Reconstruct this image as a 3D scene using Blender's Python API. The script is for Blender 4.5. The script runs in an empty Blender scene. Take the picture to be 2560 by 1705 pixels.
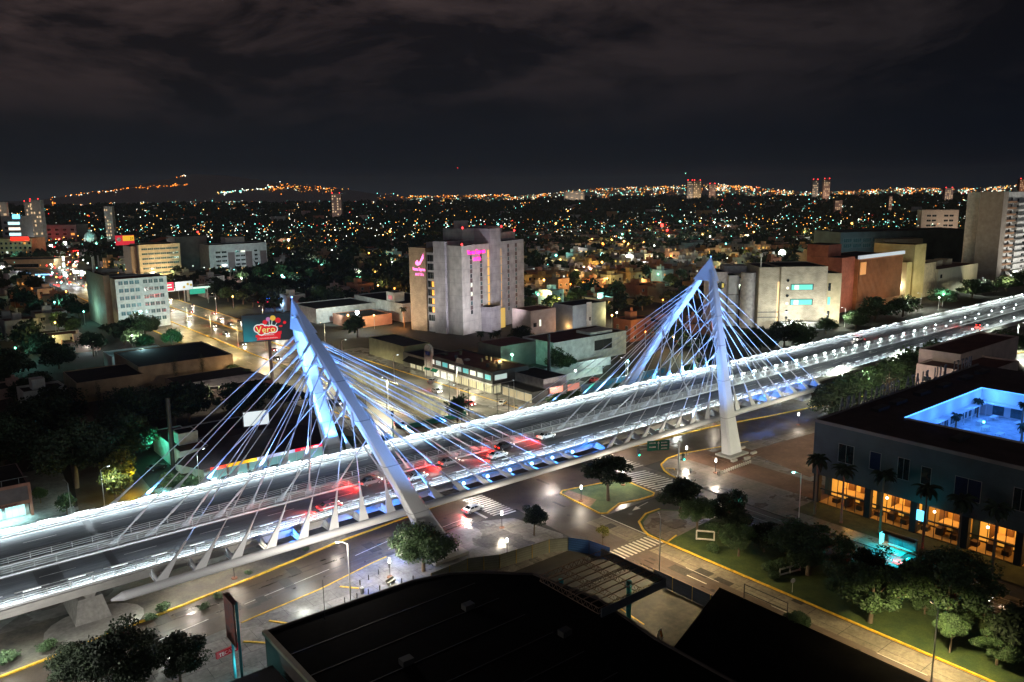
import bpy, math, random
import numpy as np
from mathutils import Vector, Matrix

# ------------------------------------------------------------------ camera, world, sun, exposure
sc = bpy.context.scene
C = sc.collection
R = math.radians
FX, CW, CH, HC = 1991.0, 2560, 1705, 65.0     # focal length and frame in pixels, camera height (m)
PITCH, ROLL = R(10.7), R(0.7)
hf = Vector((.62582, .77997, 0)); hr = Vector((.77997, -.62582, 0))
FWD = hf*math.cos(PITCH) - Vector((0, 0, 1))*math.sin(PITCH)
UP0 = hr.cross(FWD)
RT = hr*math.cos(ROLL) - UP0*math.sin(ROLL)
UP = UP0*math.cos(ROLL) + hr*math.sin(ROLL)
cd = bpy.data.cameras.new('camera'); cam = bpy.data.objects.new('camera', cd); C.objects.link(cam)
cd.sensor_width = 36; cd.lens = 36*FX/CW; cd.clip_start = 1; cd.clip_end = 30000
m = Matrix((RT, UP, -FWD)).transposed().to_4x4(); m.translation = (0, 0, HC)
cam.matrix_world = m; sc.camera = cam
CAMP = Vector((0, 0, HC))

def at(px, py, z=0.0):
    d = FWD*FX + RT*(px-CW/2) + UP*(CH/2-py)
    return CAMP + d*((z-HC)/d.z)
def proj(p):
    v = Vector(p)-CAMP; w = v.dot(FWD)
    return (CW/2+FX*v.dot(RT)/w, CH/2-FX*v.dot(UP)/w, w)

sc.view_settings.view_transform = 'Standard'; sc.view_settings.look = 'None'
sc.view_settings.exposure = 0.45; sc.view_settings.gamma = 1
sc.cycles.use_denoising = True
sc.cycles.max_bounces = 4; sc.cycles.diffuse_bounces = 2; sc.cycles.glossy_bounces = 2
sc.cycles.transmission_bounces = 2; sc.cycles.transparent_max_bounces = 4
sc.cycles.caustics_reflective = False; sc.cycles.caustics_refractive = False
sc.cycles.sample_clamp_indirect = 2.0
sc.cycles.use_light_tree = True

W = bpy.data.worlds.new('World'); sc.world = W; W.use_nodes = True
nt = W.node_tree; nd = nt.nodes; lk = nt.links
bg = nd['Background']
tc = nd.new('ShaderNodeTexCoord')
sep = nd.new('ShaderNodeSeparateXYZ'); lk.new(tc.outputs['Generated'], sep.inputs[0])
def wmath(op, a, b=None, clamp=False):
    n = nd.new('ShaderNodeMath'); n.operation = op; n.use_clamp = clamp
    for i, x in enumerate((a, b)):
        if x is None: continue
        if isinstance(x, (int, float)): n.inputs[i].default_value = x
        else: lk.new(x, n.inputs[i])
    return n.outputs[0]
def wmix(f, a, b):
    n = nd.new('ShaderNodeMix'); n.data_type = 'RGBA'
    lk.new(f, n.inputs[0])
    for i, x in ((6, a), (7, b)):
        if isinstance(x, tuple): n.inputs[i].default_value = (*x, 1)
        else: lk.new(x, n.inputs[i])
    return n.outputs[2]
# how far to the left of the view direction, 0..1
lf = wmath('ADD', wmath('MULTIPLY', sep.outputs[0], -hr.x), wmath('MULTIPLY', sep.outputs[1], -hr.y))
left = wmath('ADD', wmath('MULTIPLY', lf, 0.85), 0.5, True)
el = wmath('MULTIPLY', sep.outputs[2], 3.6, True)
mp = nd.new('ShaderNodeMapping'); lk.new(tc.outputs['Generated'], mp.inputs[0])
mp.inputs['Scale'].default_value = (2.6, 2.6, 8.5); mp.inputs['Location'].default_value = (.3, .1, .7)
no = nd.new('ShaderNodeTexNoise'); lk.new(mp.outputs[0], no.inputs[0])
no.inputs['Scale'].default_value = 1.5; no.inputs['Detail'].default_value = 9; no.inputs['Roughness'].default_value = .66
no.inputs['Distortion'].default_value = .35
rmp = nd.new('ShaderNodeMapRange'); lk.new(no.outputs[0], rmp.inputs[0])
rmp.inputs[1].default_value = .42; rmp.inputs[2].default_value = .61
cl = rmp.outputs[0]
hz_ = wmix(left, (.0004, .002, .0055), (.0065, .008, .011))        # near the horizon
mid = wmix(left, (.0006, .0017, .0045), (.004, .0044, .006))
top = wmix(left, (.0024, .0022, .0032), (.0075, .0055, .006))
topc = wmix(left, (.0125, .0105, .0115), (.047, .031, .0295))
e1 = wmath('MULTIPLY', el, 2.2, True)
e2 = wmath('SUBTRACT', wmath('MULTIPLY', el, 1.7), .36, True)
e0 = wmath('MULTIPLY', el, 9.0, True)
hz2 = wmix(e0, wmix(left, (.0035, .006, .0105), (.0155, .0175, .0205)), hz_)
low = wmix(e1, hz2, mid)
high = wmix(cl, top, topc)
sky = wmix(e2, low, high)
lk.new(sky, bg.inputs[0]); bg.inputs[1].default_value = 1.0

sd = bpy.data.lights.new('night_glow', 'SUN'); sd.energy = .09; sd.angle = R(25); sd.color = (.85, .92, 1)
so = bpy.data.objects.new('night_glow', sd); C.objects.link(so)
so.rotation_euler = (Vector((.45, .85, -.2))).to_track_quat('-Z', 'Y').to_euler()

# ------------------------------------------------------------------ materials
MATS = {}
def mat(name, c, rough=.75, var=.18, scale=.35, c2=None, metal=0, bump=0, wet=None, spec=.5, fine=0, stretch=None):
    if name in MATS: return MATS[name]
    M = bpy.data.materials.new(name); M.use_nodes = True; MATS[name] = M
    t = M.node_tree; b = t.nodes['Principled BSDF']
    co = t.nodes.new('ShaderNodeTexCoord')
    src = co.outputs['Object']
    if stretch:
        g = t.nodes.new('ShaderNodeMapping'); g.inputs['Scale'].default_value = stretch
        t.links.new(src, g.inputs[0]); src = g.outputs[0]
    n = t.nodes.new('ShaderNodeTexNoise'); n.inputs['Scale'].default_value = scale
    n.inputs['Detail'].default_value = 6; n.inputs['Roughness'].default_value = .62
    t.links.new(src, n.inputs[0])
    rr = t.nodes.new('ShaderNodeMapRange'); rr.inputs[1].default_value = .32; rr.inputs[2].default_value = .68
    t.links.new(n.outputs[0], rr.inputs[0])
    mx = t.nodes.new('ShaderNodeMix'); mx.data_type = 'RGBA'; t.links.new(rr.outputs[0], mx.inputs[0])
    a = tuple(x*(1-var) for x in c); bb = c2 if c2 else tuple(min(1, x*(1+var)) for x in c)
    mx.inputs[6].default_value = (*a, 1); mx.inputs[7].default_value = (*bb, 1)
    out = mx.outputs[2]
    if fine:
        n2 = t.nodes.new('ShaderNodeTexNoise'); n2.inputs['Scale'].default_value = fine; n2.inputs['Detail'].default_value = 3
        t.links.new(src, n2.inputs[0])
        r2 = t.nodes.new('ShaderNodeMapRange'); r2.inputs[3].default_value = .55; r2.inputs[4].default_value = 1.45
        t.links.new(n2.outputs[0], r2.inputs[0])
        vm = t.nodes.new('ShaderNodeVectorMath'); vm.operation = 'SCALE'
        t.links.new(out, vm.inputs[0]); t.links.new(r2.outputs[0], vm.inputs[3]); out = vm.outputs[0]
    t.links.new(out, b.inputs['Base Color'])
    b.inputs['Roughness'].default_value = rough; b.inputs['Metallic'].default_value = metal
    b.inputs['Specular IOR Level'].default_value = spec
    if wet:
        n3 = t.nodes.new('ShaderNodeTexNoise'); n3.inputs['Scale'].default_value = wet[2]; n3.inputs['Detail'].default_value = 5
        t.links.new(co.outputs['Object'], n3.inputs[0])
        r3 = t.nodes.new('ShaderNodeMapRange'); r3.inputs[1].default_value = .4; r3.inputs[2].default_value = .6
        r3.inputs[3].default_value = wet[0]; r3.inputs[4].default_value = wet[1]
        t.links.new(n3.outputs[0], r3.inputs[0]); t.links.new(r3.outputs[0], b.inputs['Roughness'])
    if bump:
        bp = t.nodes.new('ShaderNodeBump'); bp.inputs['Strength'].default_value = bump; bp.inputs['Distance'].default_value = .05
        t.links.new((n2 if fine else n).outputs[0], bp.inputs['Height']); t.links.new(bp.outputs[0], b.inputs['Normal'])
    return M
def emi(name, c, s=1.0, sample=False):
    if name in MATS: return MATS[name]
    M = bpy.data.materials.new(name); M.use_nodes = True; MATS[name] = M
    t = M.node_tree; b = t.nodes['Principled BSDF']
    b.inputs['Base Color'].default_value = (*[min(1, x)*.6 for x in c], 1)
    b.inputs['Emission Color'].default_value = (*c, 1); b.inputs['Emission Strength'].default_value = s
    if not sample: M.cycles.emission_sampling = 'NONE'
    return M
def brick(name, c, c2, w, h, mortar=.02, rough=.8, facing='XZ', mcol=None):
    """coursed block / panel wall"""
    if name in MATS: return MATS[name]
    M = bpy.data.materials.new(name); M.use_nodes = True; MATS[name] = M
    t = M.node_tree; b = t.nodes['Principled BSDF']; co = t.nodes.new('ShaderNodeTexCoord')
    s = t.nodes.new('ShaderNodeSeparateXYZ'); t.links.new(co.outputs['Object'], s.inputs[0])
    ad = t.nodes.new('ShaderNodeMath'); ad.operation = 'ADD'; t.links.new(s.outputs[0], ad.inputs[0]); t.links.new(s.outputs[1], ad.inputs[1])
    cb = t.nodes.new('ShaderNodeCombineXYZ'); t.links.new(ad.outputs[0], cb.inputs[0]); t.links.new(s.outputs[2], cb.inputs[1])
    k = t.nodes.new('ShaderNodeTexBrick'); t.links.new(cb.outputs[0], k.inputs[0])
    k.inputs['Color1'].default_value = (*c, 1); k.inputs['Color2'].default_value = (*c2, 1)
    k.inputs['Mortar'].default_value = (*(mcol or tuple(x*.45 for x in c)), 1)
    k.inputs['Scale'].default_value = 1; k.inputs['Brick Width'].default_value = w; k.inputs['Row Height'].default_value = h
    k.inputs['Mortar Size'].default_value = mortar
    n = t.nodes.new('ShaderNodeTexNoise'); n.inputs['Scale'].default_value = .25; n.inputs['Detail'].default_value = 5
    t.links.new(co.outputs['Object'], n.inputs[0])
    r2 = t.nodes.new('ShaderNodeMapRange'); r2.inputs[1].default_value = .3; r2.inputs[2].default_value = .7
    r2.inputs[3].default_value = .72; r2.inputs[4].default_value = 1.18
    t.links.new(n.outputs[0], r2.inputs[0])
    vm = t.nodes.new('ShaderNodeVectorMath'); vm.operation = 'SCALE'
    t.links.new(k.outputs[0], vm.inputs[0]); t.links.new(r2.outputs[0], vm.inputs[3])
    t.links.new(vm.outputs[0], b.inputs['Base Color']); b.inputs['Roughness'].default_value = rough
    return M

def slabs(name, c, c2, w, h, mortar=.03, rough=.7, wet=None, off=.5):
    M = brick(name, c, c2, w, h, mortar, rough, mcol=tuple(x*.35 for x in c)); t = M.node_tree
    for n in t.nodes:
        if n.type == 'TEX_BRICK':
            for l in list(n.inputs[0].links): t.links.remove(l)
            co = [q for q in t.nodes if q.type == 'TEX_COORD'][0]; t.links.new(co.outputs['Object'], n.inputs[0]); n.offset = off
    b = t.nodes['Principled BSDF']
    nz = t.nodes.new('ShaderNodeTexNoise'); nz.inputs['Scale'].default_value = 1.4; nz.inputs['Detail'].default_value = 8; nz.inputs['Roughness'].default_value = .7
    co = [q for q in t.nodes if q.type == 'TEX_COORD'][0]; t.links.new(co.outputs['Object'], nz.inputs[0])
    r2 = t.nodes.new('ShaderNodeMapRange'); r2.inputs[1].default_value = .3; r2.inputs[2].default_value = .7; r2.inputs[3].default_value = .55; r2.inputs[4].default_value = 1.3; t.links.new(nz.outputs[0], r2.inputs[0])
    old = b.inputs['Base Color'].links[0].from_socket; vm = t.nodes.new('ShaderNodeVectorMath'); vm.operation = 'SCALE'
    t.links.new(old, vm.inputs[0]); t.links.new(r2.outputs[0], vm.inputs[3]); t.links.new(vm.outputs[0], b.inputs['Base Color'])
    if wet:
        n3 = t.nodes.new('ShaderNodeTexNoise'); n3.inputs['Scale'].default_value = wet[2]; n3.inputs['Detail'].default_value = 6; t.links.new(co.outputs['Object'], n3.inputs[0])
        r3 = t.nodes.new('ShaderNodeMapRange'); r3.inputs[1].default_value = .42; r3.inputs[2].default_value = .58; r3.inputs[3].default_value = wet[0]; r3.inputs[4].default_value = wet[1]
        t.links.new(n3.outputs[0], r3.inputs[0]); t.links.new(r3.outputs[0], b.inputs['Roughness'])
    return M
asph = mat('wet_asphalt', (.046, .033, .024), c2=(.085, .062, .045), scale=.2, fine=3, wet=(.3, .6, .09), spec=.6)
asph_deck = mat('deck_asphalt', (.11, .113, .118), c2=(.19, .193, .2), scale=.3, fine=2.5, rough=.85, spec=.22, stretch=(.12, 1, 1))
asph_old = mat('brown_asphalt', (.075, .054, .042), c2=(.115, .085, .066), scale=.1, fine=2.2, wet=(.4, .7, .1), stretch=(1, .3, 1))
conc = mat('pale_concrete', (.3, .3, .28), c2=(.42, .41, .37), scale=.22, fine=1.6, rough=.75)
pav = slabs('pavement_slabs', (.17, .17, .175), (.22, .215, .21), 4.2, 3.1, .04, wet=(.25, .7, .12))
conc_road = slabs('concrete_road', (.22, .2, .15), (.28, .25, .19), 4.4, 6, .05, off=0)
conc_wet = mat('wet_concrete', (.16, .15, .145), c2=(.34, .32, .3), scale=.16, fine=1.2, wet=(.18, .65, .12))
plaza_m = slabs('plaza_paving', (.17, .14, .12), (.22, .18, .15), 3.6, 3.6, .05, wet=(.25, .65, .12), off=0)
dirt = mat('dirt', (.09, .07, .05), c2=(.2, .165, .12), scale=.18, fine=1.5, rough=.9)
gravel = mat('verge_gravel', (.07, .08, .075), c2=(.2, .18, .145), scale=.16, fine=2.5, rough=.9)
grass_m = mat('grass', (.035, .075, .022), c2=(.085, .12, .03), scale=.3, fine=5, rough=.9, bump=.5)
ground_m = mat('ground', (.03, .032, .028), c2=(.06, .055, .045), scale=.02, fine=.3, rough=.95)
yel = mat('yellow_kerb_paint', (.75, .47, .04), rough=.6, var=.3, scale=1.5)
whp = mat('white_road_paint', (.7, .68, .62), rough=.6, var=.25, scale=1.2)
steelw = mat('white_painted_steel', (.74, .77, .8), rough=.38, var=.08, scale=.12)
steelr = mat('railing_paint', (.62, .63, .63), rough=.5, var=.1)
dsteel = mat('dark_steel', (.05, .05, .052), rough=.5, var=.2, metal=.3)
gsteel = mat('galvanised_steel', (.36, .38, .39), rough=.45, var=.15, metal=.4)
wpole = mat('white_lamp_post_paint', (.62, .62, .6), rough=.5, var=.12)
glassd = mat('dark_window_glass', (.02, .026, .03), rough=.08, var=.2, spec=.9)
glasst = mat('teal_window_glass', (.05, .11, .12), rough=.12, var=.5, scale=.6, spec=.9)
framew = mat('white_window_frame', (.66, .68, .68), rough=.5, var=.08)
blk = mat('black_roof_felt', (.012, .011, .012), c2=(.028, .024, .022), scale=.2, fine=1.5, rough=.95)
rubber = mat('tyre_rubber', (.02, .02, .02), rough=.9)
bark = mat('bark', (.14, .1, .07), c2=(.24, .19, .14), scale=2, rough=.95)
E_white = emi('lamp_glass_white', (1, .97, .9), 9)
E_cool = emi('lamp_glass_cool', (.85, .97, 1), 9)
E_warm = emi('lamp_glass_warm', (1, .75, .42), 8)
E_yel = emi('window_glow_yellow', (1, .62, .2), .9)
E_wwin = emi('window_glow_white', (.95, .95, .8), .8)
E_tail = emi('tail_lamp_red', (1, .02, .01), 9)
E_head = emi('head_lamp_glass', (1, .93, .8), 12)
E_red = emi('red_beacon_glass', (1, .03, .03), 5)

# ------------------------------------------------------------------ mesh helpers
class MB:
    def __init__(s): s.v = []; s.f = []; s.m = []
    def add(s, vs, fs, mi=0):
        o = len(s.v); s.v += [tuple(v) for v in vs]; s.f += [tuple(i+o for i in f) for f in fs]; s.m += [mi]*len(fs); return s
    def box(s, x0, y0, z0, x1, y1, z1, mi=0, top=None):
        v = [(x0, y0, z0), (x1, y0, z0), (x1, y1, z0), (x0, y1, z0), (x0, y0, z1), (x1, y0, z1), (x1, y1, z1), (x0, y1, z1)]
        s.add(v, [(0, 3, 2, 1), (0, 1, 5, 4), (1, 2, 6, 5), (2, 3, 7, 6), (3, 0, 4, 7)], mi)
        return s.add(v[4:], [(0, 1, 2, 3)], mi if top is None else top)
    def hexa(s, v, mi=0):
        return s.add(v, [(0, 3, 2, 1), (4, 5, 6, 7), (0, 1, 5, 4), (1, 2, 6, 5), (2, 3, 7, 6), (3, 0, 4, 7)], mi)
    def obox(s, c, w, d, h, rz=0, mi=0):
        a = Vector((math.cos(rz), math.sin(rz), 0)); b = Vector((-a.y, a.x, 0)); c = Vector(c)
        q = [c+a*(sx*w/2)+b*(sy*d/2) for sx, sy in ((-1, -1), (1, -1), (1, 1), (-1, 1))]
        return s.hexa([*q, *[p+Vector((0, 0, h)) for p in q]], mi)
    def prism(s, pts, z0, z1, mi=0, top=None):
        n = len(pts); v = [(x, y, z0) for x, y in pts]+[(x, y, z1) for x, y in pts]
        s.add(v, [(i, (i+1) % n, n+(i+1) % n, n+i) for i in range(n)], mi)
        return s.add(v[n:], [tuple(range(n))], mi if top is None else top)
    def sheet(s, pts, z=0, mi=0):
        return s.add([(p[0], p[1], p[2] if len(p) > 2 else z) for p in pts], [tuple(range(len(pts)))], mi)
    def rect(s, x0, y0, x1, y1, z, mi=0):
        return s.add([(x0, y0, z), (x1, y0, z), (x1, y1, z), (x0, y1, z)], [(0, 1, 2, 3)], mi)
    def tube(s, p0, p1, r0, r1=None, n=8, mi=0, caps=True):
        r1 = r0 if r1 is None else r1; p0 = Vector(p0); p1 = Vector(p1); d = (p1-p0).normalized()
        a = d.cross(Vector((0, 0, 1))); a = Vector((1, 0, 0)) if a.length < .01 else a.normalized(); b = d.cross(a)
        v = []
        for p, r in ((p0, r0), (p1, r1)):
            v += [p+a*(r*math.cos(2*math.pi*i/n))+b*(r*math.sin(2*math.pi*i/n)) for i in range(n)]
        f = [(i, (i+1) % n, n+(i+1) % n, n+i) for i in range(n)]
        if caps: f += [tuple(range(n))[::-1], tuple(range(n, 2*n))]
        return s.add(v, f, mi)
    def path(s, pts, r, n=6, mi=0):
        for a, b in zip(pts, pts[1:]): s.tube(a, b, r, r, n, mi)
        return s
    def ball(s, c, r, mi=0, n=8, k=5, sz=1):
        v = []; f = []
        for j in range(k+1):
            th = math.pi*j/k
            for i in range(n):
                ph = 2*math.pi*i/n
                v.append((c[0]+r*math.sin(th)*math.cos(ph), c[1]+r*math.sin(th)*math.sin(ph), c[2]+r*sz*math.cos(th)))
        for j in range(k):
            for i in range(n):
                f.append((j*n+i, (j+1)*n+i, (j+1)*n+(i+1) % n, j*n+(i+1) % n))
        return s.add(v, f, mi)
    def strip(s, pts, w, z0, z1, mi=0):
        """a kerb of width w along a polyline"""
        P = [Vector((p[0], p[1], 0)) for p in pts]; L = []; Q = []
        for i, p in enumerate(P):
            d = (P[min(i+1, len(P)-1)]-P[max(i-1, 0)]).normalized(); n = Vector((-d.y, d.x, 0))
            L.append(p+n*w/2); Q.append(p-n*w/2)
        for i in range(len(P)-1):
            a, b, c, d = Q[i], Q[i+1], L[i+1], L[i]
            s.hexa([(a.x, a.y, z0), (b.x, b.y, z0), (c.x, c.y, z0), (d.x, d.y, z0), (a.x, a.y, z1), (b.x, b.y, z1), (c.x, c.y, z1), (d.x, d.y, z1)], mi)
        return s
    def build(s, name, mats, parent=None, world=True, smooth=False):
        me = bpy.data.meshes.new(name)
        v = s.v
        if parent and world:
            l = parent.location; v = [(a-l.x, b-l.y, c-l.z) for a, b, c in v]
        me.from_pydata(v, [], s.f)
        for x in (mats if isinstance(mats, (list, tuple)) else [mats]): me.materials.append(x)
        me.polygons.foreach_set('material_index', s.m)
        if smooth: me.polygons.foreach_set('use_smooth', [True]*len(s.f))
        me.update()
        o = bpy.data.objects.new(name, me); C.objects.link(o)
        if parent: o.parent = parent
        return o

def tag(o, label=None, cat=None, group=None, kind=None):
    if label: o['label'] = label
    if cat: o['category'] = cat
    if group: o['group'] = group
    if kind: o['kind'] = kind
    return o
def thing(name, label, cat, loc=(0, 0, 0), rz=0, group=None):
    o = bpy.data.objects.new(name, None); C.objects.link(o); o.empty_display_size = .5
    o.location = loc; o.rotation_euler = (0, 0, rz)
    return tag(o, label, cat, group)
def struct(name, mb, mats): return tag(mb.build(name, mats), kind='structure')
def dup(root, loc, rz=0, label=None, group=None, sc_=None):
    def cp(o, parent):
        c = o.copy(); C.objects.link(c)
        if parent: c.parent = parent
        for ch in o.children: cp(ch, c)
        return c
    r = cp(root, None); r.location = loc; r.rotation_euler = (0, 0, rz)
    if sc_: r.scale = sc_ if isinstance(sc_, tuple) else (sc_,)*3
    if label: r['label'] = label
    if group: r['group'] = group
    return r
def child(name, me, parent, loc=(0, 0, 0), rz=0, scl=None):
    o = bpy.data.objects.new(name, me); C.objects.link(o); o.parent = parent
    o.location = loc; o.rotation_euler = (0, 0, rz)
    if scl: o.scale = scl
    return o
def text(name, s, size, loc, rot, m, parent=None, depth=.05, align='CENTER', sx=1):
    cu = bpy.data.curves.new(name, 'FONT'); cu.body = s; cu.size = size; cu.extrude = depth; cu.align_x = align; cu.resolution_u = 2
    t = bpy.data.objects.new(name, cu); C.objects.link(t)
    dg = bpy.context.evaluated_depsgraph_get(); me = bpy.data.meshes.new_from_object(t.evaluated_get(dg))
    bpy.data.objects.remove(t); me.materials.clear(); me.materials.append(m)
    o = bpy.data.objects.new(name, me); C.objects.link(o)
    if parent: o.parent = parent; loc = Vector(loc)-parent.location
    o.location = loc; o.rotation_euler = rot; o.scale = (sx, 1, 1)
    return o
FACE_S = (R(90), 0, R(-90))    # lettering on a wall that faces -x
FACE_T = (R(90), 0, 0)         # lettering on a wall that faces -y
def lamp(kind, name, loc, power, color, parent=None, radius=.15, aim=None, spot=None, size=None, blend=.5):
    l = bpy.data.lights.new(name, kind); l.energy = power; l.color = color
    if kind in ('POINT', 'SPOT'): l.shadow_soft_size = radius
    if kind == 'SPOT': l.spot_size = R(spot or 60); l.spot_blend = blend
    if kind == 'AREA':
        l.shape = 'RECTANGLE'; l.size, l.size_y = size
    o = bpy.data.objects.new(name, l); C.objects.link(o); o.location = loc
    if aim is not None: o.rotation_euler = Vector(aim).to_track_quat('-Z', 'Y').to_euler()
    if parent:
        o.parent = parent; 
        if not parent.get('proto'): o.location = Vector(loc)-parent.location
    return o

# ------------------------------------------------------------------ ground, roads, pavements
g = MB(); BIG = 9300
tx0, tx1, ty0, ty1 = 118.2, 134, 186, 292          # underpass trench
for a, b, c_, d in ((-BIG, -BIG, tx0, BIG), (tx1, -BIG, BIG, BIG), (tx0, -BIG, tx1, ty0), (tx0, ty1, tx1, BIG)):
    g.rect(a, b, c_, d, 0)
struct('ground', g, ground_m)

verge_y = [(-120, 117), (6.7, 121.8), (12, 122.5), (29, 125.1), (45, 127.6), (61.6, 130.7), (80.5, 132.8), (92.6, 134.3), (98, 134.4)]
low_y = [(-120, 108), (20, 112.6), (39.9, 114.4), (51.2, 115.9), (63, 118.8), (75, 120.6), (88, 121.4)]
rt_up = [(137.2, 134.2), (160, 132.5), (178.8, 130.5), (196, 126.9), (230, 121), (300, 116), (420, 110)]
rt_lo = [(150.9, 121.8), (162, 118.8), (185, 114), (230, 108), (300, 103), (420, 98)]
struct('frontage_road', MB().sheet(low_y + [(98, 121.4), (98, 134.4)] + verge_y[::-1][1:], .012), asph)
struct('side_road', MB().sheet(rt_lo + rt_up[::-1] + [(137.2, 121.8)], .012), asph)
struct('crossroads_pavement', MB().sheet([(86, 157), (86, 134.4), (98, 134.4), (98, 121.4), (97.3, 107), (137.5, 107), (137.5, 134.2), (160, 134), (160, 157), (150, 190), (97, 190)], .008), asph)
struct('underbridge_pavement', MB().rect(-120, 134.6, 97, 157.5, .016).rect(138, 134.6, 420, 157.5, .016), conc_wet)
v = MB().sheet([(-120, 134.6), (97, 134.6)] + verge_y[::-1], .1)
struct('gravel_verge', v, gravel)
struct('verge_right', MB().sheet([(138, 134.8), (420, 134.8)] + rt_up[::-1], .1), dirt)
struct('avenue_roadway', MB().rect(97.2, -80, 109, 107, .014).rect(126.8, -80, 136, 107, .014), asph_old)
struct('concrete_lane', MB().rect(104.2, -80, 108.6, 90.6, .026).rect(104.2, 95.4, 108.6, 107, .026), conc_road)
struct('far_avenue_roadway', MB().rect(103.5, 165, 117.6, 900, .02).rect(134.6, 165, 147.2, 900, .02).rect(118.4, 293, 134, 900, .02), mat('avenue_asphalt', (.1, .095, .085), c2=(.19, .18, .15), scale=.15, fine=1.5, wet=(.35, .6, .1), stretch=(1, .15, 1)))
struct('far_frontage_road', MB().rect(-120, 157.6, 103.4, 168, .02).rect(147.4, 157.6, 420, 168, .02), asph)
# pavements (raised)
sw = MB()
sw.prism([(-120, 92), (36, 92), (97, 92), (96.6, 96), (96.8, 106.5), (94.5, 118), (88, 121.2)] + low_y[::-1][1:], 0, .13)
struct('near_pavement', sw, pav)
struct('corner_plaza', MB().prism([(136, 60), (147.9, 60), (148, 86), (245, 86), (245, 106), (185, 113.8)] + [(162, 118.6), (150.9, 121.6), (146, 121.4), (141.5, 119.5), (139, 116.5), (137.6, 113.5), (136.6, 108)], 0, .14), plaza_m)
struct('hotel_bed', MB().rect(140.5, 20, 147.9, 84, .16), mat('planting_soil', (.03, .04, .02), c2=(.07, .08, .03), scale=.5, fine=3, rough=.9))
struct('shop_forecourt', MB().prism([(147.3, 300), (147.3, 205), (141.5, 201), (141.5, 178), (146, 172), (186, 170), (186, 196), (158, 300)], 0, .13), conc_wet)
struct('left_forecourt', MB().prism([(-60, 168.4), (103.3, 168.4), (103.3, 262), (98, 262), (98, 182), (-60, 184)], 0, .13), pav)
struct('side_street', MB().sheet([(26, 168.4), (42, 168.4), (46, 260), (38, 260)], .15), asph_old)
struct('shop_yard', MB().prism([(-30, 170), (26, 170), (30, 215), (-30, 215)], 0, .16), mat('yard_paving', (.25, .26, .26), c2=(.42, .43, .43), scale=.3, fine=1.5))
struct('far_pavement', MB().prism([(148.2, 168.4), (420, 168.4), (420, 176), (186, 176)], 0, .13), conc)
struct('dirt_lot', MB().rect(149, 70, 158, 120, .15).sheet([(160, 92), (240, 88), (240, 105), (165, 112)], .155), mat('red_soil', (.12, .06, .035), c2=(.2, .11, .07), scale=.2, fine=1.5, rough=.9))
# median with grass
med = [(109.3, -80), (126.4, -80), (126.6, 95), (120.3, 101.9), (116.3, 102), (112.4, 100.2), (110.2, 97), (109.2, 95)]
struct('median_lawn', MB().prism(med, 0, .13), grass_m)
struct('median_path', MB().prism([(109.7, 90.8), (109.8, 95), (110.8, 97.5), (112.6, 99.6), (116.4, 101.4), (120, 101.3), (125.8, 95.2), (125.8, 92)], .13, .145), plaza_m)
island = [(110.6, 121.6), (112, 122.6), (126.3, 119.2), (127, 118.2), (126.2, 108.6), (125, 107.9), (121, 108.2), (116.1, 109.4), (110.6, 107.6), (109.4, 108.4)]
struct('island_lawn', MB().prism(island, 0, .13), mat('island_grass', (.05, .1, .04), c2=(.11, .16, .06), scale=.35, fine=4, rough=.9, bump=.5))
struct('island_path', MB().prism([(110.3, 121), (113.2, 121.9), (114, 114), (110.1, 112)], .13, .145), mat('island_dirt', (.17, .1, .06), c2=(.26, .17, .11), scale=.5, fine=2))
# kerbs
kb = MB()
kb.strip(verge_y, .45, 0, .22); kb.strip(rt_up, .5, 0, .22)
kb.strip(island+[island[0]], .4, 0, .2)
kb.strip([(109.1, y) for y in (-80, 0, 60, 90)] + [(109.0, 95), (110, 97.2), (112.3, 100.4), (116.3, 102.2), (120.4, 102.1)], .4, 0, .2)
kb.strip([(109.6, 90.7), (113, 91.5)], .3, .14, .2)
kb.strip([(136.4, 108), (137.4, 113.5), (138.8, 116.6), (141.3, 119.7), (145.9, 121.6), (150.9, 121.8), (162, 118.8), (172, 116.6)], .35, 0, .22)
kb.strip([(140.2, 117.2), (141.4, 115.8), (140.6, 115)], .2, .14, .22)
kb.strip([(37.5, 114.1), (39.9, 114.5), (51.2, 116), (63, 118.9), (66, 119.4)], .25, 0, .2)
kb.strip([(96.9, 92), (96.7, 97.5)], .3, 0, .2)
kb.strip([(117.9, 190), (117.9, 900)], .5, 0, .3); kb.strip([(134.3, 190), (134.3, 900)], .5, 0, .3)
kb.strip([(103.2, 190), (103.2, 600)], .5, 0, .2); kb.strip([(147.3, 175), (147.3, 520)], .3, 0, .2)
kb.strip([(141.5, 173), (142, 175.5), (145, 173.2)], .6, 0, .25)
struct('yellow_kerbs', kb, yel)
# painted markings
mk = MB(); Z = .035
for i in range(13):                       # zebra on the frontage road
    y = 120.6+i*.95; mk.sheet([(92.2, y), (97.3, y-.1), (97.3, y+.4), (92.2, y+.5)], Z)
mk.sheet([(90.2, 121.6), (90.8, 121.6), (90.9, 128), (90.3, 128)], Z)
for i in range(11):                       # zebra on the avenue
    x = 98.3+i*1.02; mk.sheet([(x, 91.2), (x+.5, 91.2), (x+.5, 95), (x, 95)], .045)
for i in range(12):                       # zebra across to the plaza
    y = 120.5-i*1.15; mk.sheet([(127.8, y+.3), (135.6, y-1.4), (135.6, y-.9), (127.8, y+.8)], Z)
for i in range(10):
    y = 132.6-i*1.1; mk.sheet([(131, y), (138, y-.5), (138, y-.05), (131, y+.45)], Z)
for y in (76, 59, 42, 25): mk.rect(101.9, y, 102.1, y+7, Z); mk.rect(104.0, y-1, 104.12, y+6, .045)
mk.rect(109.0, 95.5, 109.3, 107.8, Z)
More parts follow.
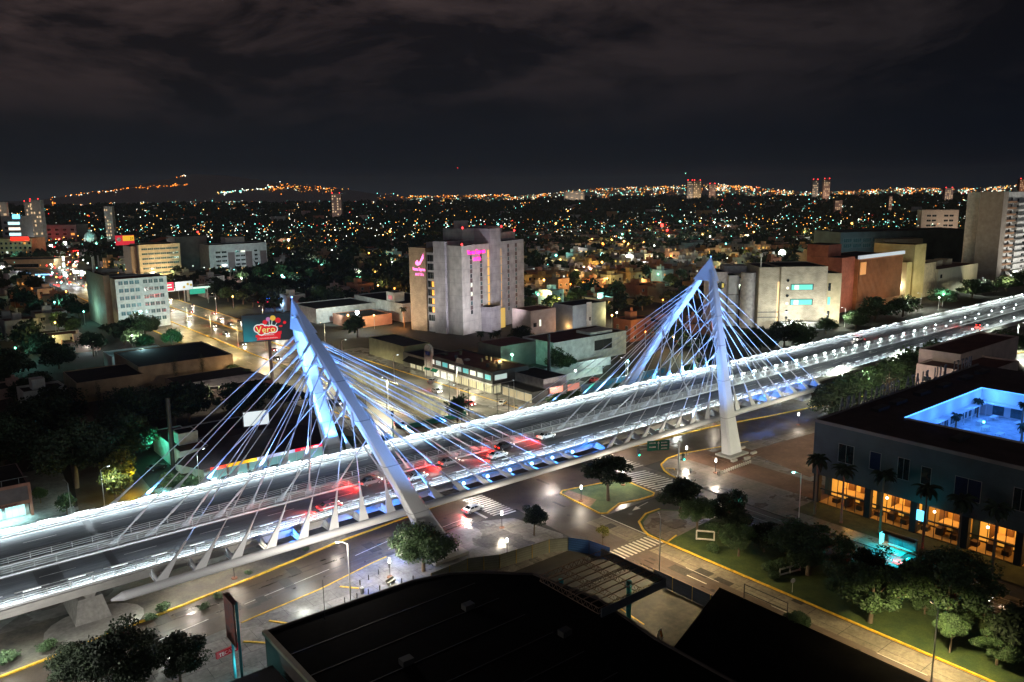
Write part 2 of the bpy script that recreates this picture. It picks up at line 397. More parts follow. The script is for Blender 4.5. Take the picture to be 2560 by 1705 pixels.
for x0, y0, x1, y1 in ((40, 119.5, 56, 121.8), (62, 123.6, 74, 126), (68, 122, 88, 124.5), (18, 116, 34, 118.6)):
    mk.sheet([(x0, y0), (x1, y1), (x1, y1+.15), (x0, y0+.15)], Z)
mk.sheet([(117.5, 105.6), (121.5, 106.1), (121.5, 106.25), (117.5, 105.75)], Z)      # turn arrow
mk.sheet([(115.6, 105.2), (117.8, 104.9), (117.8, 106.3)], Z)
for y in range(300, 880, 12): mk.rect(110.6, y, 110.75, y+5, Z); mk.rect(140.9, y-60, 141.05, y-55, Z); mk.rect(126.1, y, 126.25, y+5, Z)
for y in (170, 173.4, 177, 180): mk.rect(138.5-(y-170)*.3, y, 138.8-(y-170)*.3, y+2.6, Z); mk.rect(135.3, y, 135.6, y+2.6, Z)
for x in (128.8, 131.5, 134): mk.rect(x, -60, x+.1, 92, Z)
struct('road_markings', mk, whp)
pt = MB(); pr_ = random.Random(8)
for i in range(46):
    x, y = pr_.choice(((pr_.uniform(20, 95), pr_.uniform(117, 124)), (pr_.uniform(98, 108), pr_.uniform(20, 106)), (pr_.uniform(98, 136), pr_.uniform(108, 132)), (pr_.uniform(127, 135), pr_.uniform(30, 105)), (pr_.uniform(105, 147), pr_.uniform(200, 400))))
    if 117 < x < 134.5 and 165 < y < 295: continue
    w_, h_ = pr_.uniform(.6, 2.6), pr_.uniform(.8, 4.5); pt.rect(x, y, x+w_, y+h_, .032+i*.0002)
struct('asphalt_patches', pt, mat('patch_asphalt', (.03, .028, .026), c2=(.05, .045, .04), scale=1, fine=4, rough=.7))
ty = MB()
for y0, dy_ in ((118, 0), (119.6, 0), (122.2, 0), (123.8, 0)): ty.sheet([(20, y0-1.2), (88, y0+4.4), (88, y0+4.8), (20, y0-.8)], .022)
for x0 in (99, 100.6, 128.2, 129.8, 132.2, 133.8): ty.rect(x0, 10, x0+.35, 90, .03)
struct('tyre_tracks', ty, mat('tyre_dark', (.04, .033, .028), c2=(.07, .058, .05), scale=.6, wet=(.2, .5, .2)))
y2 = MB()
for (x, y, r_) in ((55.5, 113.4, -.9), (42, 110.5, -.95), (37, 107.5, -.8)):
    y2.obox((x, y, .13), 3.4, .35, .1, r_)
y2.sheet([(88, 57), (93, 58), (93, 58.3), (88, 57.3)], .05)
struct('yellow_markings', y2, yel)
# underpass
wallm = mat('underpass_wall', (.42, .41, .28), c2=(.6, .58, .4), scale=.12, fine=.6, rough=.7)
u = thing('underpass', 'sunken concrete underpass with pale ribbed walls in the avenue behind the bridge', 'underpass', (126, 240, 0))
for x, sg in ((tx1, 1), (tx0, -1)):
    w = MB()
    for i in range(18):
        ya, yb = ty0+i*5.9, ty0+i*5.9+5.7
        za = -8.6*(1-(ya-ty0)/106); zb = -8.6*(1-(yb-ty0)/106)
        a, b = (x, x+.5) if sg > 0 else (x-.5, x)
        w.hexa([(a, ya, za-.4), (b, ya, za-.4), (b, yb, zb-.4), (a, yb, zb-.4), (a, ya, .9), (b, ya, .9), (b, yb, .9), (a, yb, .9)])
    w.build('wall', wallm, u)
MB().box(tx0-.5, ty0-.7, -8.6, tx1+.5, ty0, 0).build('portal_wall', wallm, u)
MB().sheet([(tx0, ty0, -8.6), (tx1, ty0, -8.6), (tx1, ty1, 0.01), (tx0, ty1, 0.01)]).build('ramp', conc_road, u)
MB().box(110.5, 184.6, 0, 130.5, 185.1, 1.5).build('green_parapet', mat('green_paint', (.02, .2, .13), rough=.5), u)
MB().strip([(117.2, 190), (117.2, 292)], .3, 0, .5).build('handrail', wallm, u)
struct('traffic_island_paving', MB().prism([(105, 168), (133, 168), (131, 184.5), (109, 184.5)], 0, .14), mat('island_earth', (.12, .1, .06), c2=(.25, .2, .12), scale=.3, fine=2))

# ------------------------------------------------------------------ the bridge
B = thing('cable_stayed_bridge', 'long white cable-stayed road bridge lit blue, with two leaning A-shaped pylons', 'bridge', (120, 139.5, 0))
S0, S1 = -70, 600
bp = lambda n, mb, m_: mb.build(n, m_, B)
deckm = mat('deck_concrete', (.4, .4, .38), c2=(.5, .5, .47), scale=.2, rough=.7)
d = MB(); d.box(S0, 126, 6.3, S1, 136.6, 7.75); d.box(S0, 141.2, 6.3, S1, 153.2, 7.75)
d.box(S0, 125.2, 7.3, S1, 137.3, 7.9); d.box(S0, 140.5, 7.3, S1, 154, 7.9); d.box(S0, 130, 5.2, S1, 149.5, 6.3)
bp('deck', d, deckm)
bp('roadway', MB().rect(S0, 126.4, S1, 136.5, 7.93), asph_deck)
bp('roadway', MB().rect(S0, 141.3, S1, 152.8, 7.93), asph_deck)
lm = MB()
for x in range(S0, S1-10, 12):
    for y in (129.8, 133.2, 145.1, 149): lm.rect(x, y, x+5, y+.13, 7.95)
for y in (136.2, 141.6): lm.rect(S0, y, S1, y+.1, 7.95)
bp('lane_markings', lm, whp)
for x in (23.5, 217):
    for y0, y1 in ((126.4, 136.5), (141.3, 152.8)): bp('expansion_joint', MB().rect(x, y0, x+1.2, y1, 7.95), dsteel)
bp('expansion_joint', MB().rect(13.5, 126.4, 17, 136.5, 7.945), dsteel)
for y in (125.8, 136.9, 141.0, 153.4):
    k = MB(); k.box(S0, y-.22, 7.9, S1, y+.22, 8.2)
    for z in (8.55, 8.9, 9.25): k.tube((S0, y, z), (S1, y, z), .06, n=5)
    for x in range(S0, 340, 3): k.box(x-.06, y-.09, 8.2, x+.06, y+.09, 9.3)
    bp('railing', k, steelr)
def leg_at(P_, side, z):
    sa, sf = P_['sa'], P_['sn' if side < 0 else 'sf']; f = (44.4-z)/44.4
    return Vector((sa+(sf-sa)*f, 139.6+side*26.7*f, z))
PY = [dict(sa=59.9, sn=74.5, sf=80.5), dict(sa=184, sn=159.9, sf=173.5)]
def octo(c, ws, wt, ch=.45):
    a, b = ws/2, wt/2; ch = min(ch, a*.4, b*.4)
    return [c+Vector(p+(0,)) for p in ((-a+ch, -b), (a-ch, -b), (a, -b+ch), (a, b-ch), (a-ch, b), (-a+ch, b), (-a, b-ch), (-a, -b+ch))]
def loft(mb, secs):
    n = len(secs[0]); v = [p for s_ in secs for p in s_]
    f = [(j*n+i, j*n+(i+1) % n, (j+1)*n+(i+1) % n, (j+1)*n+i) for j in range(len(secs)-1) for i in range(n)]
    return mb.add(v, f+[tuple(range(n))[::-1], tuple(range((len(secs)-1)*n, len(secs)*n))])
for P_ in PY:
    pm = MB()
    for side in (-1, 1):
        secs = []
        for z, ws, wt in ((.5, 5.3, 2.8), (5, 4.5, 2.5), (12, 3.5, 2.2), (20, 2.8, 2.0), (28, 2.7, 2.05), (34, 2.75, 2.05), (38, 2.4, 1.8), (42.4, 1.4, 1.1)):
            secs.append(octo(leg_at(P_, side, z), ws, wt))
        loft(pm, secs)
    # the web where the legs meet, then the pointed tip
    tipx = P_['sa']
    c0, c1 = leg_at(P_, 1, 39.6), leg_at(P_, -1, 39.6)
    loft(pm, [octo((c0+c1)/2, 2.3, (c0-c1).length+1.9, .3), octo(Vector((tipx, 139.6, 45.9)), .16, .16)])
    pyl = bp('pylon', pm, steelw)
    tp = Vector((tipx, 139.6, 46.1))
    MB().ball(tuple(tp), .16).build('beacon', emi('blue_beacon_glass', (.15, .35, 1), 6), pyl).matrix_parent_inverse = Matrix.Translation(-B.location)
    for x, y in ((P_['sn'], 112.9), (P_['sf'], 166.3)): MB().prism([(x-3.6, y-2.3), (x+3.6, y-2.3), (x+3.6, y+2.3), (x-3.6, y+2.3)], 0, .7).build('footing', deckm, B)
    for side in (-1, 1):
        for z, ws, wt in ((8, 4.09, 2.38), (16, 3.16, 2.11), (24, 2.76, 2.03), (31, 2.74, 2.06)):
            sm = loft(MB(), [octo(leg_at(P_, side, z), ws+.05, wt+.05), octo(leg_at(P_, side, z+.12), ws+.05, wt+.05)])
            sm.build('weld_seam', mat('seam_grey', (.4, .42, .45)), pyl).matrix_parent_inverse = Matrix.Translation(-B.location)
cablem = mat('cable_sheath', (.66, .68, .71), rough=.4, var=.06)
def stay(a, b):
    a = Vector(a); b = Vector(b); d_ = (b-a).normalized()
    m_ = MB(); m_.tube(a, b, .095, n=6); m_.tube(a-d_*.3, a+d_*2.2, .24, .15, n=6)
    m_.tube(b-d_*1.9, b+d_*.5, .24, .28, n=6)
    bp('stay_cable', m_, cablem)
def outrigger(s_, y, tgt):
    sgn = -1 if y < 139 else 1
    a = Vector((s_, y, 6.8)); d_ = (Vector(tgt)-a).normalized(); tip = a+d_*4.9
    h = 1.05; m_ = MB(); th = Vector((0, .14, 0))
    e = Vector((h, 0, 0)); e2 = Vector((.17, 0, 0))
    q = [a-e, a+e, tip+e2, tip-e2]
    m_.hexa([*(p-th for p in q), *(p+th for p in q)])
    m_.box(s_-.18, min(y, y-sgn*4.4), 6.55, s_+.18, max(y, y-sgn*4.4), 6.95)       # cross beam back to the deck
    m_.hexa([(s_-.1, y-sgn*.5, 6.7), (s_+.1, y-sgn*.5, 6.7), (s_+.1, y-sgn*4, 6.7), (s_-.1, y-sgn*4, 6.7), (s_-.1, y-sgn*.6, 7.6), (s_+.1, y-sgn*.6, 7.6), (s_+.1, y-sgn*3.2, 8.1), (s_-.1, y-sgn*3.2, 8.1)])
    m_.box(s_+1.2, y-sgn*2.1-1.5, 6.6, s_+1.5, y-sgn*2.1+1.5, 7.0)
    bp('cable_outrigger', m_, steelw)
    return tip
def median_anchor(s_, tgt):
    a = Vector((s_, 138.9, 7.7)); d_ = (Vector(tgt)-a).normalized()
    m_ = MB(); m_.tube(a-d_*.4, a+d_*1.9, .62, .38, n=8); m_.tube(a+d_*1.9, a+d_*2.3, .3, .2, n=8)
    m_.tube(a+d_*2.3, a+d_*5.6, .17, .13, n=6)
    bp('cable_anchor', m_, steelw); return a+d_*5.4
for pi, P_ in enumerate(PY):
    L = [28, 33.8, 39.6, 45.4, 51.2, 57, 63, 68.6] if pi == 0 else [215, 208.4, 201.8, 195.2, 188.6, 184, 178.2, 172.2]
    Rr = [115, 109.2, 103.4, 97.4, 91.4, 85.5, 79.6] if pi == 0 else [124.6, 130.4, 136.4, 142.4, 148.6, 154.6, 160.6]
    if pi == 1: L = [215, 208.4, 201.8, 195.2, 188.6, 181, 174, 167]
    for lst in (L, Rr):
        for k, s_ in enumerate(lst):
            z = 37.6-2.1*k
            for side, y in ((-1, 121.5), (1, 157.7)):
                tg = leg_at(P_, side, z)
                tg = tg+Vector((1.5 if s_ > tg.x else -1.5, side*.4, 0))
                tip = outrigger(s_, y, tg); stay(tip, tg)
            side = -1 if k % 2 else 1
            tg = leg_at(P_, side, z-.9); tg = tg+Vector((1.4 if s_ > tg.x else -1.4, -side*.7, 0))
            tip = median_anchor(s_+(-2.5 if pi == 0 else 1.5), tg); stay(tip, tg)
for y in (121.5, 157.7):
    g_ = MB(); g_.tube((23, y, 6.6), (217, y, 6.6), .72, n=16); g_.tube((21.3, y, 6.5), (23, y, 6.6), .15, .72, n=16); g_.tube((217, y, 6.6), (219, y, 6.5), .72, .1, n=16)
    bp('edge_girder', g_, steelw)
for x, yl in ((20, 0), (-24, 0), (221, 0), (258, 0), (295, 0), (332, 0), (372, 0), (415, 0), (460, 0)):
    p = MB(); lo = [(x-2.6, 129.2), (x+2.6, 129.2), (x+2.6, 150), (x-2.6, 150)]; hi = [(x-1.7, 130), (x+1.7, 130), (x+1.7, 149), (x-1.7, 149)]
    p.hexa([(a, b, 0) for a, b in lo]+[(a, b, 3.9) for a, b in hi])
    for y in (130.6, 139.5, 148.4):
        p.hexa([(x-.6, y-.6, 3.9), (x+.6, y-.6, 3.9), (x+.6, y+.6, 3.9), (x-.6, y+.6, 3.9), (x-2, y-.5, 6.2), (x+2, y-.5, 6.2), (x+2, y+.5, 6.2), (x-2, y+.5, 6.2)])
    bp('bridge_pier', p, conc)
    if x == 20: struct('pier_apron', MB().prism([(x+7*math.cos(i*.35), 128.5+5.6*math.sin(i*.35)) for i in range(18)], 0, .2), conc)
# deck lamps: strips on the outer rails throwing light across the carriageways
fxs = MB(); s_ = -40.0
strip_m = emi('strip_lamp_glass', (.95, 1, 1), 3.2)
hbm = MB().box(-2.2, -.1, .13, 2.2, .1, .21).box(-1.15, -.14, -.05, 1.15, .04, .12, mi=1)
hme = bpy.data.meshes.new('lamp_housing'); hme.from_pydata(hbm.v, [], hbm.f); hme.materials.append(steelr); hme.materials.append(strip_m); hme.polygons.foreach_set('material_index', hbm.m)
hme2 = hme.copy(); hme2.materials[1] = emi('dim_strip_glass', (.9, 1, 1), .9)
while s_ < 330:
    step = 5.8 if s_ < 260 else 9
    for y, dy in ((126.05, 1), (153.15, -1)):
        lamp('AREA', 'deck_lamp', (s_, y, 9.42), (((400, 250) if s_ < 200 else (300, 220))[dy < 0]), (.78, .93, 1), B, aim=(0, dy*(.7 if dy > 0 else .14), -.9), size=(5.7 if step < 6 else 8.8, .16))
        child('lamp_housing', hme if dy < 0 else hme2, B, Vector((s_, y, 9.5))-B.location, 0 if dy < 0 else math.pi)
    if s_ > 196:
        for y, dy in ((137.2, -1), (140.8, 1)):
            lamp('AREA', 'deck_lamp', (s_, y, 9.3), 120, (.86, 1, .96), B, aim=(0, dy*(.5 if dy > 0 else .12), -.93), size=(1.6, .3))
            fxs.ball((s_, y-dy*.1, 9.25), .17)
    s_ += step
for x in range(334, 600, 14):
    for y in (127, 136.9, 141, 152.8): fxs.ball((x, y, 9.3), .26)
for x in range(330, 600, 40):
    for y, dy in ((126, 1), (153.2, -1)): lamp('AREA', 'deck_lamp', (x+20, y, 9.6), 2000, (.88, 1, .95), B, aim=(0, dy*.7, -.7), size=(36, .3))
tag(bp('median_lamps', fxs, E_cool), kind='stuff')
# blue floodlights
BLUE = (.17, .39, 1)
fl = MB()
def flood(p, aim, power, ang, col=BLUE, show=True):
    lamp('SPOT', 'pylon_floodlight', p, power, col, B, radius=.4, aim=aim, spot=ang, blend=.7)
    if show: fl.ball(p, .35, mi=0, n=8)
for P_ in PY:
    for side, y in ((-1, 122.5), (1, 156.5)):
        for ds, tz in ((-19, 30), (19, 30), (-9, 22), (9, 22)):
            base = leg_at(P_, side, 8); p = Vector((base.x+ds, y, 8.6)); tgt = leg_at(P_, side, tz)
            flood(tuple(p), tgt-p, 52000 if abs(ds) > 10 else 20000, 44, show=False)
    for ds in (-14, 14):
        p = Vector((P_['sa']+ds, 139.2, 9.5)); tgt = Vector((P_['sa'], 139.6, 38)); flood(tuple(p), tgt-p, 34000, 56, show=False)
        p = Vector((P_['sn']+ds*1.3, 98, 3)); tgt = leg_at(P_, -1, 32); flood(tuple(p), tgt-p, 84000, 38, show=False)  # second spot: unseen, added at street level to light the camera-facing leg
for x in (36, 48, 60, 76, 90, 103, 114):
    flood((x, 123.2, 8.4), (.12 if x < 60 else -.12, .25, 1), 14000, 100, (.05, .28, 1), show=False); flood((x, 156.2, 8.4), (0, -.2, 1), 14000, 100, (.05, .28, 1), show=False)
for x in (128, 140, 152, 166, 180, 194, 206):
    flood((x, 123.2, 8.4), (0, .25, 1), 14000, 100, (.05, .28, 1), show=False); flood((x, 156.2, 8.4), (0, -.2, 1), 4200, 100, (.07, .3, 1), show=False)
for x in (86.4, 92.4, 98.2, 104.2, 110, 116): 
    lamp('POINT', 'blue_deck_light', (x, 123.4, 7.7), 900, (.03, .22, 1), B, radius=.3); fl.ball((x, 123.6, 7.9), .34)
for x in (122, 50, 186, 192, 198, 204, 210): lamp('POINT', 'blue_deck_light', (x, 123.4, 7.6), 520, (.03, .22, 1), B, radius=.3)
for x in (181, 187, 193, 199, 205): 
    lamp('POINT', 'blue_deck_light', (x, 155.6, 8.6), 600, (.03, .25, 1), B, radius=.3); fl.ball((x, 155.4, 9.1), .3)
lamp('SPOT', 'green_floodlight', (150, 155.8, 8.2), 2500, (.0, 1, .45), B, radius=.3, aim=Vector((9, 1, 8)), spot=22)
bp('floodlight', fl, emi('floodlight_glass', (.35, .65, 1), 6))

def sub(name, mb, mats, part, root, smooth=False):
    """a sub-part: mesh given in the root's local or world coordinates, parented to the part"""
    o = mb.build(name, mats, None, smooth=smooth); o.parent = part
    if root is not None:
        l = root.location; me = o.data
        for v_ in me.vertices: v_.co -= l
    return o
rs = np.random.RandomState(5)
rnd = random.Random(11)
OCC = [(-80, 92, 100, 170), (95, 20, 149, 900), (-200, 108, 900, 170)]
def occ(x0, y0, x1, y1, pad=2): OCC.append((x0-pad, y0-pad, x1+pad, y1+pad))

# ------------------------------------------------------------------ trees
leafs = {
 'green': [mat('leaf_dark_green', (.045, .085, .04), rough=.7, scale=2), mat('leaf_green', (.065, .125, .045), rough=.6, scale=2), mat('leaf_pale_green', (.1, .18, .06), rough=.6, scale=2)],
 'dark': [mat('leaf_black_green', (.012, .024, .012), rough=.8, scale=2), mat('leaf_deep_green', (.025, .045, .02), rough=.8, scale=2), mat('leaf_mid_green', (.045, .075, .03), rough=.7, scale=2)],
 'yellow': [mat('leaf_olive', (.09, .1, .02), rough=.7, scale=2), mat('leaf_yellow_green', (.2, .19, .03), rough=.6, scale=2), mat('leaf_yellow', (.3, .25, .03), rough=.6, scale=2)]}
def crown_mesh(name, n, leaf, seed, flat=.75, blobs=16, spread=.62, br=.42):
    r = np.random.RandomState(seed)
    cs = []
    while len(cs) < blobs:
        p = r.uniform(-1, 1, 3)
        if p.dot(p) > 1 or p[2] < -.5: continue
        cs.append(p*[spread, spread, spread*flat])
    cs = np.array(cs); rb = r.uniform(.5, 1.35, blobs)*br
    k = r.randint(0, blobs, n); dirs = r.normal(size=(n, 3)); dirs /= np.linalg.norm(dirs, axis=1)[:, None]
    rad = rb[k]*(1.06-np.abs(r.normal(0, .3, n)))+.05*(r.rand(n) > .8); pos = cs[k]+dirs*rad[:, None]*[1, 1, flat]
    s = leaf*r.uniform(.6, 1.5, n)
    a = r.normal(size=(n, 3)); a /= np.linalg.norm(a, axis=1)[:, None]
    b = np.cross(a, dirs+r.normal(0, .5, (n, 3))); b /= np.linalg.norm(b, axis=1)[:, None]
    v = np.stack([pos-a*s[:, None], pos+b*s[:, None]*.6, pos+a*s[:, None], pos-b*s[:, None]*.6], 1).reshape(-1, 3)
    me = bpy.data.meshes.new(name)
    me.vertices.add(4*n); me.vertices.foreach_set('co', v.ravel())
    me.loops.add(4*n); me.loops.foreach_set('vertex_index', np.arange(4*n))
    me.polygons.add(n); me.polygons.foreach_set('loop_start', np.arange(0, 4*n, 4)); me.polygons.foreach_set('loop_total', np.full(n, 4))
    me.polygons.foreach_set('material_index', (r.rand(n)*.9+rb[k]*.9+.05*k % 1.3).astype(int) % 3)
    me.update(calc_edges=True); me.validate()
    return me, cs
def trunk_mesh(name, cs, flat, seed, h0=1.0):
    """unit tree: crown centre at z=1, crown radius 1; trunk foot at z=-h0... scaled when placed"""
    m_ = MB(); m_.tube((0, 0, 0), (.02, .01, .5), .06, .045, 7); m_.tube((.02, .01, .5), (0, .02, 1), .045, .028, 7)
    r = random.Random(seed)
    for c in list(cs)[:9]:
        a = Vector((.02, .01, .45+.35*r.random())); b = Vector((c[0], c[1], 1+c[2]*.8)); q = (a+b)/2+Vector((0, 0, -.06))
        m_.tube(a, q, .026, .016, 5); m_.tube(q, b, .016, .006, 5)
    me = bpy.data.meshes.new(name); me.from_pydata(m_.v, [], m_.f); me.materials.append(bark)
    return me
CR = {}
def crown_set(key, n, leaf, seeds, flat, pal, **kw):
    out = []
    for i, s_ in enumerate(seeds):
        me, cs = crown_mesh('crown', n, leaf, s_, flat, **kw)
        for x in leafs[pal]: me.materials.append(x)
        out.append((me, trunk_mesh('trunk', cs, flat, s_)))
    CR[key] = out
crown_set('near', 15000, .031, (1, 2, 3), .72, 'green', blobs=38, br=.27, spread=.8)
crown_set('fine', 13000, .027, (21, 22, 23, 24), .6, 'green', blobs=46, br=.22, spread=.86)
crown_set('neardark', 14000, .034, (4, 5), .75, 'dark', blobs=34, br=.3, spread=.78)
crown_set('umbrella', 10000, .034, (6, 7), .42, 'dark', blobs=36, spread=.86, br=.22)
crown_set('young', 1300, .085, (8, 9), 1.0, 'green', blobs=10)
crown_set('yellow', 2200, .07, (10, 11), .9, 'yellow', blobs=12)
crown_set('mid', 4200, .05, (12, 13, 14), .72, 'green', blobs=24, spread=.76, br=.32)
crown_set('middark', 4200, .05, (15, 16, 17), .78, 'dark', blobs=24, spread=.76, br=.32)
crown_set('far', 650, .12, (31, 32, 33, 34), .7, 'dark', blobs=9)
crown_set('fargreen', 650, .12, (35, 36), .7, 'green', blobs=9)
crown_set('cypress', 2200, .05, (41,), 3.6, 'dark', blobs=14, spread=.3, br=.75)
tcount = 0
def tree(x, y, h, r, kind, label=None, group=None, name='tree', z=0, cz=None, cat='tree'):
    """h: top of the crown, r: crown radius"""
    global tcount; tcount += 1
    opts = CR[kind]; me, tm = opts[tcount % len(opts)]
    t = thing(name, label, cat, (x, y, z), 0, group)
    fl_ = {'umbrella': .42, 'cypress': 3.6, 'near': .72, 'fine': .6}.get(kind, .75)
    vz = min(r*1.0, h*.62) if kind != 'cypress' else h/7.6
    cz = cz or h-vz*fl_*1.0
    rz = rnd.uniform(0, 6.28)
    child('crown', me, t, (0, 0, cz), rz, (r, r, vz))
    child('trunk', tm, t, (0, 0, 0), rz, (r, r, cz))
    return t
def palm_mesh(seed, n=26):
    r = random.Random(seed); m_ = MB()
    for i in range(n):
        az = i*2.4+r.uniform(-.2, .2); up = r.uniform(-.5, 1.0); L = r.uniform(.8, 1.1)
        d_ = Vector((math.cos(az), math.sin(az), 0)); sd_ = Vector((-d_.y, d_.x, 0)); p = Vector((0, 0, 0)); th = up; pts = []
        for j in range(6):
            pts.append(p.copy()); p = p+(d_*math.cos(th)+Vector((0, 0, math.sin(th))))*L/5; th -= .38
        for j in range(5):
            w0 = (.05, .13, .16, .13, .08, .02)[j]; w1 = (.05, .13, .16, .13, .08, .02)[j+1]
            for q in (-1, 1):
                m_.add([pts[j], pts[j+1], pts[j+1]+sd_*q*w1-Vector((0, 0, w1*.7)), pts[j]+sd_*q*w0-Vector((0, 0, w0*.7))], [(0, 1, 2, 3)], i % 2)
    me = bpy.data.meshes.new('fronds'); me.from_pydata(m_.v, [], m_.f)
    for x in leafs['dark'][:2]: me.materials.append(x)
    me.polygons.foreach_set('material_index', m_.m); return me
PF = [palm_mesh(1), palm_mesh(2, 34)]
_m = MB(); _m.tube((0, 0, 0), (.0, 0, .04), 1.5, 1.1, 9); _m.tube((0, 0, .04), (0, 0, 1), 1.0, .65, 9)
PT_ = bpy.data.meshes.new('trunk'); PT_.from_pydata(_m.v, [], _m.f); PT_.materials.append(bark)
pcount = 0
def palm(x, y, h, r, label, group=None, z=0):
    global pcount; pcount += 1
    t = thing('palm_tree', label, 'palm', (x, y, z), 0, group)
    child('fronds', PF[pcount % 2], t, (0, 0, h-.3*r), pcount*1.3, (r, r, r)); child('trunk', PT_, t, (0, 0, 0), 0, (.24, .24, h-.25*r))
    return t

# ------------------------------------------------------------------ cars
def car_proto(col, name='parked_car'):
    t = thing(name, 'x', 'car'); 
    body = MB()
    prof = [(-2.15, .35), (-2.2, .75), (-2.1, .98), (-1.6, 1.02), (-.95, 1.42), (.35, 1.45), (1.05, 1.02), (1.95, .86), (2.15, .7), (2.18, .35)]
    def side(y, k): return [(x, y*(1 if z < 1.03 else .8), z) for x, z in prof]
    n = len(prof); A = side(-.87, 0); Bv = side(.87, 0)
    body.add(A+Bv, [(i, (i+1) % n, n+(i+1) % n, n+i) for i in range(n)]+[tuple(range(n))[::-1], tuple(range(n, 2*n))])
    body.box(-2.22, -.8, .38, -2.1, .8, .6); body.box(2.1, -.8, .36, 2.24, .8, .56)
    body.build('body', col, t, world=False)
    gl = MB()
    for s_ in (-1, 1):
        for x0, x1, x2, x3 in ((-1.4, -.3, -.35, -.98), (-.2, .85, .35, -.25)):
            gl.add([(x0, s_*.885, 1.03), (x1, s_*.885, 1.03), (x2, s_*.72, 1.38), (x3, s_*.72, 1.38)], [(0, 1, 2, 3)])
    gl.add([(-1.62, -.66, 1.06), (-1.62, .66, 1.06), (-1.0, .6, 1.42), (-1.0, -.6, 1.42)], [(0, 1, 2, 3)])
    gl.add([(1.07, -.7, 1.05), (1.07, .7, 1.05), (.4, .6, 1.46), (.4, -.6, 1.46)], [(0, 1, 2, 3)])
    gl.build('windows', glassd, t, world=False)
    for x in (-1.35, 1.4):
        for y in (-.8, .8):
            w_ = MB().tube((x, y-.11, .33), (x, y+.11, .33), .33, n=12, mi=0).tube((x, y-.13, .33), (x, y+.13, .33), .19, n=8, mi=1)
            w_.build('wheel', [rubber, gsteel], t, world=False)
    for y in (-.62, .62):
        MB().box(-2.25, y-.17, .68, -2.12, y+.17, .84).build('tail_light', E_tail if name == 'moving_car' else mat('tail_light_plastic', (.4, .02, .02), rough=.2), t, world=False)
        MB().box(2.06, y-.18, .62, 2.2, y+.18, .76).build('headlight', E_head if name == 'moving_car' else mat('headlight_plastic', (.6, .6, .6), rough=.1), t, world=False)
    return t
carcol = {k: mat('car_paint_'+k, c, rough=.28, var=.05, metal=.1, spec=.7) for k, c in dict(white=(.75, .75, .74), silver=(.45, .47, .48), black=(.02, .02, .022), blue=(.02, .1, .35), grey=(.15, .16, .17), red=(.35, .02, .02), yellow=(.7, .4, .04)).items()}
PROT = {}
def put_car(col, x, y, rz, label, group=None, moving=False, z=.03):
    k = (col, moving); o = PROT.get(k)
    nm = 'moving_car' if moving else 'parked_car'
    if o is None:
        o = car_proto(carcol[col], nm); PROT[k] = o
        o.location = (x, y, z); o.rotation_euler = (0, 0, rz); tag(o, label, 'car', group); r = o
    else:
        r = dup(o, (x, y, z), rz, label, group)
        r['label'] = label
        if not group and 'group' in r: del r['group']
    if moving:
        d_ = Vector((math.cos(rz), math.sin(rz), 0))
        for ch in r.children: ch.name
        a = lamp('SPOT', 'tail_light_glow', Vector((x, y, z+.85))-d_*2.4, 3200 if z > 2 else 1800, (1, .03, .02), None, radius=.25, aim=-d_+Vector((0, 0, -.42)), spot=120)
        a = lamp('SPOT', 'headlight_beam', Vector((x, y, z+.75))+d_*2.35, 900, (1, .9, .75), None, radius=.1, aim=d_+Vector((0, 0, -.2)), spot=60)
    return r
put_car('white', 90.4, 126.2, .05, 'white hatchback braking at the zebra crossing under the bridge, tail lights lit', moving=True)
put_car('red', 60, 128.9, 0, 'red car on the near bridge carriageway, left of the near pylon', moving=True, z=7.94)
put_car('grey', 90.5, 134.6, 0, 'grey car on the near bridge carriageway, behind the near pylon', moving=True, z=7.94)
put_car('silver', 80.5, 131.6, 0, 'silver car on the near bridge carriageway beside the near pylon leg', moving=True, z=7.94)
for i, (x, y) in enumerate(((106, 135.2), (118, 134.7), (101, 131.4), (72, 135.2))): put_car(('black', 'white', 'silver', 'grey')[i], x, y, 0, ('black car with lit tail lights on the near bridge carriageway between the pylons', 'white car with lit tail lights at mid span of the bridge', 'silver car in the middle lane right of the near pylon', 'grey car by the median rail left of the near pylon')[i], moving=True, z=7.94)
put_car('white', 286, 148, 3.14, 'white car on the far bridge carriageway beyond the far pylon', moving=True, z=7.94)
put_car('black', 352, 131, 0, 'black car with lit tail lights far along the near bridge carriageway', moving=True, z=7.94)
put_car('grey', 131, 45.5, -1.57, 'grey car behind the median trees on the avenue beside the dark hotel', moving=True)
put_car('black', 134.2, 56, -1.57, 'black car on the avenue lane next to the teal bus stop', moving=True)
put_car('red', 138.6, 194, -1.57-.04, 'red car with lit tail lights leaving the avenue lane by the corner shops', moving=True)
put_car('silver', 139.6, 214, -1.57, 'silver car driving down the avenue lane past the two-storey shops', moving=True)
put_car('white', 110.4, 188, -1.6, 'white car with headlights on beside the green parapet of the underpass', moving=True)
put_car('grey', 108.5, 222, -1.57, 'grey car on the left lane beside the underpass wall', moving=True)
for i, (x, y) in enumerate(((140, 420), (143.5, 440), (137.5, 398), (126, 372), (130, 470), (141, 372), (122, 455), (144, 480), (137, 505), (125, 500), (138, 344), (143, 330), (137, 316), (127, 318), (122, 340), (129, 398), (124, 422), (136, 455), (144, 402), (139, 535), (143, 520), (126, 540), (121, 300), (140, 296), (130, 440))):
    put_car(('white', 'red', 'black', 'grey')[i % 4], x, y, -1.57 if x > 119 else 1.57, 'car with lit tail lights in the evening traffic far up the avenue', 'traffic far up the avenue', moving=True)
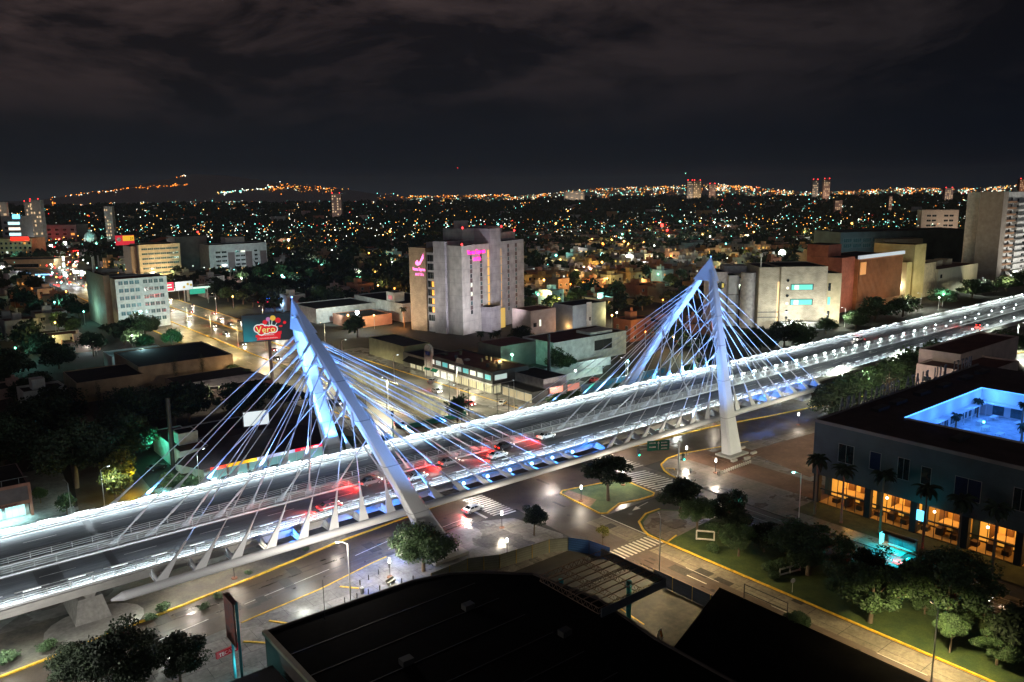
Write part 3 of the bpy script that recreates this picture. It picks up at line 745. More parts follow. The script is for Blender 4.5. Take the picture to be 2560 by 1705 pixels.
row = [('white', 54.5, 'white car at the left end of the row outside the showroom'), ('black', 57.6, 'black car second from the left outside the showroom'), ('silver', 60.7, 'silver car parked in front of the yellow fascia of the car showroom'),
       ('grey', 63.8, 'dark grey car next to the blue one in front of the car showroom'), ('blue', 66.8, 'bright blue car parked in front of the car showroom'), ('black', 69.4, 'black car just right of the blue one in front of the car showroom'),
       ('white', 72, 'white car parked in front of the red fascia of the car showroom'), ('silver', 77, 'silver car last on the right in front of the car showroom')]
for c_, x, l_ in row: put_car(c_, x, 176.3, -1.57+rnd.uniform(-.06, .06), l_, 'cars parked in front of the showroom')
put_car('grey', 43.6, 172.6, .1, 'pale grey car parked behind the left end of the bridge')
put_car('grey', 146.2, 226.4, .5, 'dark grey car parked in front of the shop with green awnings', z=.16)
t = put_car('white', 146.3, 187.4, .55, 'white and yellow taxi parked at the corner in front of the shops', z=.16)
tx = MB().box(-1.7, -.895, .45, 1.5, -.88, .85); tx.build('door_panel', carcol['yellow'], t, world=False)
MB().box(-.35, -.3, 1.46, -.05, .3, 1.62).build('roof_sign', carcol['red'], t, world=False)
put_car('red', 185, 187, .3, 'red car parked in the yard of the white-walled house behind the bridge')
put_car('red', 189, 190.5, .3, 'second red car, further back in the yard of the white-walled house')
put_car('black', 47.5, 196.5, .2, 'black car parked beside the white house with the roof box')

# ------------------------------------------------------------------ street lamps and small furniture
def lamp_proto(h, arm, hm):
    t = thing('street_lamp', 'x', 'street lamp')
    MB().tube((0, 0, 0), (0, 0, h), .11, .07, 8).tube((0, 0, 0), (0, 0, .5), .17, .13, 8).build('pole', wpole, t, world=False)
    a = MB().tube((0, 0, h-.1), (arm*.5, 0, h+.25), .045, n=6).tube((arm*.5, 0, h+.25), (arm, 0, h+.3), .045, n=6).build('arm', wpole, t, world=False)
    hd = MB().box(arm-.3, -.14, h+.22, arm+.35, .14, h+.38)
    hd.box(arm-.22, -.11, h+.17, arm+.28, .11, h+.225, 1); hd.build('lamp_head', [gsteel, hm], t, world=False)
    return t
LP = {}
def street_lamp(x, y, h, rz, power, col, label, group=None, arm=1.6, lit=True, z=0, light=True):
    key = (round(h), arm, lit, col[2] < .6)
    o = LP.get(key); hm = (E_warm if col[2] < .6 else E_cool) if lit else gsteel
    if o is None: o = lamp_proto(h, arm, hm); LP[key] = o; o.location = (x, y, z); o.rotation_euler = (0, 0, rz); tag(o, label, 'street lamp', group)
    else:
        o = dup(o, (x, y, z), rz, label, group)
        if not group and 'group' in o: del o['group']
    if lit and light and power and y < 110 and x < 60:
        lamp('POINT', 'street_light', (x+arm*math.cos(rz), y+arm*math.sin(rz), z+h-.2), power*1.5, col, None, radius=.5)
    elif lit and light and power:
        lamp('SPOT', 'street_light', (x+arm*math.cos(rz), y+arm*math.sin(rz), z+h+.1), power*2.0, col, None, radius=.25, aim=(0, 0, -1), spot=160, blend=.45)
    return o
WARM = (1, .72, .38); NEUT = (1, .9, .72); COOL = (.8, .95, 1); AVE = (1, .93, .66); TEAL = (.15, .95, .85)
street_lamp(4, 108, 10.2, 1.7, 6000, (1, .94, .88), 'unseen street lamp on the near pavement outside the left edge')  # unseen lamp assumed past the left edge, added to brighten girder and verge
street_lamp(53.4, 108.9, 10.2, 2.4, 4300, (1, .9, .78), 'tall thin street lamp on the near pavement, left of the big tree')
street_lamp(98.2, 83, 10.5, .9, 7500, (1, .76, .42), 'tall street lamp beside the wide zebra crossing, in front of the avenue')
street_lamp(135.9, 79.9, 10.5, 2.6, 400, TEAL, 'leaning pale street lamp at the corner of the dark hotel')
street_lamp(102.9, 40, 10.5, .9, 7500, (1, .78, .4), 'tall street lamp at the bottom right corner of the picture')
street_lamp(110, 4, 10.5, 2.2, 4000, (1, .78, .4), 'street lamp on the avenue median outside the right edge')
street_lamp(31.2, 173.2, 10, .3, 1500, (.75, 1, .95), 'white street lamp behind the bridge at the left, by the yellow tree')
street_lamp(49.9, 171.8, 10, .3, 1800, (.75, 1, .95), 'white street lamp behind the bridge, by the left corner of the car showroom')
street_lamp(25, 172.6, 9, 1.8, 0, NEUT, 'dark unlit pole behind the bridge in front of the lit shop', lit=False)
street_lamp(141.1, 204.2, 10, 3.0, 6000, AVE, 'white street lamp at the kerb in front of the two-storey shops')
street_lamp(141.4, 175.6, 10, 1.0, 3200, AVE, 'leaning orange-lit street lamp at the corner beside the far bridge carriageway')
street_lamp(134.4, 232, 9.5, 0, 3600, AVE, 'street lamp on the underpass wall facing the shops')
street_lamp(116.9, 206, 9.5, 3.1, 9000, (1, .93, .68), 'street lamp on the near side of the underpass, behind the near pylon')
street_lamp(134.4, 270, 9.5, 0, 3600, AVE, 'street lamp further up the underpass wall beyond the shops')
street_lamp(117.2, 250, 9.5, 3.1, 9000, AVE, 'street lamp on the near side of the underpass, by the big advertising billboard')
street_lamp(132, 190, 8, 2.2, 2400, (1, .93, .68), 'short street lamp above the tunnel mouth of the underpass')
for i, y in enumerate(range(300, 640, 34)):
    street_lamp(118, y, 10, 3.14, 5600, (1, .72, .3), 'white street lamp on the divider far up the avenue', 'street lamps far up the avenue')
    if i % 2 == 0: street_lamp(147.6, y+12, 10, 3.14, 3000, (1, .85, .5), 'white street lamp on the right kerb far up the avenue', 'street lamps far up the avenue')
for i, (x, y) in enumerate(((194, 180.5), (240, 186), (297, 186), (353, 190), (430, 190), (528, 196), (600, 200))):
    street_lamp(x, y, 9, 2.2, 5200, (.9, 1, .82), ('curved white street lamp behind the far pylon', 'white street lamp between the far pylon and the stone building', 'white street lamp in front of the pale stone building', 'white street lamp at the foot of the red building', 'white street lamp in front of the yellowish building', 'white street lamp left of the tall balcony tower', 'white street lamp in front of the tall balcony tower')[i], 'curved white street lamps along the far road')
for x in (170, 215, 262, 315, 380): lamp('SPOT', 'underdeck_fill', (x, 139, 5), 4500, (.95, 1, .92), None, radius=.4, aim=(0, 0, -1), spot=160)  # spots with no fixture, added to brighten verge, girder and ground below
for x in (-30, 0, 35, 62, 92, 116, 140): lamp('SPOT', 'underdeck_fill', (x, 131, 5.1), 1500 if x < 80 else 3600, (1, .86, .74), None, radius=.4, aim=(0, -.35, -1), spot=160)
for x in (8, 30, 52, 70): lamp('SPOT', 'underdeck_fill', (x, 124.4, 6.2), 2200, (.95, 1, .85), None, radius=.3, aim=(0, -.5, -1), spot=150)
for i, (x, y) in enumerate(((232, 124.5), (272, 122.5), (312, 119.5), (352, 117))):
    street_lamp(x, y, 11, -1.57, 12000, (.9, 1, .85), 'white street lamp behind the trees right of the bridge, %s from the pylon' % ('first', 'second', 'third', 'fourth')[i], 'street lamps right of the bridge')
mc = MB().tube((0, 0, 0), (0, 0, .02), .38, n=16).build('manhole_cover', mat('cast_iron', (.025, .024, .023), rough=.5)); tag(mc, 'round iron manhole cover in the road surface', 'manhole cover', 'manhole covers')
for i, (x, y) in enumerate(((44, 119), (66, 121.5), (84, 127), (104, 112), (114, 104.3), (118, 126), (131, 112), (101, 74), (102.6, 50), (131, 84), (124, 130), (100, 118))):
    o = mc if i == 0 else mc.copy()
    if i: C.objects.link(o)
    o.location = (x, y, .04)
for x in (64, 71): lamp('POINT', 'blue_underdeck_light', (x, 123.6, 5.4), 1500, (.03, .2, 1), None, radius=.3)
# globe lamps on the plaza
def globe_proto():
    t = thing('plaza_lamp', 'x', 'lamp post')
    MB().tube((0, 0, 0), (0, 0, .18), .55, .5, 12).build('base', mat('red_stone', (.22, .1, .06), rough=.8), t, world=False)
    MB().tube((0, 0, .15), (0, 0, 2.7), .07, n=8).build('post', dsteel, t, world=False)
    MB().tube((0, 0, 2.7), (0, 0, 3.5), .2, .16, 10).build('lamp_glass', E_white, t, world=False)
    MB().tube((0, 0, 3.5), (0, 0, 3.6), .22, .1, 10).build('cap', dsteel, t, world=False)
    return t
gp = None
for x, y, pw, lb in ((89.8, 115.8, 560, 'globe-topped lamp on the wet corner pavement in front of the braking car'), (111.1, 115.7, 420, 'globe-topped lamp under the tree on the grass island'), (124.6, 116.3, 560, 'globe-topped lamp on the right tip of the grass island beside the round sign'),
                 (148.5, 117.9, 480, 'globe-topped lamp on the plaza kerb behind the traffic light'), (146.4, 107.7, 620, 'globe-topped lamp on the plaza beside the row of bollards'), (62.6, 112.2, 520, 'globe-topped lamp beside the bench on the near pavement'),
                 (41.9, 129.2, 420, 'small globe-topped lamp on the gravel verge below the edge girder'), (195, 116.5, 300, 'globe-topped lamp below the right end of the bridge girder'), (178, 131.8, 200, 'globe-topped lamp on the verge behind the far pylon leg'), (83, 105.6, 0, 'unlit globe-topped lamp behind the metal fence')):
    if gp is None: gp = globe_proto(); gp.location = (x, y, .1); gp['label'] = lb; gp['group'] = 'globe-topped plaza lamps'
    else: dup(gp, (x, y, .1), 0, lb)
    if pw: lamp('POINT', 'plaza_light', (x, y, 3.75), pw*3.2, (1, .85, .66), None, radius=.45)
# bollards
bo = MB().tube((0, 0, 0), (0, 0, .85), .1, .1, 8).tube((0, 0, .85), (0, 0, .95), .13, .05, 8).build('bollard', mat('bollard_iron', (.07, .07, .075), rough=.5))
tag(bo, 'dark round bollard on the near pavement beside the road', 'bollard', 'dark bollards on the near pavement')
pts = [(52.6, 109.4), (54.8, 109.4), (56.9, 109.4), (58.9, 109.2), (63, 109), (65, 108.6), (55.2, 112.5), (57.3, 113), (59.3, 113.7), (61.6, 114.4), (64.2, 115.3), (80, 105), (82, 104.6), (84.2, 104.2), (78, 105.3), (76, 105.8)]
for i, (x, y) in enumerate(pts):
    if i == 0: bo.location = (x, y, .13)
    else:
        c = bo.copy(); C.objects.link(c); c.location = (x, y, .13)
bl = MB().box(-.14, -.14, 0, .14, .14, .75).build('bollard', mat('pale_stone', (.5, .47, .42)))
tag(bl, 'pale square bollard in the row at the foot of the far pylon', 'bollard', 'row of pale bollards on the plaza')
for i in range(16):
    o = bl if i == 0 else bl.copy()
    if i: C.objects.link(o)
    o.location = (145.6+i*.83, 106.4, .14)
# planters round the far pylon
for i, (x, y) in enumerate(((156, 109.5), (160, 108.6), (164.4, 109.8), (165.6, 114))):
    t = MB().box(x-.9, y-.35, .14, x+.9, y+.35, .75).build('stone_block', mat('pale_stone', (.5, .47, .42)))
    tag(t, 'pale stone block at the foot of the far pylon, %s' % ('at its left corner', 'in front of it', 'at its right corner', 'on its right side')[i], 'stone block', 'stone blocks round the pylon foot')
struct('pylon_bed', MB().prism([(154.5, 108.8), (166, 108.8), (167, 117), (155, 117)], .1, .26), mat('red_soil', (.12, .06, .035)))
# litter bin and bench
t = thing('waste_bin', 'grey cylindrical waste bin on the near pavement between the bollards', 'bin', (56.2, 110.2, .13))
MB().tube((56.2, 110.2, .13), (56.2, 110.2, 1.15), .33, .36, 12).build('body', gsteel, t); MB().tube((56.2, 110.2, 1.15), (56.2, 110.2, 1.35), .3, .1, 12).build('lid', steelr, t)
t = thing('bench', 'pale concrete bench on the near pavement below the globe-topped lamp', 'bench', (61.6, 110.2, .13), .35)
MB().box(-.95, -.3, .38, .95, .3, .52).build('seat', conc, t, world=False)
for x in (-.75, .75): MB().box(x-.12, -.25, 0, x+.12, .25, .38).build('leg', conc, t, world=False)
MB().box(-.95, .22, .52, .95, .32, .9).build('backrest', conc, t, world=False)
# traffic lights and direction sign on one mast
green_on = emi('green_signal_glass', (.02, 1, .6), 7)
t = thing('traffic_sign_mast', 'tall pale mast with green direction board on the plaza corner', 'sign mast', (137.6, 111.4, 0))
MB().tube((137.6, 111.4, 0), (137.6, 111.4, 8.9), .26, .16, 10).tube((137.6, 111.4, .1), (137.6, 111.4, .5), .45, .4, 10).build('pole', wpole, t)
MB().tube((137.6, 111.4, 8.2), (129.5, 116.2, 8.3), .1, n=6).tube((137.6, 111.4, 7.3), (129.5, 116.2, 7.4), .07, n=6).build('arm', wpole, t)
rzs = math.atan2(4.8, -8.1)
mid = Vector((133.2, 113.75, 7.1))
gb = MB().obox(mid-Vector((0, 0, .15)), 5.2, .12, 2.3, rzs).build('direction_board', mat('sign_green', (.0, .13, .08), rough=.4, var=.05), t)
nrm = Vector((-4.8, -8.1, 0)).normalized()
rot = (R(90), 0, math.atan2(-4.8, 8.1))
u_ = Vector((8.1, -4.8, 0)).normalized(); rr_ = random.Random(2); k = MB()
for dx, dz in ((-1.35, 1.5), (-1.35, .55), (1.4, 1.55), (1.4, .85), (1.4, .15)):
    x_ = -.75
    while x_ < .7: w_ = rr_.uniform(.08, .24); k.obox(mid+u_*(dx+x_+w_/2)+Vector((0, 0, dz))+nrm*.08, w_, .03, rr_.choice((.24, .3)), math.atan2(u_.y, u_.x)); x_ += w_+.07
k.build('sign_legend', whp, t)
u_ = Vector((8.1, -4.8, 0)).normalized()
MB().obox(mid+nrm*.09+Vector((0, 0, .1)), .12, .03, 1.5, math.atan2(u_.y, u_.x)).add([mid+nrm*.1+u_*a+Vector((0, 0, b)) for a, b in ((-.3, 1.5), (.3, 1.5), (0, 2.0))], [(0, 1, 2)]).build('arrow', whp, t)
def signal(p, root, face, lit=True):
    h_ = MB().box(p[0]-.22, p[1]-.2, p[2], p[0]+.22, p[1]+.2, p[2]+1.6)
    for k in range(3): h_.tube((p[0], p[1]-.2, p[2]+.28+k*.52), (p[0], p[1]-.45, p[2]+.3+k*.52), .19, n=8, caps=False)
    b_ = h_.build('signal_head', dsteel, root)
    sub('lit_lens', MB().ball((p[0], p[1]-.3, p[2]+.26), .2), green_on, b_, root)
signal((129.3, 116.2, 5.9), t, 0)
signal((138.9, 111.2, 4.0), t, 0); lamp('POINT', 'signal_glow', (138.6, 110.6, 4.3), 60, (.05, 1, .7), None, radius=.2)
t = thing('no_parking_sign', 'round red and white road sign at the tip of the grass island', 'road sign', (124.9, 116.8, .13))
MB().tube((124.9, 116.8, .13), (124.9, 116.8, 4.4), .07, n=6).build('post', wpole, t)
sgn = MB(); sgn.tube((124.9, 116.75, 4.5), (124.88, 116.7, 4.5), .42, n=14, mi=0); sgn.tube((124.88, 116.69, 4.5), (124.87, 116.66, 4.5), .27, n=14, mi=1); sgn.build('disc', [mat('sign_red', (.6, .03, .02)), whp], t)
t = thing('small_notice_sign', 'small pale round sign on a short post in the grass of the avenue median', 'road sign', (110.2, 65.2, .13))
MB().tube((110.2, 65.2, .13), (110.2, 65.2, 2.1), .05, n=6).build('post', wpole, t); MB().tube((110.2, 65.17, 2.2), (110.18, 65.12, 2.2), .42, n=12).build('disc', whp, t)
for (xa, ya, xb, yb, lb) in ((114.4, 87.9, 116.4, 85.4, 'pale rectangular sign frame on the median lawn under the trees'), (113.6, 69.7, 118, 68.6, 'long low pale sign frame among the shrubs on the median')):
    t = thing('sign_frame', lb, 'sign frame', (xa, ya, .13)); k = MB(); hh = 1.9 if xa > 114 else 1.3
    for z in (.3, hh): k.tube((xa, ya, z), (xb, yb, z), .17, n=4)
    for f_ in (0, .5, 1) if xa < 114 else (0, 1): k.tube((xa+(xb-xa)*f_, ya+(yb-ya)*f_, .1), (xa+(xb-xa)*f_, ya+(yb-ya)*f_, hh), .17, n=4)
    k.build('frame', whp, t)
# person standing on the plaza, another at the island kerb
def person(x, y, rz, label, cloth, trousers, z=.14):
    pv = [(0, 0, .98), (0, 0, 1.2), (0, 0, 1.42), (0, 0, 1.52), (0, .01, 1.66), (.1, 0, .9), (.11, .02, .5), (.12, 0, .08), (.12, .12, .04), (-.1, 0, .9), (-.11, -.02, .5), (-.12, 0, .08), (-.12, .12, .04),
          (.2, 0, 1.4), (.26, 0, 1.12), (.25, .08, .86), (.25, .1, .78), (-.2, 0, 1.4), (-.26, 0, 1.12), (-.25, .08, .86), (-.25, .1, .78), (0, 0, 1.75)]
    ed = [(0, 1), (1, 2), (2, 3), (3, 4), (4, 21), (0, 5), (5, 6), (6, 7), (7, 8), (0, 9), (9, 10), (10, 11), (11, 12), (2, 13), (13, 14), (14, 15), (15, 16), (2, 17), (17, 18), (18, 19), (19, 20)]
    rad = [.15, .14, .15, .06, .1, .1, .07, .05, .04, .1, .07, .05, .04, .07, .05, .04, .03, .07, .05, .04, .03, .06]
    me = bpy.data.meshes.new('person'); me.from_pydata(pv, ed, []); o = bpy.data.objects.new('person', me); C.objects.link(o)
    mo = o.modifiers.new('skin', 'SKIN'); 
    for i, r_ in enumerate(rad): me.skin_vertices[0].data[i].radius = (r_, r_*.8)
    me.skin_vertices[0].data[0].use_root = True
    o.modifiers.new('sub', 'SUBSURF').levels = 1
    dg = bpy.context.evaluated_depsgraph_get(); nm = bpy.data.meshes.new_from_object(o.evaluated_get(dg))
    o.modifiers.clear(); o.data = nm
    skin = mat('skin', (.35, .2, .13), rough=.6)
    nm.materials.clear()
    for m_ in (trousers, cloth, skin, mat('dark_hair', (.02, .015, .012))): nm.materials.append(m_)
    for p in nm.polygons:
        c = p.center; hand = abs(c.x) > .19 and c.z < .93
        p.material_index = 2 if (hand or 1.5 < c.z <= 1.7) else 3 if c.z > 1.7 else 1 if c.z > .95 else 0
    o.location = (x, y, z); o.rotation_euler = (0, 0, rz)
    return tag(o, label, 'person')
person(141, 110.6, 2.5, 'person in pale top standing alone on the plaza', mat('pale_shirt', (.5, .5, .5)), mat('dark_trousers', (.03, .03, .035)))
person(122.4, 102.8, .6, 'person in a dark red jacket at the median kerb', mat('red_jacket', (.2, .02, .03)), mat('blue_jeans', (.03, .05, .12)), z=.1)
person(104.2, 32.5, 1, 'person in dark clothes walking on the avenue at the bottom right', mat('black_coat', (.03, .03, .03)), mat('dark_trousers', (.03, .03, .035)), z=.05)
# bus stop glowing teal
t = thing('bus_shelter', 'teal-lit curved bus shelter in front of the dark hotel', 'bus shelter', (138.6, 61.2, .1))
k = MB()
for y in (58.8, 61.3, 63.8): k.tube((139.4, y, .1), (139.4, y, 2.6), .06, n=6)
k.build('posts', dsteel, t)
rf = MB()
for i in range(5):
    a0, a1 = i/5, (i+1)/5; z0, z1 = 2.5+.5*math.sin(a0*2.6), 2.5+.5*math.sin(a1*2.6)
    rf.hexa([(139.8-2.2*a0, 58.3, z0), (139.8-2.2*a0, 64.3, z0), (139.8-2.2*a1, 64.3, z1), (139.8-2.2*a1, 58.3, z1), (139.8-2.2*a0, 58.3, z0+.06), (139.8-2.2*a0, 64.3, z0+.06), (139.8-2.2*a1, 64.3, z1+.06), (139.8-2.2*a1, 58.3, z1+.06)])
rf.build('roof', dsteel, t)
MB().box(139.5, 58.6, .5, 139.56, 63.9, 2.3).build('back_glass', glasst, t); MB().box(138.6, 59, .5, 139.1, 63.6, .6).build('seat', gsteel, t)
MB().box(138, 64.6, .4, 139.3, 64.8, 2.5).build('advert_panel', emi('teal_advert_glow', (.1, .85, .9), 2.2), t)
MB().box(139.0, 58.9, 2.35, 139.2, 63.8, 2.42).build('strip_light', emi('teal_tube', (.2, .95, 1), 3), t)
lamp('AREA', 'shelter_light', (138.2, 61.5, 2.4), 700, (.0, .75, .85), None, aim=(-.55, 0, -1), size=(4, 1))
lamp('POINT', 'shelter_light', (137.4, 65.5, 2), 380, (.0, .7, .85), None, radius=.3)
lamp('POINT', 'lawn_light', (127, 88, 4.5), 380, TEAL, None, radius=.5)

# ------------------------------------------------------------------ trees of the foreground
tree(68.2, 110.4, 8.6, 6.3, 'near', 'big leafy tree on the near pavement beside the foot of the near pylon')
tree(92.3, 109, 6.3, 2.9, 'neardark', 'small round dark tree on the corner pavement beside the zebra crossing')
tree(98.0, 96.3, 4.6, 1.35, 'yellow', 'thin yellowish sapling at the left end of the wide zebra crossing')
tree(115.5, 112, 9.4, 6.4, 'umbrella', 'wide umbrella-shaped dark tree on the grass island')
for x, y, h, r, k, lb in ((117.5, 90.2, 6.5, 4.2, 'fine', 'feathery tree behind the pale sign frame on the median lawn'), (122, 98, 7.6, 5.2, 'middark', 'dark tree at the plaza end of the avenue median'),
    (125.5, 89, 7.2, 4.6, 'middark', 'dark tree in the median next to the lane by the hotel corner'), (114.5, 78.6, 6.0, 3.6, 'fine', 'low feathery tree in the middle of the median lawn'), (119.5, 76.8, 5.6, 3.5, 'middark', 'dark bushy tree right of the feathery one in the median'),
    (117.5, 66.8, 9.2, 7.4, 'fine', 'very wide feathery tree on the median in front of the bus shelter'), (110.9, 52.5, 9.4, 6.6, 'fine', 'large round tree on the median by the bottom right of the lawn'),
    (111.8, 41.4, 5.8, 2.5, 'near', 'small grey-green tree by itself on the median lawn, bottom right'), (120.5, 45.2, 10.4, 8.0, 'fine', 'largest feathery tree on the median in front of the red-lit lane'),
    (117.4, 32.4, 8.4, 6.4, 'middark', 'dark tree on the median at the right edge of the picture'), (96.4, 56, 5.6, 2.0, 'near', 'slim young tree on the left kerb of the brown avenue'),
    (122.5, 58, 6.6, 4.4, 'middark', 'dark tree on the far side of the median opposite the bus shelter'), (113.8, 26.5, 3.0, 3.2, 'near', 'low round shrub at the bottom right corner')):
    tree(x, y, h, r, k, lb, z=.1)
mr = random.Random(31)
for i in range(30): tree(mr.uniform(119, 125.6), mr.uniform(22, 88), mr.uniform(1.8, 3.2), mr.uniform(1.5, 2.6), 'young' if i % 2 else 'mid', 'low leafy bush in the planting along the hotel side of the median', 'bushes along the median', 'bush', z=.1, cz=1.2, cat='bush')
for i, (x, y, h, r) in enumerate(((121.5, 70.5, 6, 4.2), (123.5, 50.5, 7, 4.8), (115.5, 57, 6.4, 4), (121, 83.5, 5.6, 3.6), (113.6, 36, 5, 3.4), (122.5, 28, 7, 5), (118, 24, 6, 4.4))): tree(x, y, h, r, 'middark' if i % 2 else 'fine', 'bushy tree filling the median planting, %s from the plaza end' % ('third', 'fifth', 'fourth', 'first', 'sixth', 'seventh', 'eighth')[i], 'filler trees of the median', z=.1)
shr = [(112.5, 82.5, 1.6), (118.5, 84, 1.9), (113.4, 71.5, 1.7), (111.6, 69.5, 1.3), (115.8, 70.5, 1.9), (123.4, 84, 1.6), (119.6, 88.4, 1.5), (124, 72, 1.8), (124.8, 66, 1.6), (125, 53, 1.7), (121.5, 36, 2.2), (124.5, 39, 1.8), (115.5, 61, 1.6), (124.6, 78, 1.5)]
for i, (x, y, r) in enumerate(shr): tree(x, y, r*1.25, r, 'young', 'low dark shrub in the planting of the avenue median', 'shrubs on the median', 'shrub', cz=r*.6, cat='shrub')
for i, (x, y, r) in enumerate(((37.5, 124.4, 1.1), (34.5, 122, 1.2), (44.4, 129.3, .9), (56, 131.2, .8), (29.5, 125.8, 1.5), (27, 124, 1.3), (22.5, 121, 1.2), (8, 125, 2.1), (3, 121, 2.4), (13, 124.8, 1.8), (66, 133, .6))):
    tree(x, y, r*.95, r, 'young', 'low spreading shrub on the gravel verge below the bridge', 'shrubs on the gravel verge', 'shrub', cz=r*.45, cat='shrub')
for i, (x, y) in enumerate(((141.8, 80), (141.9, 74.4), (143.2, 67.3), (142.3, 59), (142.2, 53), (141.8, 47.2), (142.5, 39))):
    palm(x, y, (12.5, 12, 12.5, 12.5, 12.2, 12.6, 12)[i], 3.0, 'tall fan palm before the dark hotel wall, %s from its left corner' % ('first', 'second', 'third', 'fourth', 'fifth', 'sixth', 'seventh')[i], 'fan palms in front of the hotel', z=.1)
# dark tree at the bottom left: several crowns
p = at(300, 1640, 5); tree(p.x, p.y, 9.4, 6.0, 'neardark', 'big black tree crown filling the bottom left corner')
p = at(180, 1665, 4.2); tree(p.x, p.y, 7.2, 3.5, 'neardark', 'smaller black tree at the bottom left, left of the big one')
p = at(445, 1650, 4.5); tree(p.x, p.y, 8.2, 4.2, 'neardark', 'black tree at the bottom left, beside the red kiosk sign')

# ------------------------------------------------------------------ buildings
WC = {}
def win_mesh(w, h, glass, frame, face, mull, sill):
    key = (w, h, glass.name, frame.name, face, mull)
    if key in WC: return WC[key]
    m_ = MB(); f = .08; o = .05
    m_.box(-w/2, -o, 0, w/2, -.01, h, 0)
    for a in (-w/2-f/2, w/2-f/2): m_.box(a, -o-.04, -f/2, a+f, -.005, h+f/2, 1)
    for b in (-f/2, h-f/2): m_.box(-w/2+f/2, -o-.04, b, w/2-f/2, -.005, b+f, 1)
    for i in range(1, mull+1): x = -w/2+w*i/(mull+1); m_.box(x-.035, -o-.03, f/2, x+.035, -o+.002, h-f/2, 1)
    me = bpy.data.meshes.new('window'); me.from_pydata(m_.v, [], m_.f); me.materials.append(glass); me.materials.append(frame)
    me.polygons.foreach_set('material_index', m_.m); WC[key] = me
    return me
def window(root, face, x, y, z, w, h, glass=None, frame=None, mull=1, name='window', rz=0):
    me = win_mesh(w, h, glass or glassd, frame or framew, face, mull, 0)
    o = bpy.data.objects.new(name, me); C.objects.link(o); o.parent = root; o.location = Vector((x, y, z))-root.location
    o.rotation_euler = (0, 0, {'T': 0, 'S': -math.pi/2}[face]+rz)
    return o
def block(root, x0, y0, x1, y1, z0, z1, wm, rm=None, par=.5, name='wall', rname='roof'):
    m_ = MB(); m_.box(x0, y0, z0, x1, y1, z1)
    if par:
        t_ = .25; z2 = z1+par
        m_.box(x0, y0, z1, x1, y0+t_, z2).box(x0, y1-t_, z1, x1, y1, z2).box(x0, y0+t_, z1, x0+t_, y1-t_, z2).box(x1-t_, y0+t_, z1, x1, y1-t_, z2)
    w_ = m_.build(name, wm, root)
    if rm is not None:
        t_ = .26 if par else -.15; MB().box(x0+t_, y0+t_, z1+.01, x1-t_, y1-t_, z1+.06).build(rname, rm, root)
    return w_
def grid(root, face, pos, u0, du, nu, z0, dz, nz, w, h, glass=None, frame=None, mull=1, lit=0, skip=()):
    for i in range(nu):
        for j in range(nz):
            if (i, j) in skip: continue
            gl = glass
            if lit and rnd.random() < lit: gl = E_yel if rnd.random() < .6 else E_wwin
            u_ = u0+i*du
            window(root, face, u_ if face == 'T' else pos, pos if face == 'T' else u_, z0+j*dz, w, h, gl, frame, mull)
def clutter(root, x0, y0, x1, y1, z, n, seed=1):
    r = random.Random(seed)
    for i in range(n):
        a, b = r.uniform(x0, x1), r.uniform(y0, y1)
        if r.random() < .5: MB().box(a, b, z, a+r.uniform(.8, 2.2), b+r.uniform(.8, 2), z+r.uniform(.5, 1.3)).build('roof_unit', r.choice([gsteel, conc, dsteel]), root)
        else: MB().tube((a, b, z), (a, b, z+1.3), .55, n=10).build('water_tank', mat('tank_plastic', (.12, .11, .1)), root)

grey_w = mat('grey_render', (.33, .32, .34), c2=(.42, .41, .43), scale=.1, fine=.8)
white_w = mat('white_render', (.62, .63, .62), c2=(.74, .75, .73), scale=.12, fine=.6)
cream_w = mat('cream_render', (.6, .5, .34), c2=(.7, .6, .42), scale=.12, fine=.6)
tan_w = brick('tan_block_cladding', (.36, .25, .15), (.44, .32, .2), 1.2, .4)
pale_stone_w = brick('pale_stone_blocks', (.47, .42, .34), (.56, .51, .42), 1.3, .42, .025)
red_w = mat('red_render', (.36, .1, .065), c2=(.46, .15, .1), scale=.12, fine=.7)
yelw = mat('yellow_render', (.62, .5, .22), c2=(.72, .6, .3), scale=.15)
darkred_roof = mat('dark_red_roof', (.09, .03, .025), c2=(.16, .06, .045), scale=.3, fine=2)
dark_w = mat('dark_grey_wall', (.12, .12, .13), c2=(.17, .17, .18), scale=.2)

# hotel tower with pink signs
H = thing('hotel_tower', 'tall grey-white hotel tower with pink neon signs behind the two-storey shops', 'hotel', (207.4, 294, 0))
hw = brick('hotel_render_panels', (.4, .38, .4), (.43, .41, .43), 9, 3.3, .04, mcol=(.22, .21, .23))
hz = brick('hotel_light_panels', (.5, .48, .44), (.53, .51, .47), 12, 6, .05, mcol=(.3, .29, .28))
block(H, 206.6, 323, 226, 337, 0, 38.8, tan_w, darkred_roof, .5)
block(H, 207.6, 315.4, 226, 322.9, 0, 37.2, hw, blk, 0)
block(H, 205.6, 306, 222, 315.3, 0, 42.6, hw, blk, 0)
block(H, 207.4, 294, 233.4, 305.9, 0, 40.2, hz, blk, .6)
block(H, 215, 306.1, 262, 330, 0, 41, hw, darkred_roof, .5)
block(H, 222.2, 305.95, 262, 322, 41.6, 47.3, hw, blk, .5, 'penthouse', 'penthouse_roof')
block(H, 233.5, 293.2, 244, 306, 0, 47.6, hw, blk, 0)
block(H, 244.1, 294.4, 270, 318, 0, 40.6, hw, blk, .6)
block(H, 250, 300, 268, 316, 41.2, 44.8, hw, blk, .3, 'penthouse', 'penthouse_roof')
block(H, 228, 313, 236, 318, 47.5, 51, hw, blk, .2, 'lift_house', 'lift_house_roof')
block(H, 224.5, 286, 234, 293.8, 0, 11.5, hw, blk, .3, 'annex', 'annex_roof')
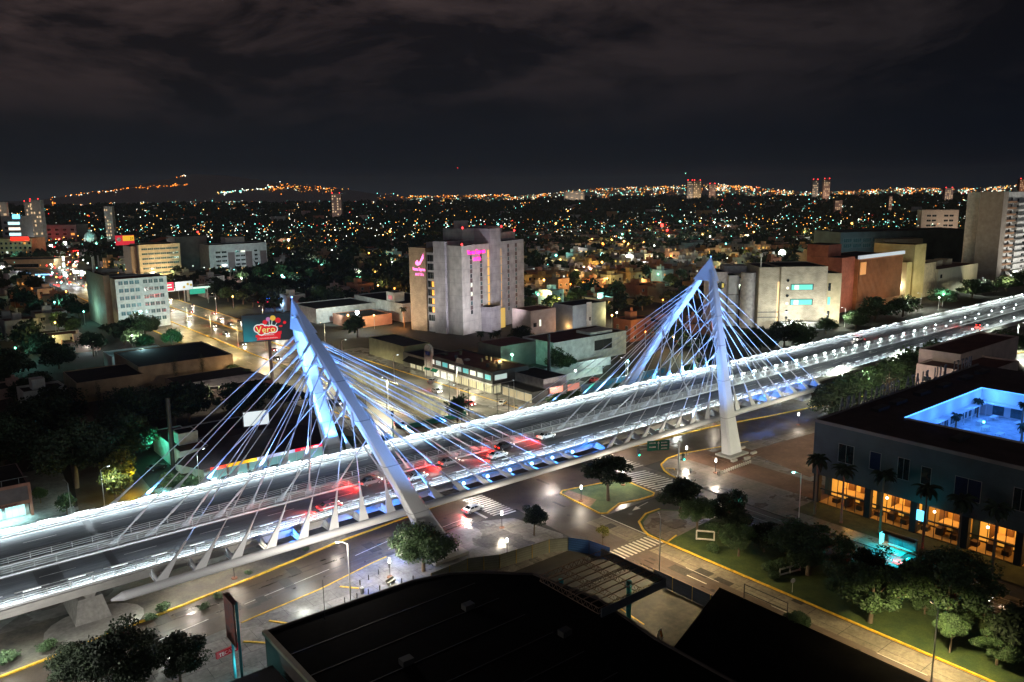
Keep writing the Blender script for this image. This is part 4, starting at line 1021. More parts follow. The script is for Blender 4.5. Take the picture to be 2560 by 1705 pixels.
MB().box(234.2, 290.6, 0, 244.5, 290.8, 9.5).build('lit_panel', emi('hotel_yellow_glow', (.75, .5, .12), .5), H)
brownm = mat('brown_spandrel', (.13, .085, .085))
for x in (215.8, 225.3):
    for j in range(7):
        lit = (x == 215.8 and j in (2, 3))
        window(H, 'T', x, 294, 9+j*4.2, 1.9, 1.9, E_wwin if lit and False else glasst if j % 2 else glassd, framew, 1)
        MB().box(x-1.05, 293.9, 11.1+j*4.2, x+1.05, 293.99, 13+j*4.2).build('spandrel', E_yel if False else brownm, H)
for j in (2, 3): MB().box(215.1, 293.84, 9.2+j*4.2, 216.5, 293.88, 10.8+j*4.2).build('lit_curtain', E_wwin, H)
for x in (253.2, 261.4):
    for j in range(8):
        window(H, 'T', x, 294.4, 7+j*4.1, 1.6, 1.9, glasst, framew, 1); MB().box(x-.95, 294.3, 9.1+j*4.1, x+.95, 294.39, 10.9+j*4.1).build('spandrel', brownm, H)
for x, w_ in ((232.3, 1.7), (245.3, .9)):
    for j in range(8): MB().box(x-w_/2, 293.83 if x < 240 else 294.2, 5.5+j*4.1, x+w_/2, 293.9 if x < 240 else 294.3, 9.1+j*4.1).build('stair_window', emi('stair_glow', (1, .55, .12), .62), H)
for j in range(8):
    window(H, 'S', 207.6, 319.1, 5+j*4, 6.2, 3.1, glassd, gsteel, 2)
for j in (1, 3, 4, 2): MB().box(207.45, 316.6, 5.3+(j)*4, 207.49, 318.9, 7.8+(j)*4).build('lit_room', emi('orange_room_glow', (1, .42, .05), 1.0 if j != 2 else .35), H)
pink = emi('pink_neon', (1, .02, .32), 2.6, True); pinkw = emi('pink_white_neon', (1, .16, .5), 2.4)
sg = text('sign_lettering', 'Venna Express', 2.3, (206.5, 328.6, 28.5), FACE_S, pinkw, H, .08, sx=.78)
text('sign_lettering', 'H O T E L', 1.7, (206.5, 328.2, 26.2), FACE_S, pinkw, H, .08)
# dove emblem above the left sign
dv = MB(); X = 206.45
dv.add([(X, 331.6, 32.2), (X, 329.8, 33.6), (X, 328.6, 32.4), (X, 326.6, 33.4), (X, 324.6, 36.2), (X, 324.8, 34.6), (X, 327.2, 31.6), (X, 329.2, 30.9), (X, 330.8, 31.2)], [tuple(range(9))])
for a in (0, .9, 1.8): dv.add([(X-.01, 327.6-a*.3, 33-a*.2), (X-.01, 324.2-a*.1, 37-a), (X-.01, 324.4-a*.1, 36.4-a), (X-.01, 327.4-a*.3, 32.5-a*.2)], [(0, 1, 2, 3)])
dv.build('dove_emblem', pinkw, H)
text('sign_lettering', 'Venna Express', 3.0, (220.8, 293.75, 36.6), FACE_T, pink, H, .1, sx=.95)
text('sign_lettering', 'HOTEL', 2.4, (221.5, 293.75, 33.4), FACE_T, pink, H, .1)
lamp('POINT', 'sign_glow', (223.8, 290.5, 36.5), 260, (1, .05, .4), None, radius=1); lamp('POINT', 'sign_glow', (204.6, 328, 30), 200, (1, .05, .4), None, radius=1)
for x, y, z in ((222.5, 306, 48.2), (262, 296, 45.8), (209, 295, 41.4), (246, 294, 48.3)): MB().ball((x, y, z), .55).build('roof_beacon', E_red, H)
H.rotation_euler = (0, 0, R(15)); H.scale = (.78, .74, 1)
occ(190, 285, 265, 345)
lamp('SPOT', 'facade_light', (205, 262, 8), 42000, (.95, .9, 1), None, radius=2, aim=(.35, .8, .45), spot=95)
lamp('SPOT', 'facade_light', (178, 318, 4), 16000, (1, .88, .75), None, radius=2, aim=(.8, .1, .5), spot=90)

# white six-storey block at the left
H = thing('office_block', 'white six-storey office block with rows of windows beside the avenue', 'office building', (105, 435, 0))
block(H, 91, 420, 115, 440, 0, 24.2, white_w, darkred_roof, .8)
block(H, 88, 430, 90.9, 470, 0, 26, mat('brown_render', (.3, .22, .17)), blk, .4); block(H, 91.1, 445.2, 112, 470, 0, 22.5, white_w, blk, .5)
grid(H, 'T', 420, 93.4, 2.5, 4, 3.3, 3.75, 6, 2.0, 1.9, mat('blue_teal_glass', (.08, .2, .24), rough=.15, var=.6, scale=.5), framew, 1)
grid(H, 'T', 420, 104.7, 2.5, 4, 3.3, 3.75, 6, 2.0, 1.9, glasst, framew, 1)
for x, y in ((89, 455), (91, 462), (94, 466)): MB().tube((x, y, 26), (x, y, 34), .5, .35, 8).build('roof_antenna', white_w, H)
MB().box(92, 452, 26, 100, 460, 27.5).build('roof_unit', gsteel, H)
occ(86, 415, 128, 472); lamp('SPOT', 'facade_light', (110, 385, 3), 26000, (.6, 1, .92), None, radius=1.5, aim=(0, .85, .3), spot=100)
# billboards by the avenue
def board(name, label, x, y, z0, w, h, face, m_, pole=True, rz=0):
    t = thing(name, label, 'billboard', (x, y, 0), rz)
    k = MB().box(-w/2, -.3, z0, w/2, .3, z0+h); k.build('panel', dsteel, t, world=False)
    MB().box(-w/2+.15, -.34, z0+.15, w/2-.15, -.31, z0+h-.15).build('poster', m_, t, world=False)
    if pole: MB().tube((0, 0, 0), (0, 0, z0), .45, .4, 10).build('post', gsteel, t, world=False)
    return t
b = board('billboard', 'crimson billboard with pale lettering right behind the white office block', 137.6, 505, 7.6, 8.8, 5.4, 'T', emi('crimson_poster', (.7, .01, .06), .75), rz=.1)
for x0, x1, z in ((-3, 0, 11), (.4, 3, 11), (-2.6, -.4, 9.4), (0, 3.2, 9.4)): MB().box(x0, -.4, z, x1, -.36, z+.55).build('pale_stripe', E_wwin, b, world=False)
b = board('billboard', 'pale billboard with yellow spots over the avenue, right of the crimson one', 147.5, 504, 7.4, 11, 5.6, 'T', emi('pale_poster', (.55, .6, .62), .75), rz=.12)
for x, z in ((0, 9.4), (2.4, 11), (4.4, 10.4)): 
    k = MB().tube((x, -.36, z), (x, -.4, z), .75, n=14).build('yellow_spot', mat('spot_yellow', (.6, .45, .05)), b, world=False)
b = board('billboard', 'red and yellow billboard with a round emblem on a roof in the far left', 172, 742, 23, 15, 8.5, 'T', emi('red_poster', (.6, .02, .04), .7), rz=-.1)
MB().box(-1.6, -.42, 26.6, 7.2, -.38, 31).build('yellow_field', emi('yellow_poster', (.8, .45, .03), .7), b, world=False)
MB().tube((-4.6, -.36, 28), (-4.6, -.42, 28), 1.7, n=16).build('round_emblem', whp, b, world=False)
o = text('lettering', '21', 3.0, (8, -.5, 30), FACE_T, blk, None, .01); o.parent = b; o.location = (5.4, -.5, 27.6)
t = thing('footbridge', 'white lit footbridge crossing the avenue behind the white office block', 'footbridge', (150, 500, 0))
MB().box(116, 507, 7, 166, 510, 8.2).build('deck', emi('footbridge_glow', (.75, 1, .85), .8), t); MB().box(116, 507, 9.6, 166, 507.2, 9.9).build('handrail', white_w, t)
for x in (120, 151, 163): MB().box(x-.6, 508, 0, x+.6, 509.2, 7).build('pier', conc, t)
lamp('POINT', 'footbridge_light', (140, 492, 12), 6000, (.85, 1, .8), None, radius=1)
t = thing('direction_sign', 'green direction sign on a post over the distant traffic', 'road sign', (156, 490, 0))
MB().tube((157, 490, 0), (157, 490, 9), .25, n=6).build('post', gsteel, t); MB().box(146.5, 489.8, 6.2, 155.5, 490, 9.4).build('board', emi('green_board', (.02, .45, .3), .6), t)
# cream seven-storey, dark block, grey office block
H = thing('striped_office_block', 'cream seven-storey block with dark window bands in the left distance', 'office building', (178, 672, 0))
block(H, 163, 664, 194, 690, 0, 26.5, cream_w, blk, .5); block(H, 158, 668, 162.8, 690, 0, 26, mat('brown_render', (.3, .22, .17)), blk, 0)
for j in range(6):
    for i in range(6): window(H, 'T', 167.2+i*4.6, 664, 4+j*3.75, 4.4, 1.5, glasst, framew, 2)
for j in range(6): MB().box(193.9, 668, 4+j*4, 194.6, 690, 4.5+j*4).build('ledge', cream_w, H)
t = MB(); t.add([(176, 664, 28.5), (186, 664, 31.5), (196, 664, 30.5), (196, 684, 30.5), (186, 684, 31.5), (176, 684, 28.5)], [(0, 1, 4, 5), (1, 2, 3, 4)]).build('curved_roof', mat('orange_roof', (.45, .14, .05)), H)
occ(155, 655, 200, 695); lamp('SPOT', 'facade_light', (178, 640, 4), 30000, (1, .75, .42), None, radius=1.5, aim=(0, .9, .3), spot=110)
H = thing('dark_tower_block', 'plain dark windowless block between the cream and the grey office buildings', 'office building', (205, 690, 0))
block(H, 197, 684, 222, 710, 0, 30.5, dark_w, blk, .5); occ(195, 680, 225, 712)
H = thing('grey_office_block', 'grey six-storey office block with broken white bands and brown panels, left distance', 'office building', (236, 668, 0))
block(H, 214, 656, 262, 680, 0, 24, mat('grey_band_wall', (.36, .37, .37), c2=(.44, .45, .45)), blk, .6)
block(H, 232, 668, 248, 679, 24.7, 29, grey_w, blk, .4, 'penthouse', 'penthouse_roof')
for i, x in enumerate((229, 243.5, 256)): MB().box(x, 655.7, 0, x+5.5, 655.95, 18).build('brown_panel', mat('brown_panel', (.12, .09, .09)), H)
grid(H, 'T', 656, 221, 5, 2, 3.5, 3.5, 5, 4, 1.6, glassd, framew, 2, lit=.15); grid(H, 'T', 656, 237, 4.5, 2, 3.5, 3.5, 5, 3.6, 1.6, glassd, framew, 2, lit=.2); grid(H, 'T', 656, 252.5, 3, 1, 3.5, 3.5, 5, 2.6, 1.6, glassd, framew, 1)
occ(210, 650, 266, 690); lamp('SPOT', 'facade_light', (236, 625, 5), 15000, (.85, .95, 1), None, radius=2, aim=(0, .9, .35), spot=110)

# pale stone building behind the far pylon
H = thing('stone_building', 'pale stone building with two long green windows and round portholes', 'building', (319, 214, 0))
block(H, 319, 215, 328.5, 240, 0, 28.3, pale_stone_w, blk, .4); block(H, 328.6, 213.5, 350, 240, 0, 28.6, pale_stone_w, blk, .4) 
block(H, 350.1, 214.5, 357, 236, 0, 25.2, mat('yellowish_stone', (.5, .44, .3)), blk, .4)
teal_w = emi('green_window_glow', (.12, .6, .5), .75)
for z in (18.2, 11.2):
    window(H, 'T', 338.5, 213.5, z, 10.5, 2.8, glasst, dsteel, 0); MB().box(333.6, 213.36, z+.1, 343.3, 213.4, z+2.5).build('window_glow', teal_w, H); MB().box(335, 213.3, z+.3, 337, 213.35, z+2.3).build('lit_blind', E_wwin, H)
for i, z in enumerate((5.4, 8.4, 12, 15.6, 19.2, 22.6)):
    MB().tube((331.8, 213.45, z), (331.8, 213.3, z), .65, n=14).build('porthole', E_wwin if z in (12, 19.2) else glassd, H)
for z in (4.5, 11, 17.5): MB().box(351, 214.35, z, 352.2, 214.45, z+3.6).build('slit_window', glassd if z != 11 else teal_w, H)
MB().box(318.9, 214.7, 5.2, 328.5, 214.95, 5.6).build('stone_band', dark_w, H)
MB().box(318.9, 214.7, 7.6, 328.5, 214.95, 8.0).build('stone_band', dark_w, H)
MB().box(327.6, 214.8, 2, 328.4, 214.94, 22).build('lit_slot', emi('warm_slot', (1, .7, .35), .7), H)
MB().box(326, 209.5, 0, 352, 213.4, 3.8).build('entrance_canopy', white_w, H)
MB().tube((319.8, 216, 28.7), (319.8, 216, 33.5), .25, n=8).tube((319.8, 216, 33.5), (319.8, 216, 35), .8, n=8).build('chimney_pipe', white_w, H)
H.rotation_euler = (0, 0, R(-38.7))
occ(296, 195, 365, 245)
for x in (308, 324, 340): lamp('SPOT', 'facade_light', (x, 200-(x-308)*.5, 5), 9000, (1, .97, .8), None, radius=1, aim=(.55, .6, .5), spot=120)
lamp('POINT', 'entrance_light', (322, 196, 5), 2600, (.85, 1, .95), None, radius=.3)
MB_ = thing('entrance_lamp', 'bright white lamp over the entrance canopy of the pale stone building', 'lamp', (320, 197, 0)); MB().tube((320, 197, 0), (320, 197, 5), .1, n=6).build('post', wpole, MB_); MB().ball((320, 197, 5.3), .7).build('lamp_glass', E_cool, MB_)
H = thing('round_window_building', 'mauve-grey block with one big round window and a rounded tower', 'building', (314, 219, 0))
block(H, 302, 229, 309, 246, 0, 25.5, grey_w, blk, .3)
block(H, 309.1, 227, 314, 246, 0, 24, mat('blue_grey_render', (.36, .39, .42)), blk, .3)
MB().tube((317.4, 224, 0), (317.4, 224, 26), 3.4, n=24).build('round_tower', grey_w, H); MB().box(309, 236, 24.3, 320, 244, 28).build('penthouse', grey_w, H)
MB().tube((306, 228.98, 19.5), (306, 228.7, 19.5), 1.8, n=24).build('round_window', glassd, H); MB().box(306.3, 228.6, 18.4, 307.3, 228.66, 20.4).build('lit_pane', emi('dim_yellow', (.7, .55, .1), .5), H)
for z in (6, 10.5, 15): MB().box(309, 226.6, z, 314, 226.95, z+.4).build('ledge', dark_w, H)
H.rotation_euler = (0, 0, R(-38.7))
occ(290, 215, 330, 260); lamp('SPOT', 'facade_light', (280, 205, 6), 7000, (1, .85, .9), None, radius=1.5, aim=(.35, .8, .35), spot=90)
# red building
H = thing('red_building', 'red building with a ribbed orange front and white roof edge', 'building', (405, 225, 0))
block(H, 391, 214, 404, 234, 0, 28.4, red_w, blk, .3); block(H, 391.2, 222, 404, 234.2, 28.8, 35, red_w, blk, 0, 'upper_wall', 'upper_roof')
block(H, 404.1, 212, 452, 240, 0, 27.3, mat('orange_front', (.42, .17, .07), c2=(.52, .22, .09)), blk, .2)
k = MB()
for i in range(36): k.box(404.6+i*1.33, 211.4, 4, 405.1+i*1.33, 211.98, 26.6)
k.build('vertical_louvres', mat('louvre_brown', (.3, .13, .06)), H)
MB().box(403.5, 211, 27.4, 453, 212.2, 29.2).build('roof_edge', emi('lit_white_edge', (.75, .85, .95), .35), H)
MB().box(405, 211.2, 19, 411, 211.35, 25.6).build('lit_panel', emi('copper_glow', (.9, .4, .12), .35), H)
occ(383, 200, 475, 250)
for x in (395, 425, 455): lamp('SPOT', 'facade_light', (x, 192, 4), 9000, (1, .78, .5), None, radius=1, aim=(0, .7, .6), spot=110)
H = thing('yellow_building', 'yellowish building with a tall slab stair tower, right of the red building', 'building', (490, 225, 0))
block(H, 461, 213, 467, 238, 0, 21.6, yelw, blk, .3); block(H, 467.1, 212, 481, 236, 0, 31.4, yelw, blk, .3, 'stair_tower', 'tower_roof')
block(H, 481.1, 212.5, 497, 240, 0, 19.5, cream_w, darkred_roof, .5)
block(H, 497.1, 211, 554, 240, 0, 15, mat('ribbed_cream', (.5, .47, .36), c2=(.62, .58, .45), stretch=(3, .2, .05), scale=1), darkred_roof, .5)
for x in (508, 520, 534): MB().box(x, 222, 15.2, x+8, 230, 18.5).build('roof_house', cream_w, H)
MB().box(500.4, 210.8, 10, 502.8, 210.95, 12.2).build('window', glassd, H)
occ(455, 205, 560, 245)
for x in (466, 495, 530): lamp('SPOT', 'facade_light', (x, 190, 4), 10000, (1, .92, .58), None, radius=1, aim=(0, .8, .45), spot=120)
H = thing('glass_office_block', 'long dark glass office block behind the red and yellow buildings', 'office building', (562, 310, 0))
block(H, 562, 310, 674, 345, 0, 31, mat('dark_teal_cladding', (.06, .09, .1), c2=(.1, .14, .15), scale=.1), blk, .6)
grid(H, 'T', 310, 568, 8, 6, 20, 4, 2, 7, 3, glasst, gsteel, 3); block(H, 590, 298, 622, 309.8, 0, 26, mat('beige_annex', (.3, .27, .2)), blk, .5, 'annex', 'annex_roof')
H.rotation_euler = (0, 0, R(-27.7))
occ(555, 240, 690, 350)
lamp('SPOT', 'facade_light', (540, 270, 10), 14000, (.5, .9, 1), None, radius=2, aim=(0, .9, .2), spot=130)
# tall apartment tower with balconies at the right edge
H = thing('apartment_tower', 'tall apartment tower with brown and white balconies at the right edge', 'apartment tower', (600, 215, 0))
block(H, 568, 205, 576, 219, 0, 60, mat('taupe_render', (.34, .29, .24), c2=(.4, .35, .3)), blk, .6)
block(H, 576.1, 208, 640, 230, 0, 59.6, white_w, blk, .5)
bm = mat('brown_balcony', (.34, .2, .12)); bw_ = mat('white_balcony', (.66, .66, .64))
for j in range(14):
    z = 4.5+j*4.05
    if z > 57: break
    MB().box(576.3, 205.6, z, 593, 207.95, z+1.2).build('balcony', bm, H); MB().box(594, 204.8, z-1.6, 632, 207.95, z-.2).build('balcony', bw_, H)
    gl_ = E_yel if j in (4, 9) else glassd
    window(H, 'T', 580.5, 208, z+1.25, 5, 2.1, gl_, framew, 1); window(H, 'T', 590, 208, z+1.25, 2.4, 2.1, glassd, framew, 1); window(H, 'T', 601, 208, z+.4, 3.4, 2.2, glassd, framew, 1); window(H, 'T', 618, 208, z+.4, 5, 2.2, glassd if j != 7 else E_wwin, framew, 1)
occ(560, 200, 645, 235)
lamp('SPOT', 'facade_light', (600, 165, 8), 60000, (1, .95, .85), None, radius=2, aim=(0, .75, .55), spot=110); lamp('SPOT', 'facade_light', (535, 185, 6), 16000, (1, .8, .6), None, radius=2, aim=(.5, .4, .6), spot=100)
H = thing('apartment_block', 'pale four-storey block with small paired windows, far behind and left of the balcony tower', 'apartment building', (1095, 492, 0))
block(H, 1095, 492, 1140, 512, 0, 32, mat('mauve_cream', (.5, .42, .36)), blk, 1); grid(H, 'T', 492, 1104, 6.5, 2, 5, 6.4, 4, 5.2, 2.6, glassd, framew, 1); grid(H, 'T', 492, 1125, 6.5, 2, 5, 6.4, 4, 5.2, 2.6, glassd, framew, 1)
H.rotation_euler = (0, 0, R(-50))
lamp('SPOT', 'facade_light', (1085, 440, 5), 30000, (1, .8, .6), None, radius=2, aim=(.5, .8, .2), spot=120); occ(1085, 440, 1160, 520)

# two-storey shops
S = thing('shop_row', 'long two-storey shop row with a dark red flat roof beyond the bridge', 'shop building', (160, 218, 0))
block(S, 150.8, 198.2, 166, 236, 3.6, 7.4, mat('dark_parapet', (.09, .09, .09)), darkred_roof, .5, 'upper_wall')
block(S, 151.6, 199, 166, 236, 0, 3.59, mat('shop_wall', (.4, .39, .33)), None, 0)
MB().box(150.6, 198, 3.3, 166, 198.19, 3.8).box(150.6, 198.2, 3.3, 150.79, 236, 3.8).build('white_cornice', whp, S)
for i in range(9):
    y = 200.6+i*4.1; gl_ = (emi('shop_teal_glow', (.15, .65, .65), .6), emi('shop_pale_glow', (.6, .75, .7), .6), E_wwin)[i % 3]
    window(S, 'S', 150.8, y, 5, 3.1, 1.6, gl_, framew, 2)
shopg = emi('shop_front_glow', (.85, .8, .5), .42)
for i in range(8): window(S, 'S', 151.6, 201.6+i*4.3, .4, 3.7, 2.7, shopg if i < 5 else E_wwin, dsteel, 3, 'shop_window')
for i in range(3): window(S, 'T', 153.6+i*4, 199, .4, 3.5, 2.7, shopg, dsteel, 3, 'shop_window')
window(S, 'T', 154.2, 198.2, 5, 5, 1.7, emi('shop_pale_glow', (.6, .75, .7), .6), framew, 1)
k = MB().box(150.2, 233, 0, 151.2, 237.5, 9.5).tube((150.2, 235.2, 9.5), (151.2, 235.2, 9.5), 2.25, n=20); k.build('sign_pylon', whp, S)
MB().box(150.08, 233.9, 7.9, 150.18, 236.5, 9.2).build('blue_field', mat('sign_blue', (.03, .05, .3)), S)
k = MB().add([(150.5, 214, 7.9), (150.5, 218.6, 7.9), (150.5, 217.4, 9.6), (150.5, 215.2, 9.6), (150.9, 214, 7.9), (150.9, 218.6, 7.9), (150.9, 217.4, 9.6), (150.9, 215.2, 9.6)], [(0, 1, 2, 3), (7, 6, 5, 4), (0, 3, 7, 4), (3, 2, 6, 7), (2, 1, 5, 6)]); k.build('gable_sign', whp, S)
for y in (229, 233.5): MB().add([(149.4, y, 2.6), (149.4, y+3.6, 2.6), (150.5, y+3.6, 3.5), (150.5, y, 3.5)], [(0, 1, 2, 3), (3, 2, 1, 0)]).build('awning', mat('green_awning', (.02, .3, .18)), S)
clutter(S, 153, 202, 163, 233, 7.5, 9, 3)
lamp('SPOT', 'shopfront_light', (149, 206, 3.2), 900, (1, .9, .6), None, aim=(-.3, 0, -1), spot=150); lamp('SPOT', 'shopfront_light', (149, 226, 3.2), 900, (.9, 1, .8), None, aim=(-.3, 0, -1), spot=150)
lamp('SPOT', 'shopfront_light', (156, 197, 3.4), 900, (1, .85, .45), None, aim=(0, -.3, -1), spot=150)
S = thing('small_shop', 'low shop with sloping tiled canopy next to the two-storey row', 'shop building', (158, 246, 0))
block(S, 152.5, 238, 166, 256, 0, 5.2, mat('olive_wall', (.26, .25, .18)), blk, .4)
MB().add([(149.6, 238, 3.2), (149.6, 252, 3.2), (152.5, 252, 4.7), (152.5, 238, 4.7)], [(0, 1, 2, 3), (3, 2, 1, 0)]).build('tiled_canopy', mat('dark_tiles', (.08, .08, .05)), S)
for i in range(3): window(S, 'S', 152.5, 240.5+i*4.3, .5, 3.6, 2.3, shopg, dsteel, 1, 'shop_window')
S = thing('beige_wall_building', 'plain olive-beige two-storey wall beside the car park beyond the shops', 'building', (160, 268, 0))
block(S, 154, 258, 166, 285, 0, 6.8, mat('olive_beige', (.4, .37, .2)), blk, .3)
S = thing('glazed_shop', 'low shop with a long lit glass front, right of the two-storey row', 'shop building', (164, 188, 0))
block(S, 154, 182, 160, 197.9, 0, 3.4, mat('dark_parapet', (.09, .09, .09)), blk, .3); 
for i in range(4): window(S, 'S', 154, 184.2+i*3.7, .3, 3.4, 2.6, emi('display_glow', (.6, .5, .3), .4), framew, 4, 'shop_window')
block(S, 160.1, 184, 170, 200, 0, 6.3, grey_w, blk, .2, 'rear_wall', 'rear_roof')
MB().box(160.5, 181.3, 2.2, 166, 181.5, 4.2).build('salmon_sign', emi('salmon_sign_glow', (.8, .3, .22), .5), S)
MB().box(167.5, 180.6, 2.2, 172.5, 180.8, 4.2).build('salmon_sign', emi('salmon_sign_glow', (.8, .3, .22), .5), S)
lamp('POINT', 'corner_light', (163, 178.5, 3.4), 900, (1, .85, .7), None, radius=.3)
occ(148, 178, 190, 300)
# white-walled house behind the bridge, with graffiti wall
S = thing('white_villa', 'long white house with one big dark window behind the far pylon cables', 'house', (210, 222, 0))
block(S, 193, 216, 232, 234, 0, 9, white_w, darkred_roof, .4); block(S, 214, 218, 226, 226, 9.4, 10.4, white_w, None, 0, 'roof_light')
window(S, 'T', 219, 216, 3.6, 9.5, 3.9, glassd, dsteel, 1); block(S, 176, 226, 192.9, 240, 0, 8.5, mat('dim_wall', (.2, .18, .17)), darkred_roof, .3, 'side_wall', 'side_roof')
S = thing('garden_wall', 'long white garden wall in front of the dark yard, behind the bridge', 'wall', (180, 205, 0)); MB().box(172, 206, 0, 213, 206.4, 3.2).build('wall', white_w, S)
S = thing('graffiti_wall', 'street wall painted with blue graffiti behind the far bridge carriageway', 'wall', (190, 180, 0)); MB().box(172.8, 180, 0, 214, 180.4, 3.2).build('wall', mat('grey_blue_wall', (.3, .34, .38)), S)
gm = mat('graffiti_blue', (.1, .4, .65)); gr = MB(); r_ = random.Random(4)
for i in range(26):
    x = 174+i*1.5; z = .5+r_.random()*1.2
    gr.add([(x, 179.96, z), (x+.3+r_.random(), 179.96, z+.2), (x+r_.random()*1.3, 179.96, z+1.2), (x-.2, 179.96, z+.8)], [(0, 1, 2, 3)])
gr.build('graffiti', gm, S)
S = thing('pale_courtyard_wall', 'low pale courtyard wall with gate posts behind the underpass corner', 'wall', (185, 196, 0)); MB().box(172, 197.5, 0, 200, 197.9, 2.6).build('wall', white_w, S)
lamp('POINT', 'yard_light', (183, 193.6, 4.2), 1600, (.8, 1, 1), None, radius=.2)
t = thing('yard_lamp', 'bright white lamp in the yard beside the red cars', 'lamp', (183, 193.6, 0)); MB().tube((183, 193.6, 0), (183, 193.6, 4), .06, n=6).build('post', wpole, t); MB().ball((183, 193.6, 4.2), .38).build('lamp_glass', E_cool, t)
t = thing('green_yard_lamp', 'green-white lamp in front of the dark garden behind the shops', 'lamp', (178, 222, 0)); MB().tube((178, 222, 0), (178, 222, 6), .08, n=6).build('post', wpole, t); MB().ball((178, 222, 6.2), .42).build('lamp_glass', emi('green_white_lamp', (.5, 1, .8), 8), t)
lamp('POINT', 'green_lamp_light', (178, 221.4, 6.2), 1500, (.3, 1, .7), None, radius=.3)
lamp('SPOT', 'yard_floodlight', (205, 198, 5), 2600, (.75, 1, .95), None, radius=.5, aim=(.05, .9, 0), spot=120)
occ(170, 178, 235, 242)
tree(188, 207, 9.5, 6.4, 'mid', 'round green tree in front of the white-walled house')
S = thing('pink_house', 'pink-grey two-storey house with one lit arched window, behind the shops', 'house', (232, 272, 0))
block(S, 225, 267, 240, 280, 0, 12, mat('pinkish_render', (.42, .33, .3), c2=(.5, .4, .36)), darkred_roof, .4); MB().box(230, 266.85, 5, 231, 266.95, 8).build('lit_window', E_wwin, S); window(S, 'T', 227.5, 267, 5, 1.8, 1.8, glassd, dsteel, 1)
S = thing('blue_grey_house', 'blue-grey cube house with a white vertical strip, right of the pink-grey house', 'house', (253, 263, 0))
block(S, 243, 259, 264, 272, 0, 13.5, mat('blue_grey_wall', (.3, .35, .38)), blk, .3); MB().box(251.5, 258.7, 0, 254.6, 258.95, 14.6).build('white_strip', white_w, S); MB().box(253, 258.55, 6, 253.9, 258.68, 7.6).build('window', glassd, S)
lamp('SPOT', 'facade_light', (240, 246, 5), 3500, (.85, .9, 1), None, radius=.8, aim=(.1, .9, .1), spot=130); lamp('POINT', 'door_light', (241.5, 262, 4), 500, (1, .5, .15), None, radius=.2)
occ(222, 255, 268, 285)
# white low complex left of the hotel
S = thing('white_hall', 'low white commercial hall with a square sign tower, left of the hotel tower', 'building', (205, 400, 0))
a = at(1012, 770, 0); 
block(S, 172, 372, 206, 400, 0, 7, white_w, blk, .5); block(S, 206.2, 345, 232, 396, 0, 9, white_w, blk, .5); block(S, 207, 354, 213, 362, 9.5, 14, white_w, blk, .2, 'sign_tower', 'tower_roof')
MB().box(206.85, 356, 10.5, 206.95, 360, 12.5).build('sign_panel', emi('pinkish_sign', (.7, .25, .25), .5), S); block(S, 178, 345, 200, 366, 0, 5, mat('salmon_wall', (.5, .25, .18)), blk, .4, 'lower_wall', 'lower_roof')
occ(168, 340, 236, 404)
lamp('SPOT', 'hall_light', (176, 355, 10), 9000, (.8, 1, .95), None, radius=1, aim=(.4, .7, -.25), spot=130)
t = thing('bright_floodlight', 'very bright white floodlight on a post left of the hotel tower', 'lamp', (176, 336, 0)); MB().tube((176, 336, 0), (176, 336, 9), .12, n=6).build('post', wpole, t); MB().ball((176, 336, 9.3), .9).build('lamp_glass', emi('floodlight_white', (.85, .97, 1), 14), t)
lamp('POINT', 'floodlight', (176, 335, 9.4), 7000, (.85, .97, 1), None, radius=.6)
lamp('POINT', 'orange_garden_light', (196, 330, 4), 2600, (1, .3, .06), None, radius=.4); lamp('POINT', 'orange_garden_light', (203, 322, 4), 1600, (1, .35, .08), None, radius=.4)
# car showroom with dark roof
S = thing('car_showroom', 'low car showroom with a big dark roof and coloured fascia', 'showroom', (66, 186, 0))
rp = [(52.4, 177.6, 3.9), (82, 177.6, 3.9), (90, 182, 3.9), (90, 206, 3.9), (60, 206, 3.9), (48.8, 186, 3.9)]
MB().box(53, 178.6, 0, 84, 204, 3.8).build('wall', mat('showroom_wall', (.4, .45, .45)), S)
k = MB(); rg = [(62, 190, 6.4), (80, 191, 6.4)]
k.add(rp+rg, [(0, 1, 7, 6), (1, 2, 7), (2, 3, 7), (3, 4, 6, 7), (4, 5, 6), (5, 0, 6)]); k.build('roof', mat('navy_roof', (.02, .016, .022), c2=(.05, .03, .035), fine=2), S)
cols = [('red', 54.2, 57.8, (.9, .06, .03)), ('yellow', 57.9, 65, (.9, .45, .02)), ('white', 65.1, 74.4, (.5, .55, .8)), ('crimson', 74.5, 82, (.9, .02, .06))]
for n_, a, b_, c_ in cols: MB().box(a, 177.3, 3.3, b_, 177.55, 4.0).build('fascia', emi(n_+'_fascia_glow', c_, .8), S)
text('lettering', 'AUTOS LA META', .62, (78.2, 177.2, 3.4), FACE_T, E_wwin, S, .01)
for i in range(6): window(S, 'T', 56+i*4.8, 178.6, .5, 4.3, 2.4, emi('showroom_glow', (.3, .6, .6), .35), framew, 1)
occ(46, 176, 94, 208)
for x in (56, 64, 72, 80): lamp('SPOT', 'forecourt_light', (x, 176.6, 4.6), 1100, (.7, 1, .98), None, radius=.3, aim=(0, -.5, -1), spot=150)
t = thing('forecourt_fence', 'thin grey fence in front of the parked cars of the showroom', 'fence', (62, 172.4, 0)); k = MB()
for x in range(50, 84, 2): k.box(x-.04, 172.36, 0, x+.04, 172.44, 1.5)
k.box(50, 172.37, 1.4, 84, 172.43, 1.5); k.build('rails', gsteel, t)
t = thing('roof_board', 'white blank billboard in a blue frame lying above the showroom roof', 'billboard', (72, 200, 0))
